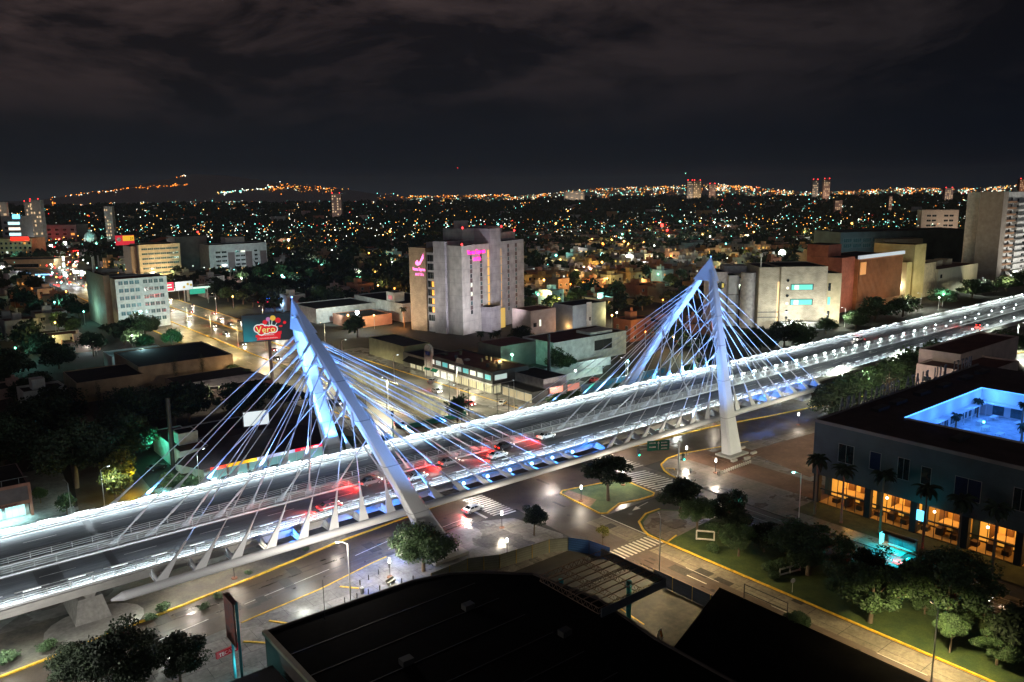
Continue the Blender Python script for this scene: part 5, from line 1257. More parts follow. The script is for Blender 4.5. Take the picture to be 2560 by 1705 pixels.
a = at(640, 1048, 9); MB().obox((a.x, a.y, 7.2), 6.6, .2, 4.2, -.25).build('panel', dsteel, t); MB().obox((a.x, a.y-.2, 7.5), 6.1, .1, 3.6, -.25).build('poster', emi('white_poster', (.7, .78, .8), .75), t); MB().tube((a.x, a.y, 0), (a.x, a.y, 7.2), .3, n=8).build('post', gsteel, t)
S = thing('box_house', 'white house with a box-shaped roof room beside the dark chimney pole on the left', 'house', (56, 200, 0))
block(S, 51, 189, 58, 212, 0, 5.2, white_w, darkred_roof, .3); block(S, 52.4, 194, 57, 199, 5.5, 8.2, white_w, blk, .2, 'roof_room', 'roof_room_roof'); block(S, 58.2, 200, 74, 213, 0, 4.4, mat('dim_white', (.4, .4, .42)), blk, .3, 'rear_wall', 'rear_roof')
lamp('POINT', 'teal_yard_light', (47.5, 200, 6), 1300, (.1, .95, .6), None, radius=.5); lamp('POINT', 'teal_yard_light', (46, 186, 3), 500, (.3, .9, .95), None, radius=.4)
# tall dark billboard poles
for x, y, h, lb in ((50.8, 194.2, 17.6, 'tall black pole beside the white box-roofed house on the left'), (170.2, 192.8, 18.6, 'tall black pole in front of the white-walled house, centre right')):
    t = thing('billboard_pole', lb, 'pole', (x, y, 0)); MB().tube((x, y, 0), (x, y, h*.55), .62, n=14).tube((x, y, h*.55), (x, y, h), .5, n=14).build('pole', mat('black_steel_pole', (.035, .032, .035), rough=.5), t); MB().tube((x, y, h*.55-.1), (x, y, h*.55+.1), .75, n=14).build('flange', dsteel, t)
# lit shop at the left edge
S = thing('corner_shop', 'two-storey shop with salmon frame and teal-lit front, left edge', 'shop building', (13, 192, 0))
block(S, 2, 184, 19.6, 200, 3.2, 7, mat('mauve_brick', (.3, .22, .22)), blk, .1, 'upper_wall')
block(S, 2, 184.6, 19.2, 200, 0, 3.19, white_w, None, 0)
MB().box(1.8, 183.7, 6.7, 19.9, 183.98, 7.3).box(19.4, 183.7, 0, 19.9, 183.98, 6.7).box(11.4, 183.7, 3, 11.8, 183.98, 6.7).box(1.8, 183.7, 2.9, 19.4, 183.98, 3.6).build('salmon_frame', mat('salmon_trim', (.6, .27, .2)), S)
text('lettering', 'Redycom', .85, (15.6, 183.6, 3.0), FACE_T, mat('dark_red_letter', (.2, .02, .02)), S, .02)
for i in range(4): window(S, 'T', 4.5+i*4.1, 184.6, .3, 3.5, 2.5, emi('bright_teal_shop', (.5, .95, .95), .95, True), framew, 2, 'shop_window')
k = MB()
for x in range(3, 20, 3): k.box(x-.04, 184, 7.3, x+.04, 184.08, 8.6)
k.box(2, 184, 8.5, 19.6, 184.1, 8.6); k.build('roof_railing', gsteel, S)
lamp('AREA', 'shop_light', (11, 183.4, 3), 1500, (.55, 1, .95), None, aim=(0, -.55, -.8), size=(15, .5))
occ(-5, 180, 22, 205)
# large dark villas at the left
S = thing('large_villa', 'large low brown villa with flat roofs and two black cypresses', 'house', (85, 290, 0))
br = mat('brown_villa_wall', (.3, .22, .15), c2=(.4, .3, .2))
block(S, 66, 284, 98, 318, 0, 7.6, br, blk, .4); block(S, 46, 278, 66, 300, 0, 6.4, br, blk, .3, 'wing_wall', 'wing_roof'); block(S, 72, 262, 98, 276, 0, 4.6, br, blk, .2, 'front_wall', 'front_roof')
k = MB()
for i in range(7): k.box(70, 250+i*1.5, 5.2, 98, 250.5+i*1.5, 5.5)
k.box(69, 249, 4.9, 70, 261, 5.6); k.build('pergola', grey_w, S)
block(S, 52, 248, 98, 261.9, 0, 4.8, mat('dark_villa_wall', (.16, .13, .11)), blk, .2, 'lower_wall', 'lower_roof')
for y in (262, 268, 274): window(S, 'T', 90, 283.95 if False else 284, 1, 2, 2, E_yel if y == 268 else glassd, dsteel, 0)
lamp('SPOT', 'villa_fill', (75, 232, 9), 6500, (1, .8, .6), None, radius=1, aim=(0, .9, -.12), spot=120); lamp('POINT', 'terrace_light', (97.5, 279, 3), 900, (1, .7, .35), None, radius=.3)  # villa spot has no fixture, added to brighten the brown walls
occ(44, 245, 100, 322)
for x, y, h in ((77, 281, 11.5), (86, 281, 12), (49, 262, 11), (47, 240, 10)): tree(x, y, h, 1.2, 'cypress', 'slim black cypress beside the large brown villa', 'cypresses by the brown villa', 'cypress_tree')
S = thing('teal_lit_pavilion', 'teal-lit glass pavilion roof and garden behind the brown villa', 'pavilion', (80, 335, 0))
block(S, 66, 322, 86, 336, 0, 5, white_w, mat('pale_teal_roof', (.4, .6, .6)), .5)
lamp('POINT', 'garden_light', (92, 340, 5), 3800, (.1, 1, .7), None, radius=.5); lamp('POINT', 'pavilion_light', (76, 318, 9), 1500, (.5, .95, 1), None, radius=.5); occ(64, 320, 98, 345)
for x, y, h, r, k, lb in ((96, 352, 9, 5, 'mid', 'teal-lit bushy tree in the garden by the avenue'), (92, 378, 14, 8, 'mid', 'dark green tree in front of the white office block'), (84, 368, 9, 5, 'mid', 'teal-lit palm-like tree below the white office block')): tree(x, y, h, r, k, lb)
# villa with small white house and garage lights, left
S = thing('garage_house', 'small house with two bright lamps over its garage door, left of the brown villa', 'house', (58, 360, 0))
a = at(218, 878, 0); block(S, a.x-4, a.y, a.x+5, a.y+9, 0, 4, grey_w, blk, .3); MB().box(a.x-2.6, a.y-.15, .1, a.x+2.6, a.y-.02, 2.5).build('garage_door', mat('garage_blue', (.25, .35, .45)), S)
for q in (-2.6, 2.6): MB().ball((a.x+q, a.y-.4, 3.2), .3).build('lamp_glass', E_cool, S)
lamp('POINT', 'garage_light', (a.x, a.y-1.4, 3), 1100, (.75, .95, 1), None, radius=.3)
S = thing('white_cottage', 'small white two-storey house with two dark windows, left of the garage lamps', 'house', (40, 370, 0))
a = at(160, 875, 0); block(S, a.x-7, a.y, a.x+7, a.y+9, 0, 6.6, white_w, darkred_roof, .2); window(S, 'T', a.x-4, a.y, 3.6, 2.2, 1.7, glassd, dsteel, 1); window(S, 'T', a.x+4, a.y, 3.6, 2.2, 1.7, glassd, dsteel, 1)
lamp('SPOT', 'house_light', (a.x, a.y-9, 3), 900, (.8, 1, 1), None, radius=.3, aim=(0, 1, .1), spot=120)
# billboard with candy poster
t = thing('candy_billboard', 'huge dark teal billboard with lollipops, left of the near pylon', 'billboard', (105.8, 268, 0))
MB().tube((105.8, 268, 0), (105.8, 268, 14.4), .62, .55, 14).build('post', mat('brown_steel', (.16, .13, .13), rough=.5), t)
c0 = Vector((105.9, 267, 14.3)); u_ = Vector((.955, -.297, 0)).normalized(); nb = Vector((-.297, -.955, 0)).normalized(); WB, HB_ = 18.4, 9.6
def onb(a, b, o=0): return tuple(c0+u_*(a-WB/2)+Vector((0, 0, b))+nb*o)
def slab(a0, b0, a1, b1, o0, o1): return [onb(a0, b0, o0), onb(a1, b0, o0), onb(a1, b0, o1), onb(a0, b0, o1), onb(a0, b1, o0), onb(a1, b1, o0), onb(a1, b1, o1), onb(a0, b1, o1)]
MB().hexa(slab(0, 0, WB, HB_, -.5, .3)).build('frame', dsteel, t)
pn = bpy.data.materials.new('teal_poster'); pn.use_nodes = True; q = pn.node_tree; bs = q.nodes['Principled BSDF']
nn = q.nodes.new('ShaderNodeTexCoord'); mpn = q.nodes.new('ShaderNodeMapping'); gr_ = q.nodes.new('ShaderNodeTexGradient'); gr_.gradient_type = 'SPHERICAL'
mpn.inputs['Location'].default_value = (.05, 0, -.06); mpn.inputs['Scale'].default_value = (.11, .11, .14)
q.links.new(nn.outputs['Object'], mpn.inputs[0]); q.links.new(mpn.outputs[0], gr_.inputs[0])
mxx = q.nodes.new('ShaderNodeMix'); mxx.data_type = 'RGBA'; q.links.new(gr_.outputs[0], mxx.inputs[0]); mxx.inputs[6].default_value = (.012, .035, .055, 1); mxx.inputs[7].default_value = (.01, .3, .38, 1)
q.links.new(mxx.outputs[2], bs.inputs['Base Color']); q.links.new(mxx.outputs[2], bs.inputs['Emission Color']); bs.inputs['Emission Strength'].default_value = .22; pn.cycles.emission_sampling = 'NONE'
po = MB().add([tuple(Vector(onb(a, b, .32))-Vector(onb(1, 1.2, 0))) for a, b in ((.2, .2), (WB-.2, .2), (WB-.2, HB_-.2), (.2, HB_-.2))], [(0, 1, 2, 3)]).build('poster', pn, t, world=False)
po.location = Vector(onb(1, 1.2, 0))-t.location
P_red, P_wh, P_gr, P_ye, P_pk = emi('poster_red', (.55, .01, .02), .75), emi('poster_white', (.6, .7, .68), .7), emi('poster_lime', (.55, .7, .2), .8), emi('poster_gold', (.65, .42, .05), .7), emi('poster_pink', (.5, .2, .45), .6)
rotb = (R(90), 0, math.atan2(u_.y, u_.x))
def pdisc(a, b, r, o, m_, name, sq=1):
    v = [onb(a+r*math.cos(i*.3307), b+r*sq*math.sin(i*.3307), o) for i in range(19)]; MB().add(v, [tuple(range(19))]).build(name, m_, t)
def pquad(q_, o, m_, name): MB().add([onb(a, b, o) for a, b in q_], [tuple(range(len(q_)))]).build(name, m_, t)
pquad([(5.0, 1.75), (4.4, .5), (12.4, .5), (12.8, 2.9), (8, 1.9)], .36, P_red, 'red_banner'); pquad([(4.2, 1.5), (12.9, 2.2), (13, 3.3), (4.2, 2.4)], .37, P_red, 'red_banner')
for a, b, a2, b2 in ((8.2, 4.8, 7.4, 6.4), (9, 5, 9.0, 7.4), (9.6, 5, 10.2, 8), (10.6, 5, 12.2, 7), (11, 4.8, 12.8, 5.2)): pquad([(a-.12, b), (a+.12, b), (a2+.12, b2), (a2-.12, b2)], .37, P_wh, 'lollipop_stick')
pdisc(10.3, 8, .95, .40, P_ye, 'lollipop'); pdisc(8.7, 7.7, .75, .39, P_pk, 'lollipop'); pdisc(7.6, 6.7, .8, .38, P_red, 'lollipop'); pdisc(12, 7.1, .95, .39, P_red, 'lollipop'); pdisc(14.2, 6.2, .55, .38, P_red, 'lollipop'); pdisc(12.8, 5, .6, .38, P_red, 'lollipop', .6)
for (a, b, r_) in ((5.2, 4.6, 1.35), (6.4, 4.9, 1.2), (6.2, 3.6, 1.3), (8, 4.1, 1.45), (9.6, 4.2, 1.35), (10.4, 4.1, 1.2)):
    pdisc(a, b, r_+.22, .41, P_wh, 'logo_outline')
for (a, b, r_) in ((5.2, 4.6, 1.2), (6.4, 4.9, 1.05), (6.2, 3.6, 1.15), (8, 4.1, 1.3), (9.6, 4.2, 1.2), (10.4, 4.1, 1.05)):
    pdisc(a, b, r_, .43, P_red, 'logo_field')
text('logo_lettering', 'Vero', 3.3, onb(7.7, 3.1, .46), rotb, P_gr, t, .02, sx=.98)
text('lettering', 'ENTRE AMIGOS,', .62, onb(8.2, 2.0, .42), rotb, P_wh, t, .01); text('lettering', 'TODO ES MÁS DIVERTIDO', .52, onb(8.4, .9, .42), rotb, P_wh, t, .01)
lamp('SPOT', 'billboard_light', onb(3, -1.2, 2.2), 120, (.6, .95, 1), None, radius=.2, aim=-nb+Vector((0, 0, .9)), spot=110)

# ------------------------------------------------------------------ dark hotel on the right with blue courtyard
panel = brick('dark_metal_panels', (.035, .062, .07), (.042, .07, .08), 1.5, 1.1, .03, rough=.4, mcol=(.04, .055, .06))
D = thing('dark_hotel', 'dark low hotel with a glowing blue roof courtyard and amber ground floor, right side', 'hotel', (185, 60, 0))
X0, X1, Y0, Y1, ZR = 148, 228, 8, 84.6, 17.5
cx0, cx1, cy0, cy1 = 163, 201.5, 26, 73.5; ZC = 11.6
w = MB()
w.box(X0, Y0, 6.2, cx0, Y1, ZR-.05).box(cx1, Y0, 0, X1, Y1, ZR-.05).box(cx0, cy1, 0, cx1, Y1, ZR-.05).box(cx0, Y0, 0, cx1, cy0, ZR-.05).box(153.5, Y0, 0, cx0, Y1, 6.19)
w.build('wall', panel, D)
r_ = MB()
r_.rect(X0+.3, Y0, cx0-.1, Y1-.3, ZR).rect(cx1+.1, Y0, X1, Y1-.3, ZR).rect(cx0-.1, cy1+.1, cx1+.1, Y1-.3, ZR).rect(cx0-.1, Y0, cx1+.1, cy0-.1, ZR)
r_.build('roof', mat('brown_gravel_roof', (.05, .035, .03), c2=(.08, .055, .05), scale=.3, fine=1.5), D)
MB().box(X0-.06, Y0, ZR-.3, X0+.3, Y1-.31, ZR+.35).box(X0-.06, Y1-.3, ZR-.3, X1, Y1+.06, ZR+.35).build('parapet', mat('parapet_metal', (.2, .17, .16), rough=.4), D)
# courtyard
cwm = mat('courtyard_white', (.72, .74, .76), rough=.6, var=.05)


c_ = MB(); c_.box(cx0+.02, cy0, ZC, cx0+.3, cy1-.4, ZR+.25).box(cx0+.02, cy1-.38, ZC, cx1-.02, cy1-.02, ZR+.25).box(cx1-.3, cy0, ZC, cx1-.02, cy1-.4, ZR+.25)
c_.build('courtyard_wall', cwm, D)
MB().rect(cx0+.3, cy0, cx1-.3, cy1-.38, ZC+.02).build('terrace', mat('terrace_paving', (.5, .52, .55), fine=1), D)
k = MB().box(cx0+.3, cy1-2.2, ZC+3, cx1-.3, cy1-.4, ZC+3.2).box(cx1-2.4, cy0, ZC+3, cx1-.31, cy1-2.3, ZC+3.2); k.build('canopy', cwm, D)
for i in range(11): window(D, 'T', cx0+4+i*3.2, cy1-.38, ZC+.3, 2.2, 2.4, glasst, framew, 1)
for i in range(11): MB().box(cx1-.36, 30+i*3.8, ZC+.3, cx1-.31, 32.4+i*3.8, ZC+2.8).build('door', glasst, D)
for i in range(9): MB().tube((cx0+5+i*4, cy1-2.1, ZC), (cx0+5+i*4, cy1-2.1, ZC+3), .1, n=6).build('column', cwm, D)
for i, (x, y) in enumerate(((181, 68.3), (187, 66.5), (191, 69), (184, 62.5), (196, 63), (177, 65), (192, 58), (186, 55), (197, 68.5), (174, 61))):
    t = thing('terrace_table', 'white table in the blue courtyard, %s' % ('near the back wall', 'in the middle of the back row', 'right of the middle table', 'in front of the middle', 'by the right wall', 'by the left wall', 'near the pool', 'left of the pool', 'in the back right corner', 'front left')[i], 'table', (x, y, ZC), 0, 'terrace tables')
    MB().box(-1.3, -.6, .95, 1.3, .6, 1.03).build('table_top', cwm, t, world=False)
    for q in ((-1.1, -.45), (1.1, -.45), (-1.1, .45), (1.1, .45)): MB().box(q[0]-.05, q[1]-.05, 0, q[0]+.05, q[1]+.05, .95).build('leg', cwm, t, world=False)
for i, (x, y, h) in enumerate(((190.8, 60.8, 7), (181.5, 70.5, 4.2), (184.5, 58.5, 4), (197, 72, 4.5))): palm(x, y, h, 1.7, 'small palm silhouetted in the blue-lit courtyard, %s' % ('tallest, at the right', 'at the back left', 'in front of the pool', 'at the back right corner')[i], 'courtyard palms', z=ZC)
t = thing('roof_pool', 'pale rimmed pool box in the front of the blue courtyard', 'pool', (190, 48, ZC)); MB().box(180, 40, ZC, 198, 54, ZC+1.1).build('basin', cwm, t); MB().rect(180.8, 40.8, 197.2, 53.2, ZC+1.12).build('water', emi('blue_pool_glow', (.15, .5, 1), .9), t)
k = MB(); k.box(180, 54.2, ZC, 180.1, 54.3, ZC+1.9).box(186, 54.2, ZC, 186.1, 54.3, ZC+1.9).box(192, 54.2, ZC, 192.1, 54.3, ZC+1.9).box(180, 54.2, ZC+1.8, 198, 54.3, ZC+1.9); k.build('rail', gsteel, t)
for (x, y, z, a, sz) in ((cx0+9, 60, ZR-.3, (-1, 0, -.3), (24, .3)), (182, cy1-6, ZR-.2, (0, 1, -.25), (34, .3)), (194, 55, ZR-.4, (1, 0, -.3), (24, .3))):
    pass
lamp('AREA', 'courtyard_blue_light', (182, 50, ZR-.25), 5600, (.05, .25, 1), None, aim=(0, .05, -1), size=(34, 40))
for x in (168, 176, 184, 192, 199): lamp('POINT', 'courtyard_blue_light', (x, cy1-3.2, ZR-.9), 420, (.06, .26, 1), None, radius=.3)
for y in (68, 60, 52, 44): lamp('POINT', 'courtyard_blue_light', (cx1-3.2, y, ZR-.9), 300, (.06, .26, 1), None, radius=.3)
E_ledb = emi('blue_led_strip', (.08, .35, 1), 2.2)
MB().box(cx0, cy1-.5, ZR+.26, cx1, cy1-.1, ZR+.32).box(cx1-.5, cy0, ZR+.26, cx1-.1, cy1-.6, ZR+.32).build('led_strip', E_ledb, D)
k = MB().ball((188.5, 67.5, ZC+1.5), .3).build('table_lamp', emi('teal_table_lamp', (.2, 1, .9), 4), D)
# roof vents
for i, (x, y) in enumerate(((166, 80), (174, 80), (186, 80.2), (197, 80), (209, 80), (219, 80), (206, 60), (157, 60))):
    MB().box(x-2.5, y-.9, ZR, x+2.5, y+.9, ZR+.7).build('roof_vent', dsteel, D)
# amber ground floor
amb = emi('amber_room_glow', (1, .45, .06), .5); amb2 = emi('dim_amber_glow', (.8, .34, .04), .25)
ys = [83.6, 72.6, 63.6, 54.4, 45.6, 36.5, 27, 18]
for i in range(len(ys)-1):
    y1_, y0_ = ys[i], ys[i+1]
    MB().box(X0+.1, y1_-.6, 0, X0+1.2, y1_+.6, 6.19).build('column', mat('black_column', (.02, .02, .022)), D)
    MB().box(153.3, y0_+.7, .5, 153.45, y1_-.7, 6).build('back_wall', [amb, amb2][0 if i % 3 != 2 else 1], D)
    MB().box(X0+.4, y0_+.7, .1, 153.2, y1_-.7, .2).build('floor', mat('warm_floor', (.4, .25, .1)), D)
    k = MB()
    for q in range(1, 5): yy = y0_+.7+(y1_-y0_-1.4)*q/5; k.box(X0+.5, yy-.06, .2, X0+.58, yy+.06, 6.1)
    k.box(X0+.5, y0_+.7, 3.0, X0+.6, y1_-.7, 3.3); k.build('glazing_bars', dsteel, D)
    for q in range(3):
        yy = y0_+2+q*2.6; MB().box(150.2, yy, .2, 151.6, yy+1.2, 1.1+.5*(q % 2)).build('furniture', mat('dark_wood', (.08, .04, .02)), D)
        if q < 2: MB().box(152.4, yy+.4, .2, 153.25, yy+1.6, 4.4).build('cupboard', mat('wood_panel', (.22, .1, .03)), D)
    MB().hexa([(149.5, y0_+1, 2.9), (152.8, y0_+1, 2.9), (152.8, y1_-4, 2.9), (149.5, y1_-4, 2.9), (149.5, y0_+1, 3.1), (152.8, y0_+1, 3.1), (152.8, y1_-4, 3.1), (149.5, y1_-4, 3.1)]).build('mezzanine', mat('warm_floor', (.4, .25, .1)), D)
    lamp('AREA', 'lobby_light', (150.8, (y0_+y1_)/2, 6), 300, (1, .52, .14), None, aim=(0, 0, -1), size=(3, 6))
for y in (68.5, 59.6, 50.5): MB().ball((X0-.35, y, 5.6), .25).build('wall_lamp', E_warm, D)
MB().box(X0-.25, 61.4, 3.0, X0-.1, 62.8, 5.0).build('blue_logo_sign', emi('cyan_logo', (.1, .6, 1), 2.5), D)
for i, (y, z, w_, h_, m_) in enumerate(((77.5, 10.2, 3.2, 3.8, 1), (71.5, 10.4, 2.2, 3.6, 0), (66, 10, 2.2, 4.2, 1), (61.8, 10.2, 1.8, 3.4, 0), (54.5, 9.4, 4.4, 4, 1), (46, 10, 2.4, 4, 1), (38, 10, 3, 4, 1))):
    window(D, 'S', X0, y, z, w_, h_, mat('night_blue_glass', (.02, .025, .06), rough=.1) if i in (1, 4) else glassd, mat('pale_trim', (.3, .29, .28)), m_)
occ(140, 5, 232, 90)
# reversed roof lettering seen from behind
L = 'HOTEL RIU PLAZA GUADALAJARA'
xs = np.linspace(222, 157.5, len(L))
for i, ch in enumerate(L):
    if ch == ' ': continue
    o = text('roof_letter', ch, 4.3, (xs[i], Y1-.4, ZR+.35), (R(90), 0, R(180)), mat('letter_metal', (.2, .2, .22), rough=.4), D, .12, sx=.62)
lamp('AREA', 'letter_tree_fill', (190, Y1+1.2, ZR-.6), 9000, (1, .93, .68), None, aim=(0, .95, -.1), size=(60, .3))  # unseen area light behind the letters, turned up to brighten the trees
S = thing('pink_flat_house', 'pale pink flat-roofed building with a dark red roof behind the dark hotel, right edge', 'building', (262, 100, 0))
block(S, 236, 86, 262, 104, 0, 13, mat('pale_pink_render', (.55, .42, .38)), darkred_roof, .6); block(S, 246, 96, 290, 108, 0, 15.5, mat('pale_pink_render', (.55, .42, .38)), darkred_roof, .6, 'upper_wall', 'upper_roof')
for i in range(4): window(S, 'S', 236, 88.6+i*4, 8.8, 2, 1.3, glassd, dsteel, 0)
lamp('SPOT', 'facade_light', (220, 104, 6), 3500, (1, .8, .7), None, radius=.6, aim=(1, -.3, .3), spot=110); occ(232, 80, 292, 110)

# ------------------------------------------------------------------ foreground: black roofs, fences, truss, kiosk
F_ = thing('black_roofed_hall', 'huge black-roofed hall filling the bottom centre', 'hall', (55, 60, 0))
rp = [(35.6, 99.2), (47, 99), (59, 98.6), (64.5, 97), (68.5, 94.2), (74.6, 88.4), (76.9, 76), (75.2, 64), (75.2, 10), (35.6, 10)]
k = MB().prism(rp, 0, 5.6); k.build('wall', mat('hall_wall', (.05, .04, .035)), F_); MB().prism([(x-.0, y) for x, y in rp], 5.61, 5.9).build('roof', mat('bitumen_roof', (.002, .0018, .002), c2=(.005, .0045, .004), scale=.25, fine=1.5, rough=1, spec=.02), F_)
for x, y in ((46, 80), (60, 86), (66, 72)): MB().box(x, y, 5.9, x+1.6, y+1.2, 6.7).build('roof_unit', mat('black_unit', (.012, .012, .012)), F_)
k = MB()
for y in range(14, 98, 6): k.box(36.2, y, 5.9, 58 if y > 92 else 66, y+.12, 5.96)
k.build('roof_seams', mat('seam_dark', (.009, .008, .008)), F_)
k = MB(); k.strip(rp+[rp[0]], .25, 5.9, 6.25); k.build('parapet', mat('dark_parapet2', (.035, .026, .022)), F_)
MB().strip([(35.6, 10), (35.6, 99.2)], .7, 5.9, 6.4).build('lit_parapet', mat('tan_parapet', (.2, .17, .11)), F_)
S = thing('dark_corner_building', 'second black flat-roofed building at the bottom right of the hall', 'building', (84, 55, 0))
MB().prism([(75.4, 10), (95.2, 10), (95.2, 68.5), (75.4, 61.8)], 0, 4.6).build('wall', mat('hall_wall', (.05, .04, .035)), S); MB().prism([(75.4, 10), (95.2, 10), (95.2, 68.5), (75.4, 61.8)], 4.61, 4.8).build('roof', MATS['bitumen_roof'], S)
k = MB()
for y in (64, 56.8): k.box(95, y-.05, 4.8, 95.1, y+.05, 7.2)
k.box(95, 56.8, 7.1, 95.1, 64, 7.2).box(95, 56.8, 5.9, 95.1, 64, 6.0); k.build('roof_frame', dsteel, S)
t = thing('steel_canopy', 'open rusty lattice-truss canopy without cladding beside the brown avenue', 'canopy', (80, 78, 0))
rust = mat('rusty_steel', (.1, .06, .04), c2=(.17, .1, .06), scale=1)
def truss(a, b, h=1.0, n=14, name='truss'):
    a = Vector(a); b = Vector(b); k = MB(); up_ = Vector((0, 0, h)); k.tube(a, b, .07, n=4); k.tube(a+up_, b+up_, .07, n=4)
    for i in range(n):
        p, q_ = a+(b-a)*i/n, a+(b-a)*(i+.5)/n; e_ = a+(b-a)*(i+1)/n; k.tube(p, q_+up_, .035, n=3); k.tube(q_+up_, e_, .035, n=3)
    k.build(name, rust, t)
for x in (73.2, 77.6, 82, 86.4): truss((x, 72.6, 6.6), (x, 85.2, 6.6), .9, 12)
for y in (85.2, 72.6, 79): truss((73.2, y, 6.6), (86.4, y, 6.6), .9, 12)
for y in (74, 75.5, 77, 78.3, 80.2, 81.7, 83.2): MB().box(73.2, y, 7.6, 86.4, y+.12, 7.75).build('purlin', rust, t)
MB().box(86.5, 72.2, 6.3, 86.8, 85.4, 7.7).box(73.2, 72.0, 6.3, 86.8, 72.19, 7.6).build('fascia', mat('dark_sheet', (.06, .07, .08), rough=.4), t)
for x, y in ((83.6, 76.5), (76, 83.5)): MB().tube((x, y, 0), (x, y, 6.6), .38, n=10).build('column', mat('teal_column', (.03, .3, .3)), t)
struct('dark_yard', MB().rect(66, 82, 95.4, 100, .145), mat('unlit_yard_tone', (.02, .02, .018), c2=(.035, .033, .03)))  # near-black ground colour stands in for the lack of light here
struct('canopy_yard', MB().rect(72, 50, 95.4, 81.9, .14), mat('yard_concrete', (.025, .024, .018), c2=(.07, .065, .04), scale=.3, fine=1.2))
lamp('SPOT', 'yard_light', (84, 76, 6.1), 130, (1, .9, .45), None, radius=.3, aim=(0, 0, -1), spot=140)
yl2 = MB().obox((84.8, 77.5, .15), 7, .25, .03, 1.45); tag(yl2.build('yellow_yard_line', yel), kind='structure')
t = thing('a_frame_board', 'small white folding board standing in the dark yard under the canopy', 'sign board', (83.5, 70.2, .14), .3)
MB().hexa([(-.45, -.35, 0), (.45, -.35, 0), (.45, -.31, 0), (-.45, -.31, 0), (-.45, -.05, 1.3), (.45, -.05, 1.3), (.45, -.01, 1.3), (-.45, -.01, 1.3)]).hexa([(-.45, .31, 0), (.45, .31, 0), (.45, .35, 0), (-.45, .35, 0), (-.45, .01, 1.3), (.45, .01, 1.3), (.45, .05, 1.3), (-.45, .05, 1.3)]).build('panels', whp, t, world=False)
MB().add([(-.3, -.34, .2), (.3, -.34, .2), (.3, -.1, 1.1), (-.3, -.1, 1.1)], [(0, 1, 2, 3)]).build('orange_poster', mat('orange_print', (.6, .25, .03)), t, world=False)
def sheetfence(pts, h, m_, label, postm, name='sheet_fence'):
    t = thing(name, label, 'fence', (*pts[0], 0))
    for a, b in zip(pts, pts[1:]):
        a_, b_ = Vector((*a, 0)), Vector((*b, 0)); n_ = max(1, round((b_-a_).length/3.4)); d_ = (b_-a_).normalized(); nn_ = Vector((-d_.y, d_.x, 0))
        for i in range(n_):
            p, q_ = a_+(b_-a_)*i/n_, a_+(b_-a_)*(i+1)/n_; k = MB()
            rows = 12
            for j in range(rows):
                o_ = nn_*(.05 if j % 2 else -.0); z0, z1 = .1+h*j/rows, .1+h*(j+1)/rows; o2 = nn_*(.0 if j % 2 else .05)
                k.add([p+o_+Vector((0, 0, z0)), q_+o_+Vector((0, 0, z0)), q_+o2+Vector((0, 0, z1)), p+o2+Vector((0, 0, z1))], [(0, 1, 2, 3)])
            k.build('panel', m_, t); MB().tube(p, p+Vector((0, 0, h+.15)), .07, n=6).build('post', postm, t)
    return t
sheetm = mat('corrugated_sheet', (.2, .22, .2), rough=.4, metal=.3); bluem = mat('blue_sheet', (.04, .12, .35), rough=.4); pyel = mat('yellow_post', (.5, .35, .08))
sheetfence([(66, 104.5), (73.8, 105), (79, 102.6), (85.8, 101.9), (89.6, 101.6), (92.8, 100)], 2.6, sheetm, 'grey-green corrugated metal fence along the corner pavement in front of the black hall', pyel)
sheetfence([(92.8, 100), (94.8, 96.6), (95.6, 92.2)], 2.6, bluem, 'blue corrugated metal fence at the corner by the wide zebra crossing', dsteel)
sheetfence([(95.6, 82), (95.7, 74), (95.8, 67)], 2.4, mat('dark_blue_sheet', (.03, .045, .07), rough=.5), 'dark sheet fence between the canopy yard and the brown avenue', pyel)
# red kiosk with sign and the tall two-post advertising board
t = thing('beer_shop', 'small shop with a red sign board and teal shutter at the bottom left', 'shop building', (29, 92, 0))
MB().box(24, 84, 0, 34.6, 94.6, 3.4).build('wall', mat('kiosk_wall', (.06, .2, .2)), t)
k = MB()
for j in range(16): k.box(26.2, 94.7, .2+j*.18, 34.4, 94.76, .33+j*.18)
MB().box(23.8, 83.8, 3.42, 34.8, 94.9, 3.6).build('roof', mat('dark_kiosk_roof', (.03, .03, .035)), t)
sh = MB()
for j in range(18): sh.box(29.6, 83.6-.03*(j % 2), .2+j*.17, 34.6, 83.9, .36+j*.17)
sh.build('shutter', mat('teal_shutter', (.04, .22, .24), rough=.4), t)
a = at(570, 1628, 3.4)
sgb = MB().obox((a.x, a.y, 3.0), 3.4, .3, .9, .15).build('sign_board', emi('beer_red', (.3, .004, .015), .35), t)
text('lettering', 'TECATE', .7, (a.x-.1, a.y-.2, 3.22), (R(90), 0, .15), whp, t, .02)
lamp('POINT', 'kiosk_light', (a.x+.5, a.y-3, 2.2), 120, (.2, .9, .9), None, radius=.3)
t = thing('two_post_sign', 'tall narrow advertising board edge-on with two teal posts, bottom left', 'advertising board', (31.9, 99.4, 0))
a0 = at(566, 1484, 12.2); d_ = Vector((.02, -1, 0)); tealp = mat('teal_post', (.1, .42, .5), rough=.4)
pa = Vector((a0.x, a0.y, 0)); pb = pa+d_*3.4
MB().tube(pa+d_*.8, pa+d_*.8+Vector((0, 0, 12.3)), .19, n=10).build('post', tealp, t); MB().tube(pb, pb+Vector((0, 0, 12.3)), .19, n=10).build('post', tealp, t)
MB().box(a0.x-.45, pb.y-.1, 6.0, a0.x-.22, a0.y, 12.1).build('panel', mat('poster_dark_print', (.06, .08, .09), c2=(.25, .06, .04), scale=.8), t)
MB().box(a0.x-.5, pb.y-.15, 12.1, a0.x+.25, a0.y+.05, 12.3).build('top_frame', mat('brown_frame', (.2, .1, .08)), t)
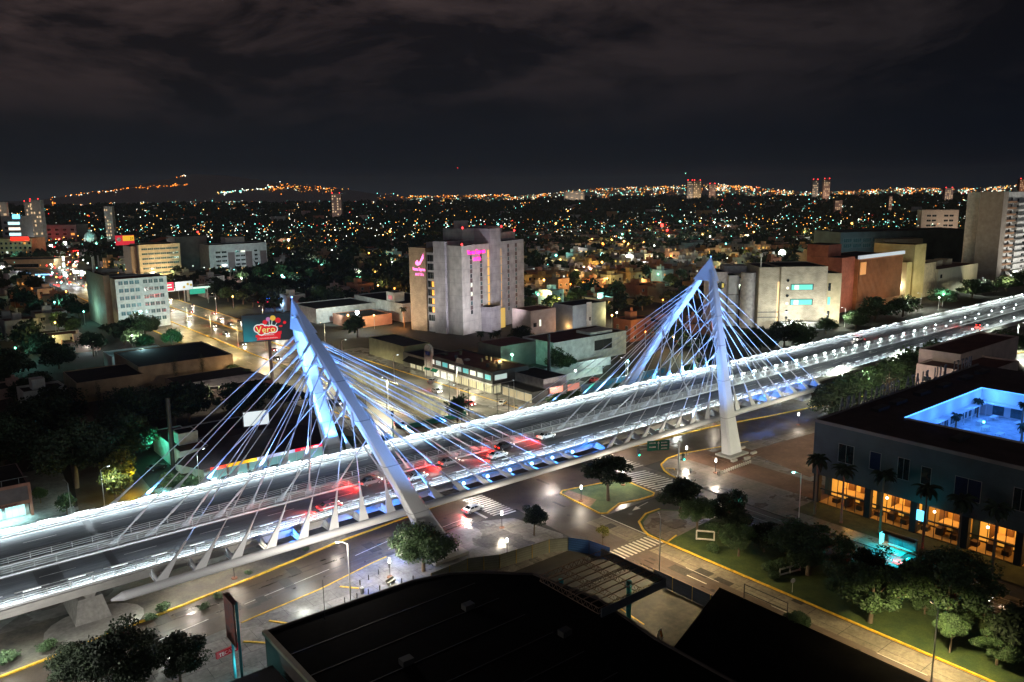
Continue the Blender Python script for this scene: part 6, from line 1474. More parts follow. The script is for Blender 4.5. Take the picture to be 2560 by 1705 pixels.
t = thing('teal_railing', 'teal sloping pipe railing along the side wall of the black hall', 'railing', (35, 92, 0))
MB().tube((34.9, 92.5, 3.4), (34.9, 70, 3.2), .12, n=8).build('pipe', tealp, t)
for y in (92, 86, 80): MB().tube((34.9, y, 0), (34.9, y, 3.3), .06, n=6).build('post', tealp, t)
lamp('POINT', 'alley_light', (31.5, 82, 3), 160, (.25, .95, .8), None, radius=.3)
t = thing('thin_mast', 'thin bare mast standing on the edge of the black roof', 'mast', (43.5, 97, 5.9)); MB().tube((43.5, 97, 5.9), (43.5, 97, 12), .05, n=5).build('mast', dsteel, t)
# utility poles by the shops
for i, (x, y, h) in enumerate(((125.8, 176.6, 11), (139.2, 180.9, 9), (141.4, 178.2, 9), (125.4, 179.6, 9), (134.6, 199, 9), (114.6, 203, 8), (148.4, 233.5, 7), (104, 196, 9))):
    t = thing('utility_pole', ('black pole nearest the bridge on the traffic island', 'black pole at the kerb left of the taxi', 'black pole in front of the taxi', 'thin black pole left of the island pole', 'black pole on the underpass wall', 'dark pole on the near edge of the underpass', 'dark pole in front of the green awnings', 'dark crossarm pole behind the near pylon')[i], 'utility pole', (x, y, 0))
    MB().tube((x, y, 0), (x, y, h), .12, .09, 6).build('pole', dsteel, t)
    if i in (0, 7): MB().box(x-.9, y-.05, h-.6, x+.9, y+.05, h-.5).build('crossarm', dsteel, t)
t = thing('overhead_wires', 'thin black wires slung between the poles by the shops', 'wires', (130, 180, 9)); k = MB()
for a, b in (((125.8, 176.6, 10.6), (139.2, 180.9, 8.8)), ((139.2, 180.9, 8.8), (141.4, 178.2, 8.8)), ((114.6, 203, 7.8), (134.6, 199, 8.8)), ((134.6, 199, 8.7), (125.8, 176.6, 10.4)), ((104, 196, 8.8), (114.6, 203, 7.8)), ((139.2, 180.9, 8.6), (148.4, 233.5, 7))):
    a = Vector(a); b = Vector(b); mdp = (a+b)/2-Vector((0, 0, .7)); k.tube(a, mdp, .03, n=3); k.tube(mdp, b, .03, n=3)
k.build('wires', dsteel, t)
t = thing('green_post', 'green traffic post behind the near pylon', 'post', (103.8, 181, 0)); MB().tube((103.8, 181, 0), (103.8, 181, 6.5), .16, n=8).build('post', mat('green_paint', (.02, .2, .13)), t); MB().box(103.5, 180.8, 6, 104.1, 181.2, 7.4).build('signal_head', dsteel, t)

# more trees near the bridge
for x, y, h, r, k, lb in ((206, 113, 11, 8, 'middark', 'big round dark tree at the right end of the bridge girder'), (200, 106, 7, 4, 'middark', 'smaller dark tree between the bridge end and the dark hotel corner'),
    (222, 114, 12, 8.2, 'mid', 'first grey-green tree behind the hotel lettering'), (241, 114, 13, 9, 'mid', 'second tree behind the hotel lettering'), (261, 116, 13, 9, 'mid', 'third tree behind the hotel lettering'), (283, 117, 13.5, 9.6, 'mid', 'fourth, widest tree behind the hotel lettering'),
    (305, 114, 12, 9, 'mid', 'fifth tree behind the hotel lettering'), (330, 113, 12, 9, 'mid', 'last tree of the row, next to the pale pink building'), (296, 178, 11.5, 7.2, 'mid', 'round tree in front of the pale stone building'), (287, 172, 6.5, 4.5, 'mid', 'low tree left of the round one in front of the stone building'),
    (330, 186, 8, 6, 'mid', 'tree between the stone and the red building, left one'), (352, 184, 9, 7.5, 'mid', 'bushy tree at the foot of the red building'), (378, 188, 12.5, 10, 'mid', 'broad tree in front of the gap between red and yellow buildings'), (402, 186, 11, 9, 'mid', 'tree in front of the yellow building, left of the curved lamp'),
    (455, 190, 10, 9, 'mid', 'tree behind the viaduct in front of the yellow building'), (500, 192, 11, 11, 'mid', 'broad tree at the far right behind the viaduct'), (545, 190, 10, 10, 'mid', 'tree below the balcony tower'), (590, 196, 11, 10, 'mid', 'last tree behind the viaduct at the right edge'),
    (157, 173.4, 4.6, 4.6, 'mid', 'wide low bush at the corner behind the far carriageway rail'), (162, 171.5, 5.2, 4, 'mid', 'yellow-green bush right of the corner bush'), (220, 174, 5, 3.5, 'mid', 'bush behind the far pylon'), (175, 172.5, 3, 2.2, 'mid', 'small bush below the graffiti wall'), (184, 175, 3.4, 2.5, 'mid', 'small bush beside the far pylon leg'), (243, 178, 6, 4, 'mid', 'small green tree right of the far pylon leg'), (231, 176, 5.5, 3.5, 'mid', 'green-lit tree just right of the far pylon'),
    (125, 181, 7.5, 4.5, 'young', 'thin sparse tree on the island above the green parapet'), (97, 174, 4, 3.4, 'mid', 'pale bush at the foot of the near pylon far leg'), (88, 176, 5, 2.4, 'mid', 'small tree by the right end of the showroom'), (74, 173.5, 2.6, 2.2, 'mid', 'low bush in front of the showroom cars'), (69, 173.6, 2.4, 2, 'mid', 'low bush in front of the blue car'), (49, 174.5, 4, 3.2, 'mid', 'grey bush at the left end of the showroom'), (46, 178, 5, 3, 'mid', 'thin tree by the yellow posts left of the showroom'),
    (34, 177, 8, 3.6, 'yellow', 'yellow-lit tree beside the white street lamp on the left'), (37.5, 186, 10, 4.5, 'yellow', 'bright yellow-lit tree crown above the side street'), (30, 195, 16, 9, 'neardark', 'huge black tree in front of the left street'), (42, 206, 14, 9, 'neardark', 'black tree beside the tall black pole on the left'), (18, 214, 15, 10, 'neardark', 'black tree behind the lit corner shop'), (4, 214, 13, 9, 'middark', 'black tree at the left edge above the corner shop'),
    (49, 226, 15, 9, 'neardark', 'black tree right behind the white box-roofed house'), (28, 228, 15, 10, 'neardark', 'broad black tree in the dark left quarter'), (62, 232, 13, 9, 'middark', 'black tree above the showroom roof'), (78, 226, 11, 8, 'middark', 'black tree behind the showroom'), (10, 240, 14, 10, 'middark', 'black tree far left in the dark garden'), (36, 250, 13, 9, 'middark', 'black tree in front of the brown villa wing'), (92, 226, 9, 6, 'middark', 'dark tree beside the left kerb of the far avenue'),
    (98, 214, 6, 3.6, 'mid', 'small lit tree beside the far leg of the near pylon'), (25, 178, 5, 2.4, 'young', 'thin young tree in front of the lit corner shop'), (22, 190, 4, 2, 'mid', 'small teal-lit tree right of the corner shop'), (97, 268, 5, 3, 'young', 'small tree at the kerb by the brown villa wall'), (97.5, 284, 4.5, 3, 'young', 'second small tree at the kerb by the brown villa wall')):
    tree(x, y, h, r, k, lb)
for x, y, h in ((186, 252, 10), (190, 249, 9.5), (196, 254, 9), (199, 332, 10), (205, 329, 11), (94, 214, 8), (98, 205, 7)): palm(x, y, h, 2.6, 'dark palm standing in a garden %s' % ('behind the two-storey shops' if x in (186, 190, 196) else 'left of the hotel tower' if x > 190 else 'behind the near pylon'), 'garden palms')
lamp('POINT', 'garden_orange_light', (189, 256, 3), 900, (1, .5, .2), None, radius=.4)
lamp('POINT', 'yellow_tree_light', (38.5, 181.5, 3.5), 1300, (1, .75, .05), None, radius=.3); lamp('POINT', 'green_tree_light', (48, 204, 7), 1500, (.05, 1, .45), None, radius=.5)

# ------------------------------------------------------------------ the district: houses and trees
def free(x, y, m_=6):
    for a, b, c_, d_ in OCC:
        if a-m_ < x < c_+m_ and b-m_ < y < d_+m_: return False
    return True
wallc = [('white', mat('house_white', (.55, .55, .52))), ('cream', mat('house_cream', (.5, .42, .28))), ('ochre', mat('house_ochre', (.5, .3, .12))), ('terracotta', mat('house_terracotta', (.4, .17, .1))),
         ('grey', mat('house_grey', (.32, .32, .32))), ('mauve', mat('house_mauve', (.38, .3, .3))), ('pink', mat('house_pink', (.5, .33, .28))), ('brown', mat('house_brown', (.25, .17, .12)))]
E_hw = [emi('house_window_yellow', (1, .65, .15), .8), emi('house_window_white', (.9, .95, .8), .8), emi('house_window_orange', (1, .4, .08), .7)]
def house_meshes(i, lit):
    """low flat-roofed house: wall, roof, two or three windows, a roof room"""
    r = random.Random(100+i); w = r.uniform(9, 14); d_ = r.uniform(9, 14); h = r.choice((3.4, 6.4, 6.8, 7.2)); m_ = MB(); m_.box(-w/2, -d_/2, 0, w/2, d_/2, h)
    for q in ((-w/2, -d_/2, w/2, -d_/2+.25), (-w/2, d_/2-.25, w/2, d_/2), (-w/2, -d_/2+.26, -w/2+.25, d_/2-.26), (w/2-.25, -d_/2+.26, w/2, d_/2-.26)): m_.box(q[0], q[1], h, q[2], q[3], h+.6)
    a = r.uniform(-w/4, w/4); rr = MB().box(a-2, -1, h+.08, a+2, 2.5, h+2.6)
    if r.random() < .6: rr.tube((a, .5, h+2.6), (a, .5, h+3.9), .6, n=8)
    ro = MB().box(-w/2+.26, -d_/2+.26, h+.01, w/2-.26, d_/2-.26, h+.07)
    wins = []
    for f_ in ('T', 'S'):
        L_ = w if f_ == 'T' else d_
        for j in range(2 if h > 4 else 1):
            for k_ in (-.28, .24):
                z = .9+j*3.1; u_ = k_*L_; ww = r.uniform(1, 2)
                wins.append((f_, u_, z, ww, -d_/2 if f_ == 'T' else -w/2))
    return dict(w=w, d=d_, h=h, wall=m_, roof=ro, room=rr, wins=wins)
def mesh_of(mb, name, mats):
    me = bpy.data.meshes.new(name); me.from_pydata(mb.v, [], mb.f)
    for x in (mats if isinstance(mats, (list, tuple)) else [mats]): me.materials.append(x)
    me.polygons.foreach_set('material_index', mb.m); me.update(); return me
HP = []
for i in range(14):
    hm = house_meshes(i, False); cn, cm = wallc[i % 8]; rm = [blk, darkred_roof, mat('grey_roof', (.1, .1, .1))][i % 3]
    parts = [('wall', mesh_of(hm['wall'], 'wall', cm)), ('roof', mesh_of(hm['roof'], 'roof', rm)), ('roof_room', mesh_of(hm['room'], 'roof_room', cm))]
    one = MB(); one.add(hm['wall'].v, hm['wall'].f, 0); one.add(hm['roof'].v, hm['roof'].f, 1); one.add(hm['room'].v, hm['room'].f, 0)
    for f_, u_, z, ww, off in hm['wins']:
        if f_ == 'T': one.box(u_-ww/2, off-.06, z, u_+ww/2, off-.01, z+1.3, 2)
        else: one.box(off-.06, u_-ww/2, z, off-.01, u_+ww/2, z+1.3, 2)
    HP.append(dict(hm, name=cn, parts=parts, cm=cm, rm=rm, one=mesh_of(one, 'house', [cm, rm, glassd]), oneL=mesh_of(one, 'house', [cm, rm, E_hw[i % 3]])))
def landmark(px, Y):
    for lim, s_ in ((420, 'left of the white office block'), (560, 'behind the white office block'), (700, 'behind the candy billboard'), (860, 'right of the near pylon tip'), (1030, 'left of the hotel tower'), (1330, 'behind the hotel tower'), (1450, 'right of the hotel tower'), (1560, 'between hotel tower and far pylon'),
                    (1680, 'left of the far pylon tip'), (1800, 'behind the far pylon tip'), (1960, 'behind the stone building'), (2120, 'behind the red building')):
        if px < lim: return s_
    return 'behind the yellow building'
def band(Y): return 'near' if Y < 330 else 'nearer half' if Y < 450 else 'midway' if Y < 600 else 'further half' if Y < 800 else 'far off'
fwd2 = Vector((hf.x, hf.y)); rt2 = Vector((hr.x, hr.y))
houses = []; trees_ = []; cell = 17.0; r9 = random.Random(77); nearl = []
N_ = 1500/cell
for i in range(-40, 110):
    for j in range(8, 100):
        x, y = i*cell+r9.uniform(-2.5, 2.5), j*cell*1.06+r9.uniform(-2.5, 2.5)
        Y = x*fwd2.x+y*fwd2.y; X = x*rt2.x+y*rt2.y
        if Y < 215 or Y > 1500 or abs(X) > Y*.67+12 or y < 178: continue
        if not free(x, y): continue
        px = 1280+1991*X/Y
        dens = .30
        if 1330 < px < 1900 and Y > 330: dens = .66
        if px > 1900 and Y > 480: dens = .45
        if px < 560 and Y < 420: dens = .35
        if 420 < px < 1030 and Y < 640: dens = .16
        forest = 600 < px < 1045 and 300 < Y < 640
        if forest: dens = .07
        if 700 < px < 1500 and Y < 330: dens = .3
        if j % 5 == 0 and px > 1200 and Y > 330: continue      # streets
        u_ = r9.random()
        if u_ < dens: houses.append((Y, x, y, px))
        elif u_ < dens+(.9 if forest else .62): trees_.append((Y, x, y, px))
houses.sort(); trees_.sort()
HOUSE_N, TREE_N = 285, 190
sem = [R(0), R(90), R(180), R(270)]
for k, (Y, x, y, px) in enumerate(houses[:HOUSE_N]):
    hp = HP[r9.randrange(14)]; zs = r9.uniform(.85, 1.35); lb = '%s %s with %s roof %s, %s' % (hp['name'], 'one-storey house' if hp['h'] < 4 else 'two-storey house', {'black_roof_felt': 'black', 'dark_red_roof': 'dark red', 'grey_roof': 'grey'}[hp['rm'].name], landmark(px, Y), band(Y))
    g_ = 'flat-roofed houses '+landmark(px, Y)
    rz = r9.choice((0, 0, R(90)))+r9.uniform(-.08, .08)
    if Y < 520:
        t = thing('house', lb, 'house', (x, y, 0), rz, g_); t.scale = (1, 1, zs)
        for nme, me in hp['parts']: child(nme, me, t)
        for f_, u_, z, ww, off in hp['wins']:
            gl_ = E_hw[r9.randrange(3)] if r9.random() < .13 else glassd
            me = win_mesh(round(ww, 1), 1.3, gl_, framew, f_, 1, 0); o = child('window', me, t, (u_, off, z) if f_ == 'T' else (off, u_, z), 0 if f_ == 'T' else -math.pi/2)
    else:
        o = bpy.data.objects.new('house', hp['oneL' if r9.random() < .22 else 'one']); C.objects.link(o); o.location = (x, y, 0); o.rotation_euler = (0, 0, rz); o.scale = (1, 1, zs); tag(o, lb, 'house', g_)
for k, (Y, x, y, px) in enumerate(trees_[:TREE_N]):
    h = r9.uniform(8, 14); r_ = r9.uniform(5.5, 9)
    kd = 'middark' if Y < 330 else ('far' if r9.random() < .75 else 'fargreen')
    tree(x, y, h, r_, kd, '%s dark tree %s, %s' % ('tall' if h > 11.5 else 'round', landmark(px, Y), band(Y)), 'trees '+landmark(px, Y))
# the rest, further off: one mass of roofs, one of woods
ST = MB(); fr = random.Random(3)
far_mats = [x for _, x in wallc]+[blk]
def addhouse(x, y, w, d_, h, c_, z=0):
    ST.obox((x, y, z), w, d_, h, fr.choice((0, .7, 1.3)), c_)
    ST.obox((x, y, z+h), w-.6, d_-.6, .15, 0, 8)
for (Y, x, y, px) in houses[HOUSE_N:]: addhouse(x, y, fr.uniform(8, 13), fr.uniform(8, 13), fr.uniform(3.5, 8), fr.randrange(8))
def hill(x, y):
    """height of the land: a flat plain with hills on the horizon"""
    Y = x*fwd2.x+y*fwd2.y; X = x*rt2.x+y*rt2.y; u_ = X/max(Y, 1)
    z = 0
    a = math.exp(-((u_+.44)/.075)**2) if u_ < -.44 else math.exp(-((u_+.44)/.02)**2)
    ridge = lambda Yc, wd: math.exp(-((Y-Yc)/wd)**2)
    px = 1280+1991*u_
    if 60 < px < 760:
        t_ = min(1, (px-60)/420); z += ridge(7000, 1500)*(215*t_)*min(1, max(0, (760-px)/270))
    if 470 < px < 1010: z += ridge(6600, 1100)*120*math.sin(math.pi*(px-470)/540)**.8
    if 1280 < px: z += ridge(7200, 2400)*min(1, (px-1280)/300)*(52+38*math.sin((px-1280)/190.)+18*math.sin((px-1280)/67.))
    if 980 < px < 1280: z += ridge(6000, 900)*22
    return z
for i in range(2600):
    Y = 1500*(4200/1500)**fr.random(); X = fr.uniform(-.67, .67)*Y
    p = fwd2*Y+rt2*X; addhouse(p.x, p.y, fr.uniform(9, 26), fr.uniform(9, 20), fr.uniform(4, 9) if fr.random() < .93 else fr.uniform(12, 24), fr.randrange(8), hill(p.x, p.y)-.5)
tag(ST.build('distant_houses', far_mats), 'sea of small distant houses spreading to the dark horizon', 'houses', kind='stuff')
nw = 0; vv = []; cs_ = []
wr = np.random.RandomState(9); allv = []
wl = [(x, y, 1.0) for (Y, x, y, px) in trees_[TREE_N:]]
for i in range(2600):
    Y = 1400*(4000/1400)**wr.rand(); X = wr.uniform(-.67, .67)*Y; p = fwd2*Y+rt2*X; wl.append((p.x, p.y, 1.3+Y/3000))
for x, y, sc_ in wl:
    n = 46; d_ = wr.normal(size=(n, 3)); d_ /= np.linalg.norm(d_, axis=1)[:, None]; c_ = np.array([x, y, 5.5*sc_+hill(x, y)])+d_*[7*sc_, 7*sc_, 4.6*sc_]*wr.uniform(.7, 1, (n, 1))
    a = wr.normal(size=(n, 3))*1.5*sc_; b = wr.normal(size=(n, 3))*1.5*sc_; allv.append(np.stack([c_-a, c_+b, c_+a, c_-b], 1).reshape(-1, 3))
V = np.concatenate(allv); n = len(V)//4; me = bpy.data.meshes.new('distant_woods'); me.vertices.add(4*n); me.vertices.foreach_set('co', V.ravel()); me.loops.add(4*n); me.loops.foreach_set('vertex_index', np.arange(4*n))
me.polygons.add(n); me.polygons.foreach_set('loop_start', np.arange(0, 4*n, 4)); me.polygons.foreach_set('loop_total', np.full(n, 4)); me.update(calc_edges=True)
me.materials.append(leafs['dark'][1]); o = bpy.data.objects.new('distant_woods', me); C.objects.link(o); tag(o, 'dark distant tree cover merging between the far houses', 'woods', kind='stuff')
# hills
hm_ = MB(); NX, NY = 150, 22; vs = []
for j in range(NY):
    Y = 3800+j*380
    for i in range(NX):
        X = (-.72+1.44*i/(NX-1))*Y; p = fwd2*Y+rt2*X; vs.append((p.x, p.y, hill(p.x, p.y)-.8))
hm_.add(vs, [(j*NX+i, j*NX+i+1, (j+1)*NX+i+1, (j+1)*NX+i) for j in range(NY-1) for i in range(NX-1)])
tag(hm_.build('hills', mat('hill_haze_tone', (.4, .42, .45), var=.1), smooth=True), kind='structure')  # hills coloured pale to give them a hazy look

# ------------------------------------------------------------------ lights of the city
lc = [emi('city_lamp_orange', (1, .27, .03), 4.5), emi('city_lamp_white', (.85, .95, .8), 4.5), emi('city_lamp_teal', (.2, .85, .7), 4.5), emi('city_lamp_yellow', (1, .5, .1), 4.5), emi('city_lamp_red', (1, .04, .03), 4), emi('city_lamp_blue', (.2, .5, 1), 3)]
cl_ = MB(); lr = random.Random(21)
def octa(p, r, mi):
    x, y, z = p; cl_.add([(x-r, y, z), (x+r, y, z), (x, y-r, z), (x, y+r, z), (x, y, z-r), (x, y, z+r)], [(0, 2, 5), (2, 1, 5), (1, 3, 5), (3, 0, 5), (2, 0, 4), (1, 2, 4), (3, 1, 4), (0, 3, 4)], mi)
def clight(px, Y, mi, r=None, dz=0):
    X = (px-1280)/1991*Y; p = fwd2*Y+rt2*X; z = hill(p.x, p.y)+5+dz
    octa((p.x, p.y, z), (r or Y/1991*.8)*lr.choice((.5, .65, .9, 1.4)), mi)
def pick(px, Y):
    u_ = lr.random()
    if Y > 5200: w_ = (.62, .16, .06, .13, .03) if px < 1300 else (.42, .22, .14, .2, .02)
    elif Y > 2200: w_ = (.28, .26, .26, .16, .04)
    else: w_ = (.17, .32, .27, .2, .04)
    s_ = 0
    for i, q in enumerate(w_):
        s_ += q
        if u_ < s_: return i
    return 1
for i in range(9500):                         # plain
    t_ = lr.random(); Y = 900*(7000/900)**(t_**.7); px = lr.uniform(-20, 2580)
    if px < 1000 and Y > 4600: continue
    if lr.random() < .55: px = round(px/75)*75+lr.gauss(0, 14)
    clight(px, Y, pick(px, Y), dz=lr.uniform(3, 12))
for i in range(90): clight(lr.uniform(110, 475), 0, 0) if False else None
for i in range(150):
    px, py = lr.gauss(165, 38), lr.uniform(585, 715)
    q = at(px, py, 4); octa((q.x, q.y, 4), lr.choice((.35, .5, .8)), lr.choice((1, 1, 1, 4, 4, 0, 2, 3)))
for i in range(260):
    px, py = lr.uniform(0, 2560), lr.uniform(545, 690)
    if 1030 < px < 1320 or px > 1880: py = lr.uniform(520, 570)
    q = at(px, py, 7); octa((q.x, q.y, 7), lr.choice((.25, .35, .5)), pick(px, 1500))
def hillrow(x0, y0, x1, y1, n, mis, jit=3):
    for i in range(n):
        f_ = lr.random(); px, py = x0+(x1-x0)*f_+lr.gauss(0, 2), y0+(y1-y0)*f_+lr.gauss(0, jit)
        # find the distance on the hill face that is seen at this pixel
        d_ = FWD*FX+RT*(px-CW/2)+UP*(CH/2-py); hit = None
        for Y in range(4500, 7400, 60):
            k_ = Y/(d_.x*fwd2.x+d_.y*fwd2.y); q = CAMP+d_*k_
            if hill(q.x, q.y) >= q.z: hit = q; break
        if hit is None: continue
        octa((hit.x, hit.y, hit.z+6), 2.7*lr.uniform(.6, 1.4), lr.choice(mis))
hillrow(115, 490, 300, 458, 60, (0, 0, 0, 3), 2); hillrow(300, 458, 470, 439, 75, (0, 0, 0, 1), 1.6); hillrow(130, 494, 300, 477, 48, (0, 0, 0, 1), 2); hillrow(300, 475, 470, 462, 40, (0,), 1.8); hillrow(115, 488, 135, 512, 14, (0,), 2)
hillrow(545, 485, 680, 470, 60, (1, 1, 2, 3), 2); hillrow(670, 470, 950, 466, 170, (0, 0, 0, 3, 1), 6); hillrow(720, 462, 930, 464, 60, (0, 0, 1), 4); hillrow(970, 478, 1120, 476, 80, (0, 0, 3, 1), 4)
hillrow(1100, 482, 1420, 478, 170, (0, 0, 3, 1, 2), 3); hillrow(1400, 474, 1620, 466, 170, (1, 2, 3, 0), 6); hillrow(1620, 472, 1880, 470, 90, (1, 3, 0), 5); hillrow(1790, 466, 2140, 447, 330, (0, 0, 3, 1, 1), 6); hillrow(2100, 455, 2560, 452, 230, (0, 3, 1, 2), 7)
for px, Y in ((2290, 5200), (2140, 5200)): pass
tag(cl_.build('city_lights', lc), 'thousands of tiny orange, white and teal lamps across the dark plain and hillsides', 'city lights', kind='stuff')
# nearer lamps: things of their own, each lighting its surroundings
hs = {}
def city_lamp(x, y, h, mi, power, label, group, r=.5):
    key = (mi,)
    me = hs.get(key)
    t = thing('street_lamp', label, 'street lamp', (x, y, 0), 0, group)
    if me is None:
        b_ = MB().ball((0, 0, 0), 1, n=8, k=6); me = mesh_of(b_, 'lamp_glass', emi('district_'+lc[mi].name, lc[mi].node_tree.nodes['Principled BSDF'].inputs['Emission Color'].default_value[:3], 6)); hs[key] = me
        hs['p'] = hs.get('p') or mesh_of(MB().tube((0, 0, 0), (0, 0, 1), .12, n=6), 'pole', wpole)
    child('pole', hs['p'], t, (0, 0, 0), 0, (1, 1, h)); child('lamp_glass', me, t, (0, 0, h+r*.6), 0, (r, r, r))
    col = ((1, .45, .12), (1, .95, .85), (.35, 1, .85), (1, .8, .3), (1, .05, .04), (.2, .5, 1))[mi]
    if power: lamp('POINT', 'district_light', (x, y, h+r+.4), power, col, None, radius=.5)
spots_ = []
for px, py, mi, pw in ((1505, 657, 3, 1), (1627, 645, 3, 1), (1400, 652, 3, 1), (1444, 728, 2, .7), (1530, 600, 3, 1), (1838, 640, 3, .8), (1770, 650, 2, .4), (1735, 640, 3, .9), (1494, 528, 1, 1.5), (1540, 532, 3, 1.5), (1420, 530, 0, 1.2), (1404, 530, 0, 1), (1330, 520, 3, 1.2), (1700, 556, 2, 1.5), (1785, 558, 1, 1.6), (1750, 555, 0, 1), (1810, 532, 3, 1.2), (1655, 565, 4, 3.2), (1668, 577, 4, 1.5),
    (520, 545, 4, 1.3), (495, 582, 4, 1.1), (722, 602, 1, 1.2), (830, 628, 1, 1.4), (898, 685, 1, 1.2), (900, 698, 2, .7), (975, 580, 3, 1), (920, 575, 3, 1), (805, 595, 3, .8), (842, 602, 0, .8), (815, 608, 0, 1), (947, 518, 2, 1.6), (700, 525, 1, 1), (575, 525, 3, 1), (640, 580, 2, .8), (1345, 738, 2, .8), (1390, 640, 2, .8), (1360, 702, 3, .5), (1560, 605, 3, .7), (1610, 608, 3, .8), (1865, 628, 3, 1), (2310, 507, 5, 1.4), (2400, 510, 5, 1.4), (2500, 505, 0, 1.6),
    (35, 740, 3, .7), (60, 690, 1, .8), (20, 640, 2, 1.2), (700, 800, 1, .6), (660, 830, 1, .5), (705, 690, 2, .6), (870, 790, 3, .4), (1250, 905, 3, .2), (1480, 770, 3, .5), (1530, 790, 3, .5), (1380, 860, 0, .5), (1570, 905, 2, .4), (1640, 930, 2, .4), (2220, 560, 2, .8), (2130, 560, 3, .8), (2240, 720, 1, .6), (2180, 735, 2, .5), (2230, 520, 1, 2.5), (2250, 522, 3, 2.2), (2060, 585, 3, .8), (1990, 600, 1, .7), (1955, 638, 1, 6), (2030, 640, 0, 1.6), (2020, 650, 1, 1), (1180, 560, 1, 1), (1245, 563, 2, 1.2), (1390, 560, 3, .9), (1105, 545, 2, 1), (1050, 540, 3, 1), (1020, 560, 1, .8), (1090, 530, 3, 1)):
    p = at(px, py, 7); Y = p.x*fwd2.x+p.y*fwd2.y
    if Y > 3500: continue
    spots_.append((px, Y))
    nm = ('orange', 'white', 'teal', 'yellow', 'red', 'blue')[mi]
    city_lamp(p.x, p.y, 7, mi, 6500*pw*max(1, Y/420)**1.25, '%s lamp glowing among the houses %s, %s' % (nm, landmark(px, Y), band(Y)), 'lamps '+landmark(px, Y), r=max(.38, Y*.0013)*(1 if pw < 2 else 1.5 if pw < 5 else 3.4))
for i in range(270):
    Y = 300*(1300/300)**lr.random(); px = lr.uniform(0, 2560); X = (px-1280)/1991*Y; p = fwd2*Y+rt2*X
    if not free(p.x, p.y, 0) or p.y < 180: continue
    mi = lr.choice((0, 1, 2, 3, 3, 1)); city_lamp(p.x, p.y, 6.5, mi, 4200*max(1, Y/420)**1.3*(.8 if px < 1250 else .9), '%s lamp glowing among the houses %s, %s' % (('orange', 'white', 'teal', 'yellow')[mi], landmark(px, Y), band(Y)), 'lamps '+landmark(px, Y), r=max(.3, Y*.0009))
# busy lit crossing at the far left: shop signs and lamps
p = at(175, 640, 8)
for i, (px, py, c_, w_, h_) in enumerate(((163, 612, (1, 1, 1), 5, 5), (165, 622, (.8, .95, 1), 6, 3), (128, 620, (1, .9, .9), 5, 5), (140, 622, (1, .05, .05), 5, 4), (110, 608, (1, .08, .05), 4, 6), (107, 592, (1, .1, .1), 4, 3), (190, 632, (1, .04, .03), 8, 4), (205, 636, (.8, .02, .04), 7, 2.5), (159, 652, (.9, 1, .9), 3, 7), (160, 668, (.85, 1, .9), 4, 7), (190, 684, (1, 1, 1), 8, 5), (205, 690, (.95, 1, 1), 5, 9), (216, 685, (1, 1, .7), 7, 4), (186, 668, (1, .45, .25), 6, 4), (163, 690, (.8, 1, 1), 5, 6), (192, 655, (1, .3, .3), 5, 2), (95, 604, (1, .7, .5), 4, 4), (60, 685, (.2, .5, .9), 20, 2), (110, 688, (.25, .6, 1), 26, 2))):
    p = at(px, py, 6); Y = p.x*fwd2.x+p.y*fwd2.y; s_ = Y/700
    t = thing('shop_sign', 'glowing shop sign in the busy crossing at the far left, %s' % ('white and square', 'pale and wide', 'white round one', 'red round one', 'tall red one', 'small red one', 'wide red one', 'crimson strip', 'narrow pale upper one', 'narrow pale lower one', 'brightest white one', 'tall white one', 'yellow-white one', 'orange one', 'pale blue one', 'thin pink one', 'peach one', 'long blue strip', 'second long blue strip')[i], 'sign', (p.x, p.y, 0), R(-38), 'shop signs at the far left crossing')
    MB().box(-w_*s_/3.4, -.2, 6, w_*s_/3.4, 0, 6+h_*s_*.55).build('panel', emi('sign_%d' % i, c_, 1.9 if i < 17 else .8), t, world=False); MB().tube((0, 0, 0), (0, 0, 6), .2, n=6).build('post', gsteel, t, world=False)
    if i % 2 == 0: lamp('POINT', 'sign_light', (p.x-2, p.y-5, 9), 4200*s_*s_, c_, None, radius=1)
# far-left buildings
def simple(name, label, cat, px0, px1, ytop, ybase, dep, wm, lit, emis=None, rot=-38.7, rows=4, cols=6):
    a = at(px0, ybase, 0); Y = a.x*fwd2.x+a.y*fwd2.y; w_ = (px1-px0)/1991*Y; h_ = HC-(ytop-(476.5-.0122*(px0-1280)))*Y/1991
    t = thing(name, label, cat, (a.x, a.y, 0))
    block(t, a.x, a.y, a.x+w_, a.y+dep, 0, h_, wm, blk, .6)
    for i in range(cols):
        for j in range(rows):
            z = h_*(.12+.84*j/rows); gl_ = r9.choice(E_hw) if r9.random() < lit else glassd
            window(t, 'T', a.x+w_*(i+.5)/cols, a.y, z, round(w_/cols*.5, 1), round(h_/rows*.42, 1), gl_, framew, 0)
    t.rotation_euler = (0, 0, R(rot))
    occ(a.x-10, a.y-30, a.x+w_+10, a.y+dep, 0)
    return t, a, w_, h_
t, a, w_, h_ = simple('hotel_block', 'warm-lit four-storey block with a red sign on its corner, far left edge', 'building', -20, 84, 596, 652, 25, mat('warm_render', (.6, .42, .22)), .12, rows=4, cols=9)
MB().box(a.x+w_*.52, a.y-.5, h_-1.5, a.x+w_*.95, a.y-.3, h_+2.2).build('red_sign', emi('red_sign_glow', (1, .02, .01), 2.2), t)
q = at(50, 668, 0); lamp('SPOT', 'facade_light', (q.x, q.y, 4), 60000, (1, .62, .25), None, radius=2, aim=(hf.x, hf.y, .2), spot=120)
t, a, w_, h_ = simple('lit_office_tower', 'slim grey office tower with bright floors and a blue top sign', 'office tower', 14, 62, 541, 640, 22, mat('grey_tower', (.3, .32, .33)), .0, rows=6, cols=2)
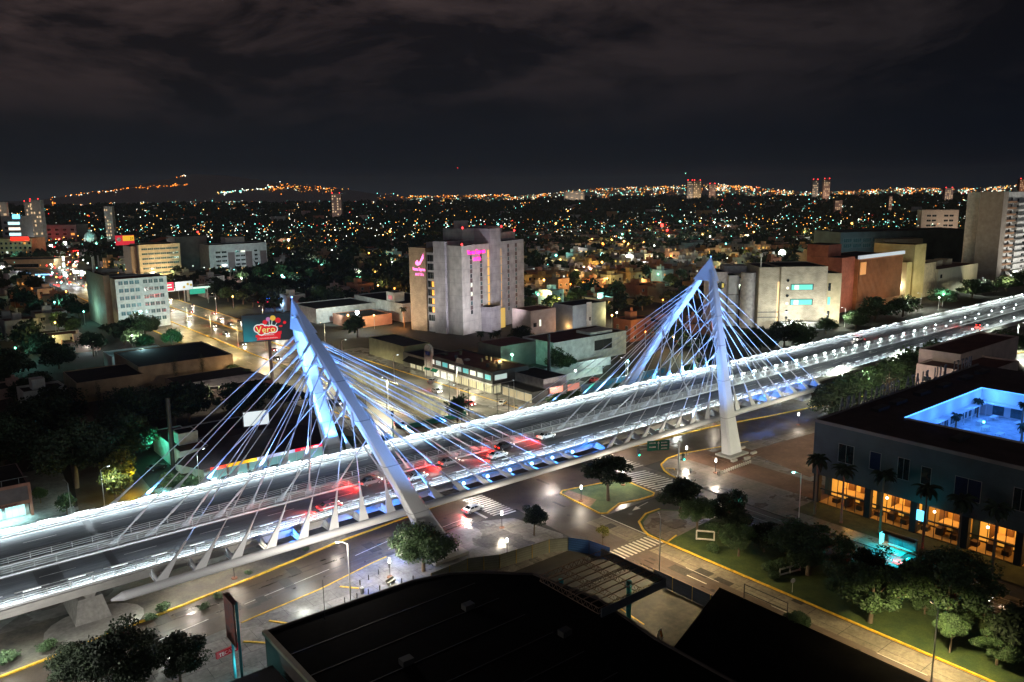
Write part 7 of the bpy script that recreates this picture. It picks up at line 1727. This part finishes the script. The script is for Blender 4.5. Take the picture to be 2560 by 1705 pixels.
for j in range(6): MB().box(a.x+w_*.35, a.y-.4, h_*(.1+.14*j), a.x+w_*.95, a.y-.3, h_*(.17+.14*j)).build('lit_floor', emi('lit_floor_%d' % (j % 2), ((1, .85, .7), (.6, .95, 1))[j % 2], 1.1), t)
MB().box(a.x+w_*.62, a.y-.5, h_-2, a.x+w_, a.y-.3, h_+2.5).build('blue_sign', emi('sky_blue_sign', (.15, .6, 1), 2.4), t)
t, a, w_, h_ = simple('warehouse', 'long low tan warehouse with a stepped roofline at the far left', 'warehouse', -20, 137, 648, 672, 30, mat('tan_render', (.5, .36, .22)), 0, rows=1, cols=1)
q = at(70, 690, 0); lamp('SPOT', 'facade_light', (q.x, q.y, 3), 16000, (1, .7, .45), None, radius=2, aim=(hf.x, hf.y, .3), spot=130)
simple('dark_office', 'dark office block with a pale blank billboard on its corner', 'office building', 118, 195, 562, 618, 30, mat('dark_mauve', (.16, .13, .14)), .06, rows=4, cols=4)
t, a, w_, h_ = simple('blank_billboard', 'pale blank rooftop billboard on the dark office block', 'billboard', 120, 146, 565, 596, 2, mat('pale_board', (.5, .5, .5)), 0, rows=1, cols=1)
q = at(132, 640, 10); lamp('SPOT', 'board_light', (q.x, q.y, 10), 12000, (1, .95, .9), None, radius=1, aim=(hf.x, hf.y, .3), spot=70)
p = at(229, 622, 0); t = thing('church_dome', 'small ribbed church dome with a lantern above the trees at the left', 'church', (p.x, p.y, 0))
k = MB(); k.tube((p.x, p.y, 0), (p.x, p.y, 14), 7.5, n=16); k.build('drum', white_w, t); k = MB(); k.ball((p.x, p.y, 14), 7.2, n=16, k=8); k.tube((p.x, p.y, 20.8), (p.x, p.y, 24), 1.3, n=8); k.build('dome', mat('dome_tile', (.25, .32, .32)), t)
lamp('POINT', 'dome_light', (p.x-7, p.y-16, 18), 5200, (.4, 1, .85), None, radius=1)
for i, (px, y0, y1, w_, lb) in enumerate(((1722, 452, 484, 14, 'slim apartment tower with red roof beacons on the horizon, left of the pair'), (1740, 452, 484, 19, 'second, wider apartment tower with red beacons on the horizon'), (1777, 460, 478, 16, 'lower tower block with red beacons right of the pair on the horizon'), (852, 484, 518, 24, 'dim yellowish tower with red beacons on the horizon above the near pylon'), (1438, 478, 494, 50, 'wide pale block on the horizon behind the hotel tower'), (2030, 450, 480, 14, 'dim tower with red beacons on the right horizon'), (2058, 448, 480, 16, 'taller dim tower with red beacons on the right horizon'), (2540, 448, 470, 16, 'tower with a big red beacon at the right edge of the horizon'), (92, 505, 560, 18, 'grey tower behind the lit signs at the far left'), (30, 505, 545, 16, 'pale tower at the left edge'), (288, 515, 538, 20, 'small block with a lit yellow face on the left plain'), (110, 500, 540, 26, 'dark tower crowned with red lights at the far left'), (2090, 500, 520, 18, 'pinkish tower block on the right plain'), (2360, 470, 490, 20, 'dim block on the right plain'), (2218, 490, 515, 8, 'slim pinkish tower on the right plain'))):
    Y = (2600 if y1 < 500 else 1700 if y1 < 530 else 1000); 
    if i in (0, 1, 2, 4, 5, 6, 7): Y = 3300
    X = (px-1280)/1991*Y; p = fwd2*Y+rt2*X; hz0 = 476.5-.0122*(px-1280); h_ = HC-(y0-hz0)*Y/1991; ww = w_/1991*Y
    t = thing('tower_block', lb, 'tower', (p.x, p.y, 0), R(-38.7)); 
    MB().box(-ww/2, 0, 0, ww/2, ww*.6, h_).build('wall', wallc[(4, 1, 6, 5, 0, 4, 6, 3, 4, 0, 4, 4, 6, 5, 6)[i]][1], t, world=False)
    wme = mesh_of(MB().box(0, -.6, 0, ww*.11, -.1, h_*.04), 'lit_window', emi('tower_window_glow', (1, .7, .4), .55))
    for a in range(4):
        for b in range(8):
            if lr.random() < .5: child('lit_window', wme, t, (-ww/2+ww*(a+.25)/4, 0, h_*(.3+.085*b)))
    if i not in (4, 9, 10, 12, 14):
        for q in (-.4, .35): MB().ball((ww*q, 0, h_+1.5), Y/1991*1.1).build('roof_beacon', E_red, t, world=False)
    lamp('SPOT', 'tower_light', tuple(p-fwd2*60)+(20,), 16000*(Y/1500)**1.6*(.5 if i in (8, 11) else 1), (1, .75, .55), None, radius=3, aim=(hf.x, hf.y, .2), spot=80)
p = at(2125, 436, 0) if False else None
for px, py, lb in ((1144, 420, 'lone red beacon in the sky above the hotel tower'), (1714, 433, 'lone greenish light above the twin towers')):
    Y = 5200; d_ = FWD*FX+RT*(px-CW/2)+UP*(CH/2-py); k_ = Y/(d_.x*fwd2.x+d_.y*fwd2.y); q = CAMP+d_*k_; t = thing('radio_mast', 'thin dark radio mast carrying a '+lb, 'mast', (q.x, q.y, 0))
    MB().tube((q.x, q.y, 0), (q.x, q.y, q.z), .9, .4, 6).build('mast', dsteel, t); MB().ball(tuple(q), 2.2).build('beacon', E_red if px < 1500 else emi('green_beacon', (.3, 1, .7), 4), t)
# petrol-station like blue canopy behind the candy billboard
p = at(700, 772, 0); t = thing('blue_canopy', 'blue and red lit canopy behind the candy billboard', 'canopy', (p.x, p.y, 0), R(-30))
MB().box(-9, 0, 4.4, 9, 7, 5.6).build('canopy', emi('blue_canopy_glow', (.03, .18, 1), 1.3), t, world=False); MB().box(-12, -.3, 4, -5, -.05, 5.2).build('red_fascia', emi('red_canopy_glow', (1, .03, .08), 1.5), t, world=False); MB().box(-3, -.4, 2, 4, -.1, 4.2).build('white_sign', E_wwin, t, world=False)
for x in (-8, 8): MB().tube((x, 3, 0), (x, 3, 4.4), .2, n=6).build('post', gsteel, t, world=False)
lamp('POINT', 'canopy_light', (p.x, p.y-3, 3.5), 3000, (.3, .6, 1), None, radius=.5)

# ------------------------------------------------------------------ thin night haze
hb = MB(); hb.box(-9500, -9500, -12, 9500, 9500, 260)
hz_o = hb.build('haze', []); hm3 = bpy.data.materials.new('night_haze'); hm3.use_nodes = True
t_ = hm3.node_tree
for n in list(t_.nodes):
    if n.type != 'OUTPUT_MATERIAL': t_.nodes.remove(n)
out = [n for n in t_.nodes if n.type == 'OUTPUT_MATERIAL'][0]
pv = t_.nodes.new('ShaderNodeVolumePrincipled'); pv.inputs['Density'].default_value = .00004; pv.inputs['Color'].default_value = (.85, .9, 1, 1)
t_.links.new(pv.outputs[0], out.inputs['Volume']); hz_o.data.materials.append(hm3); tag(hz_o, kind='stuff')
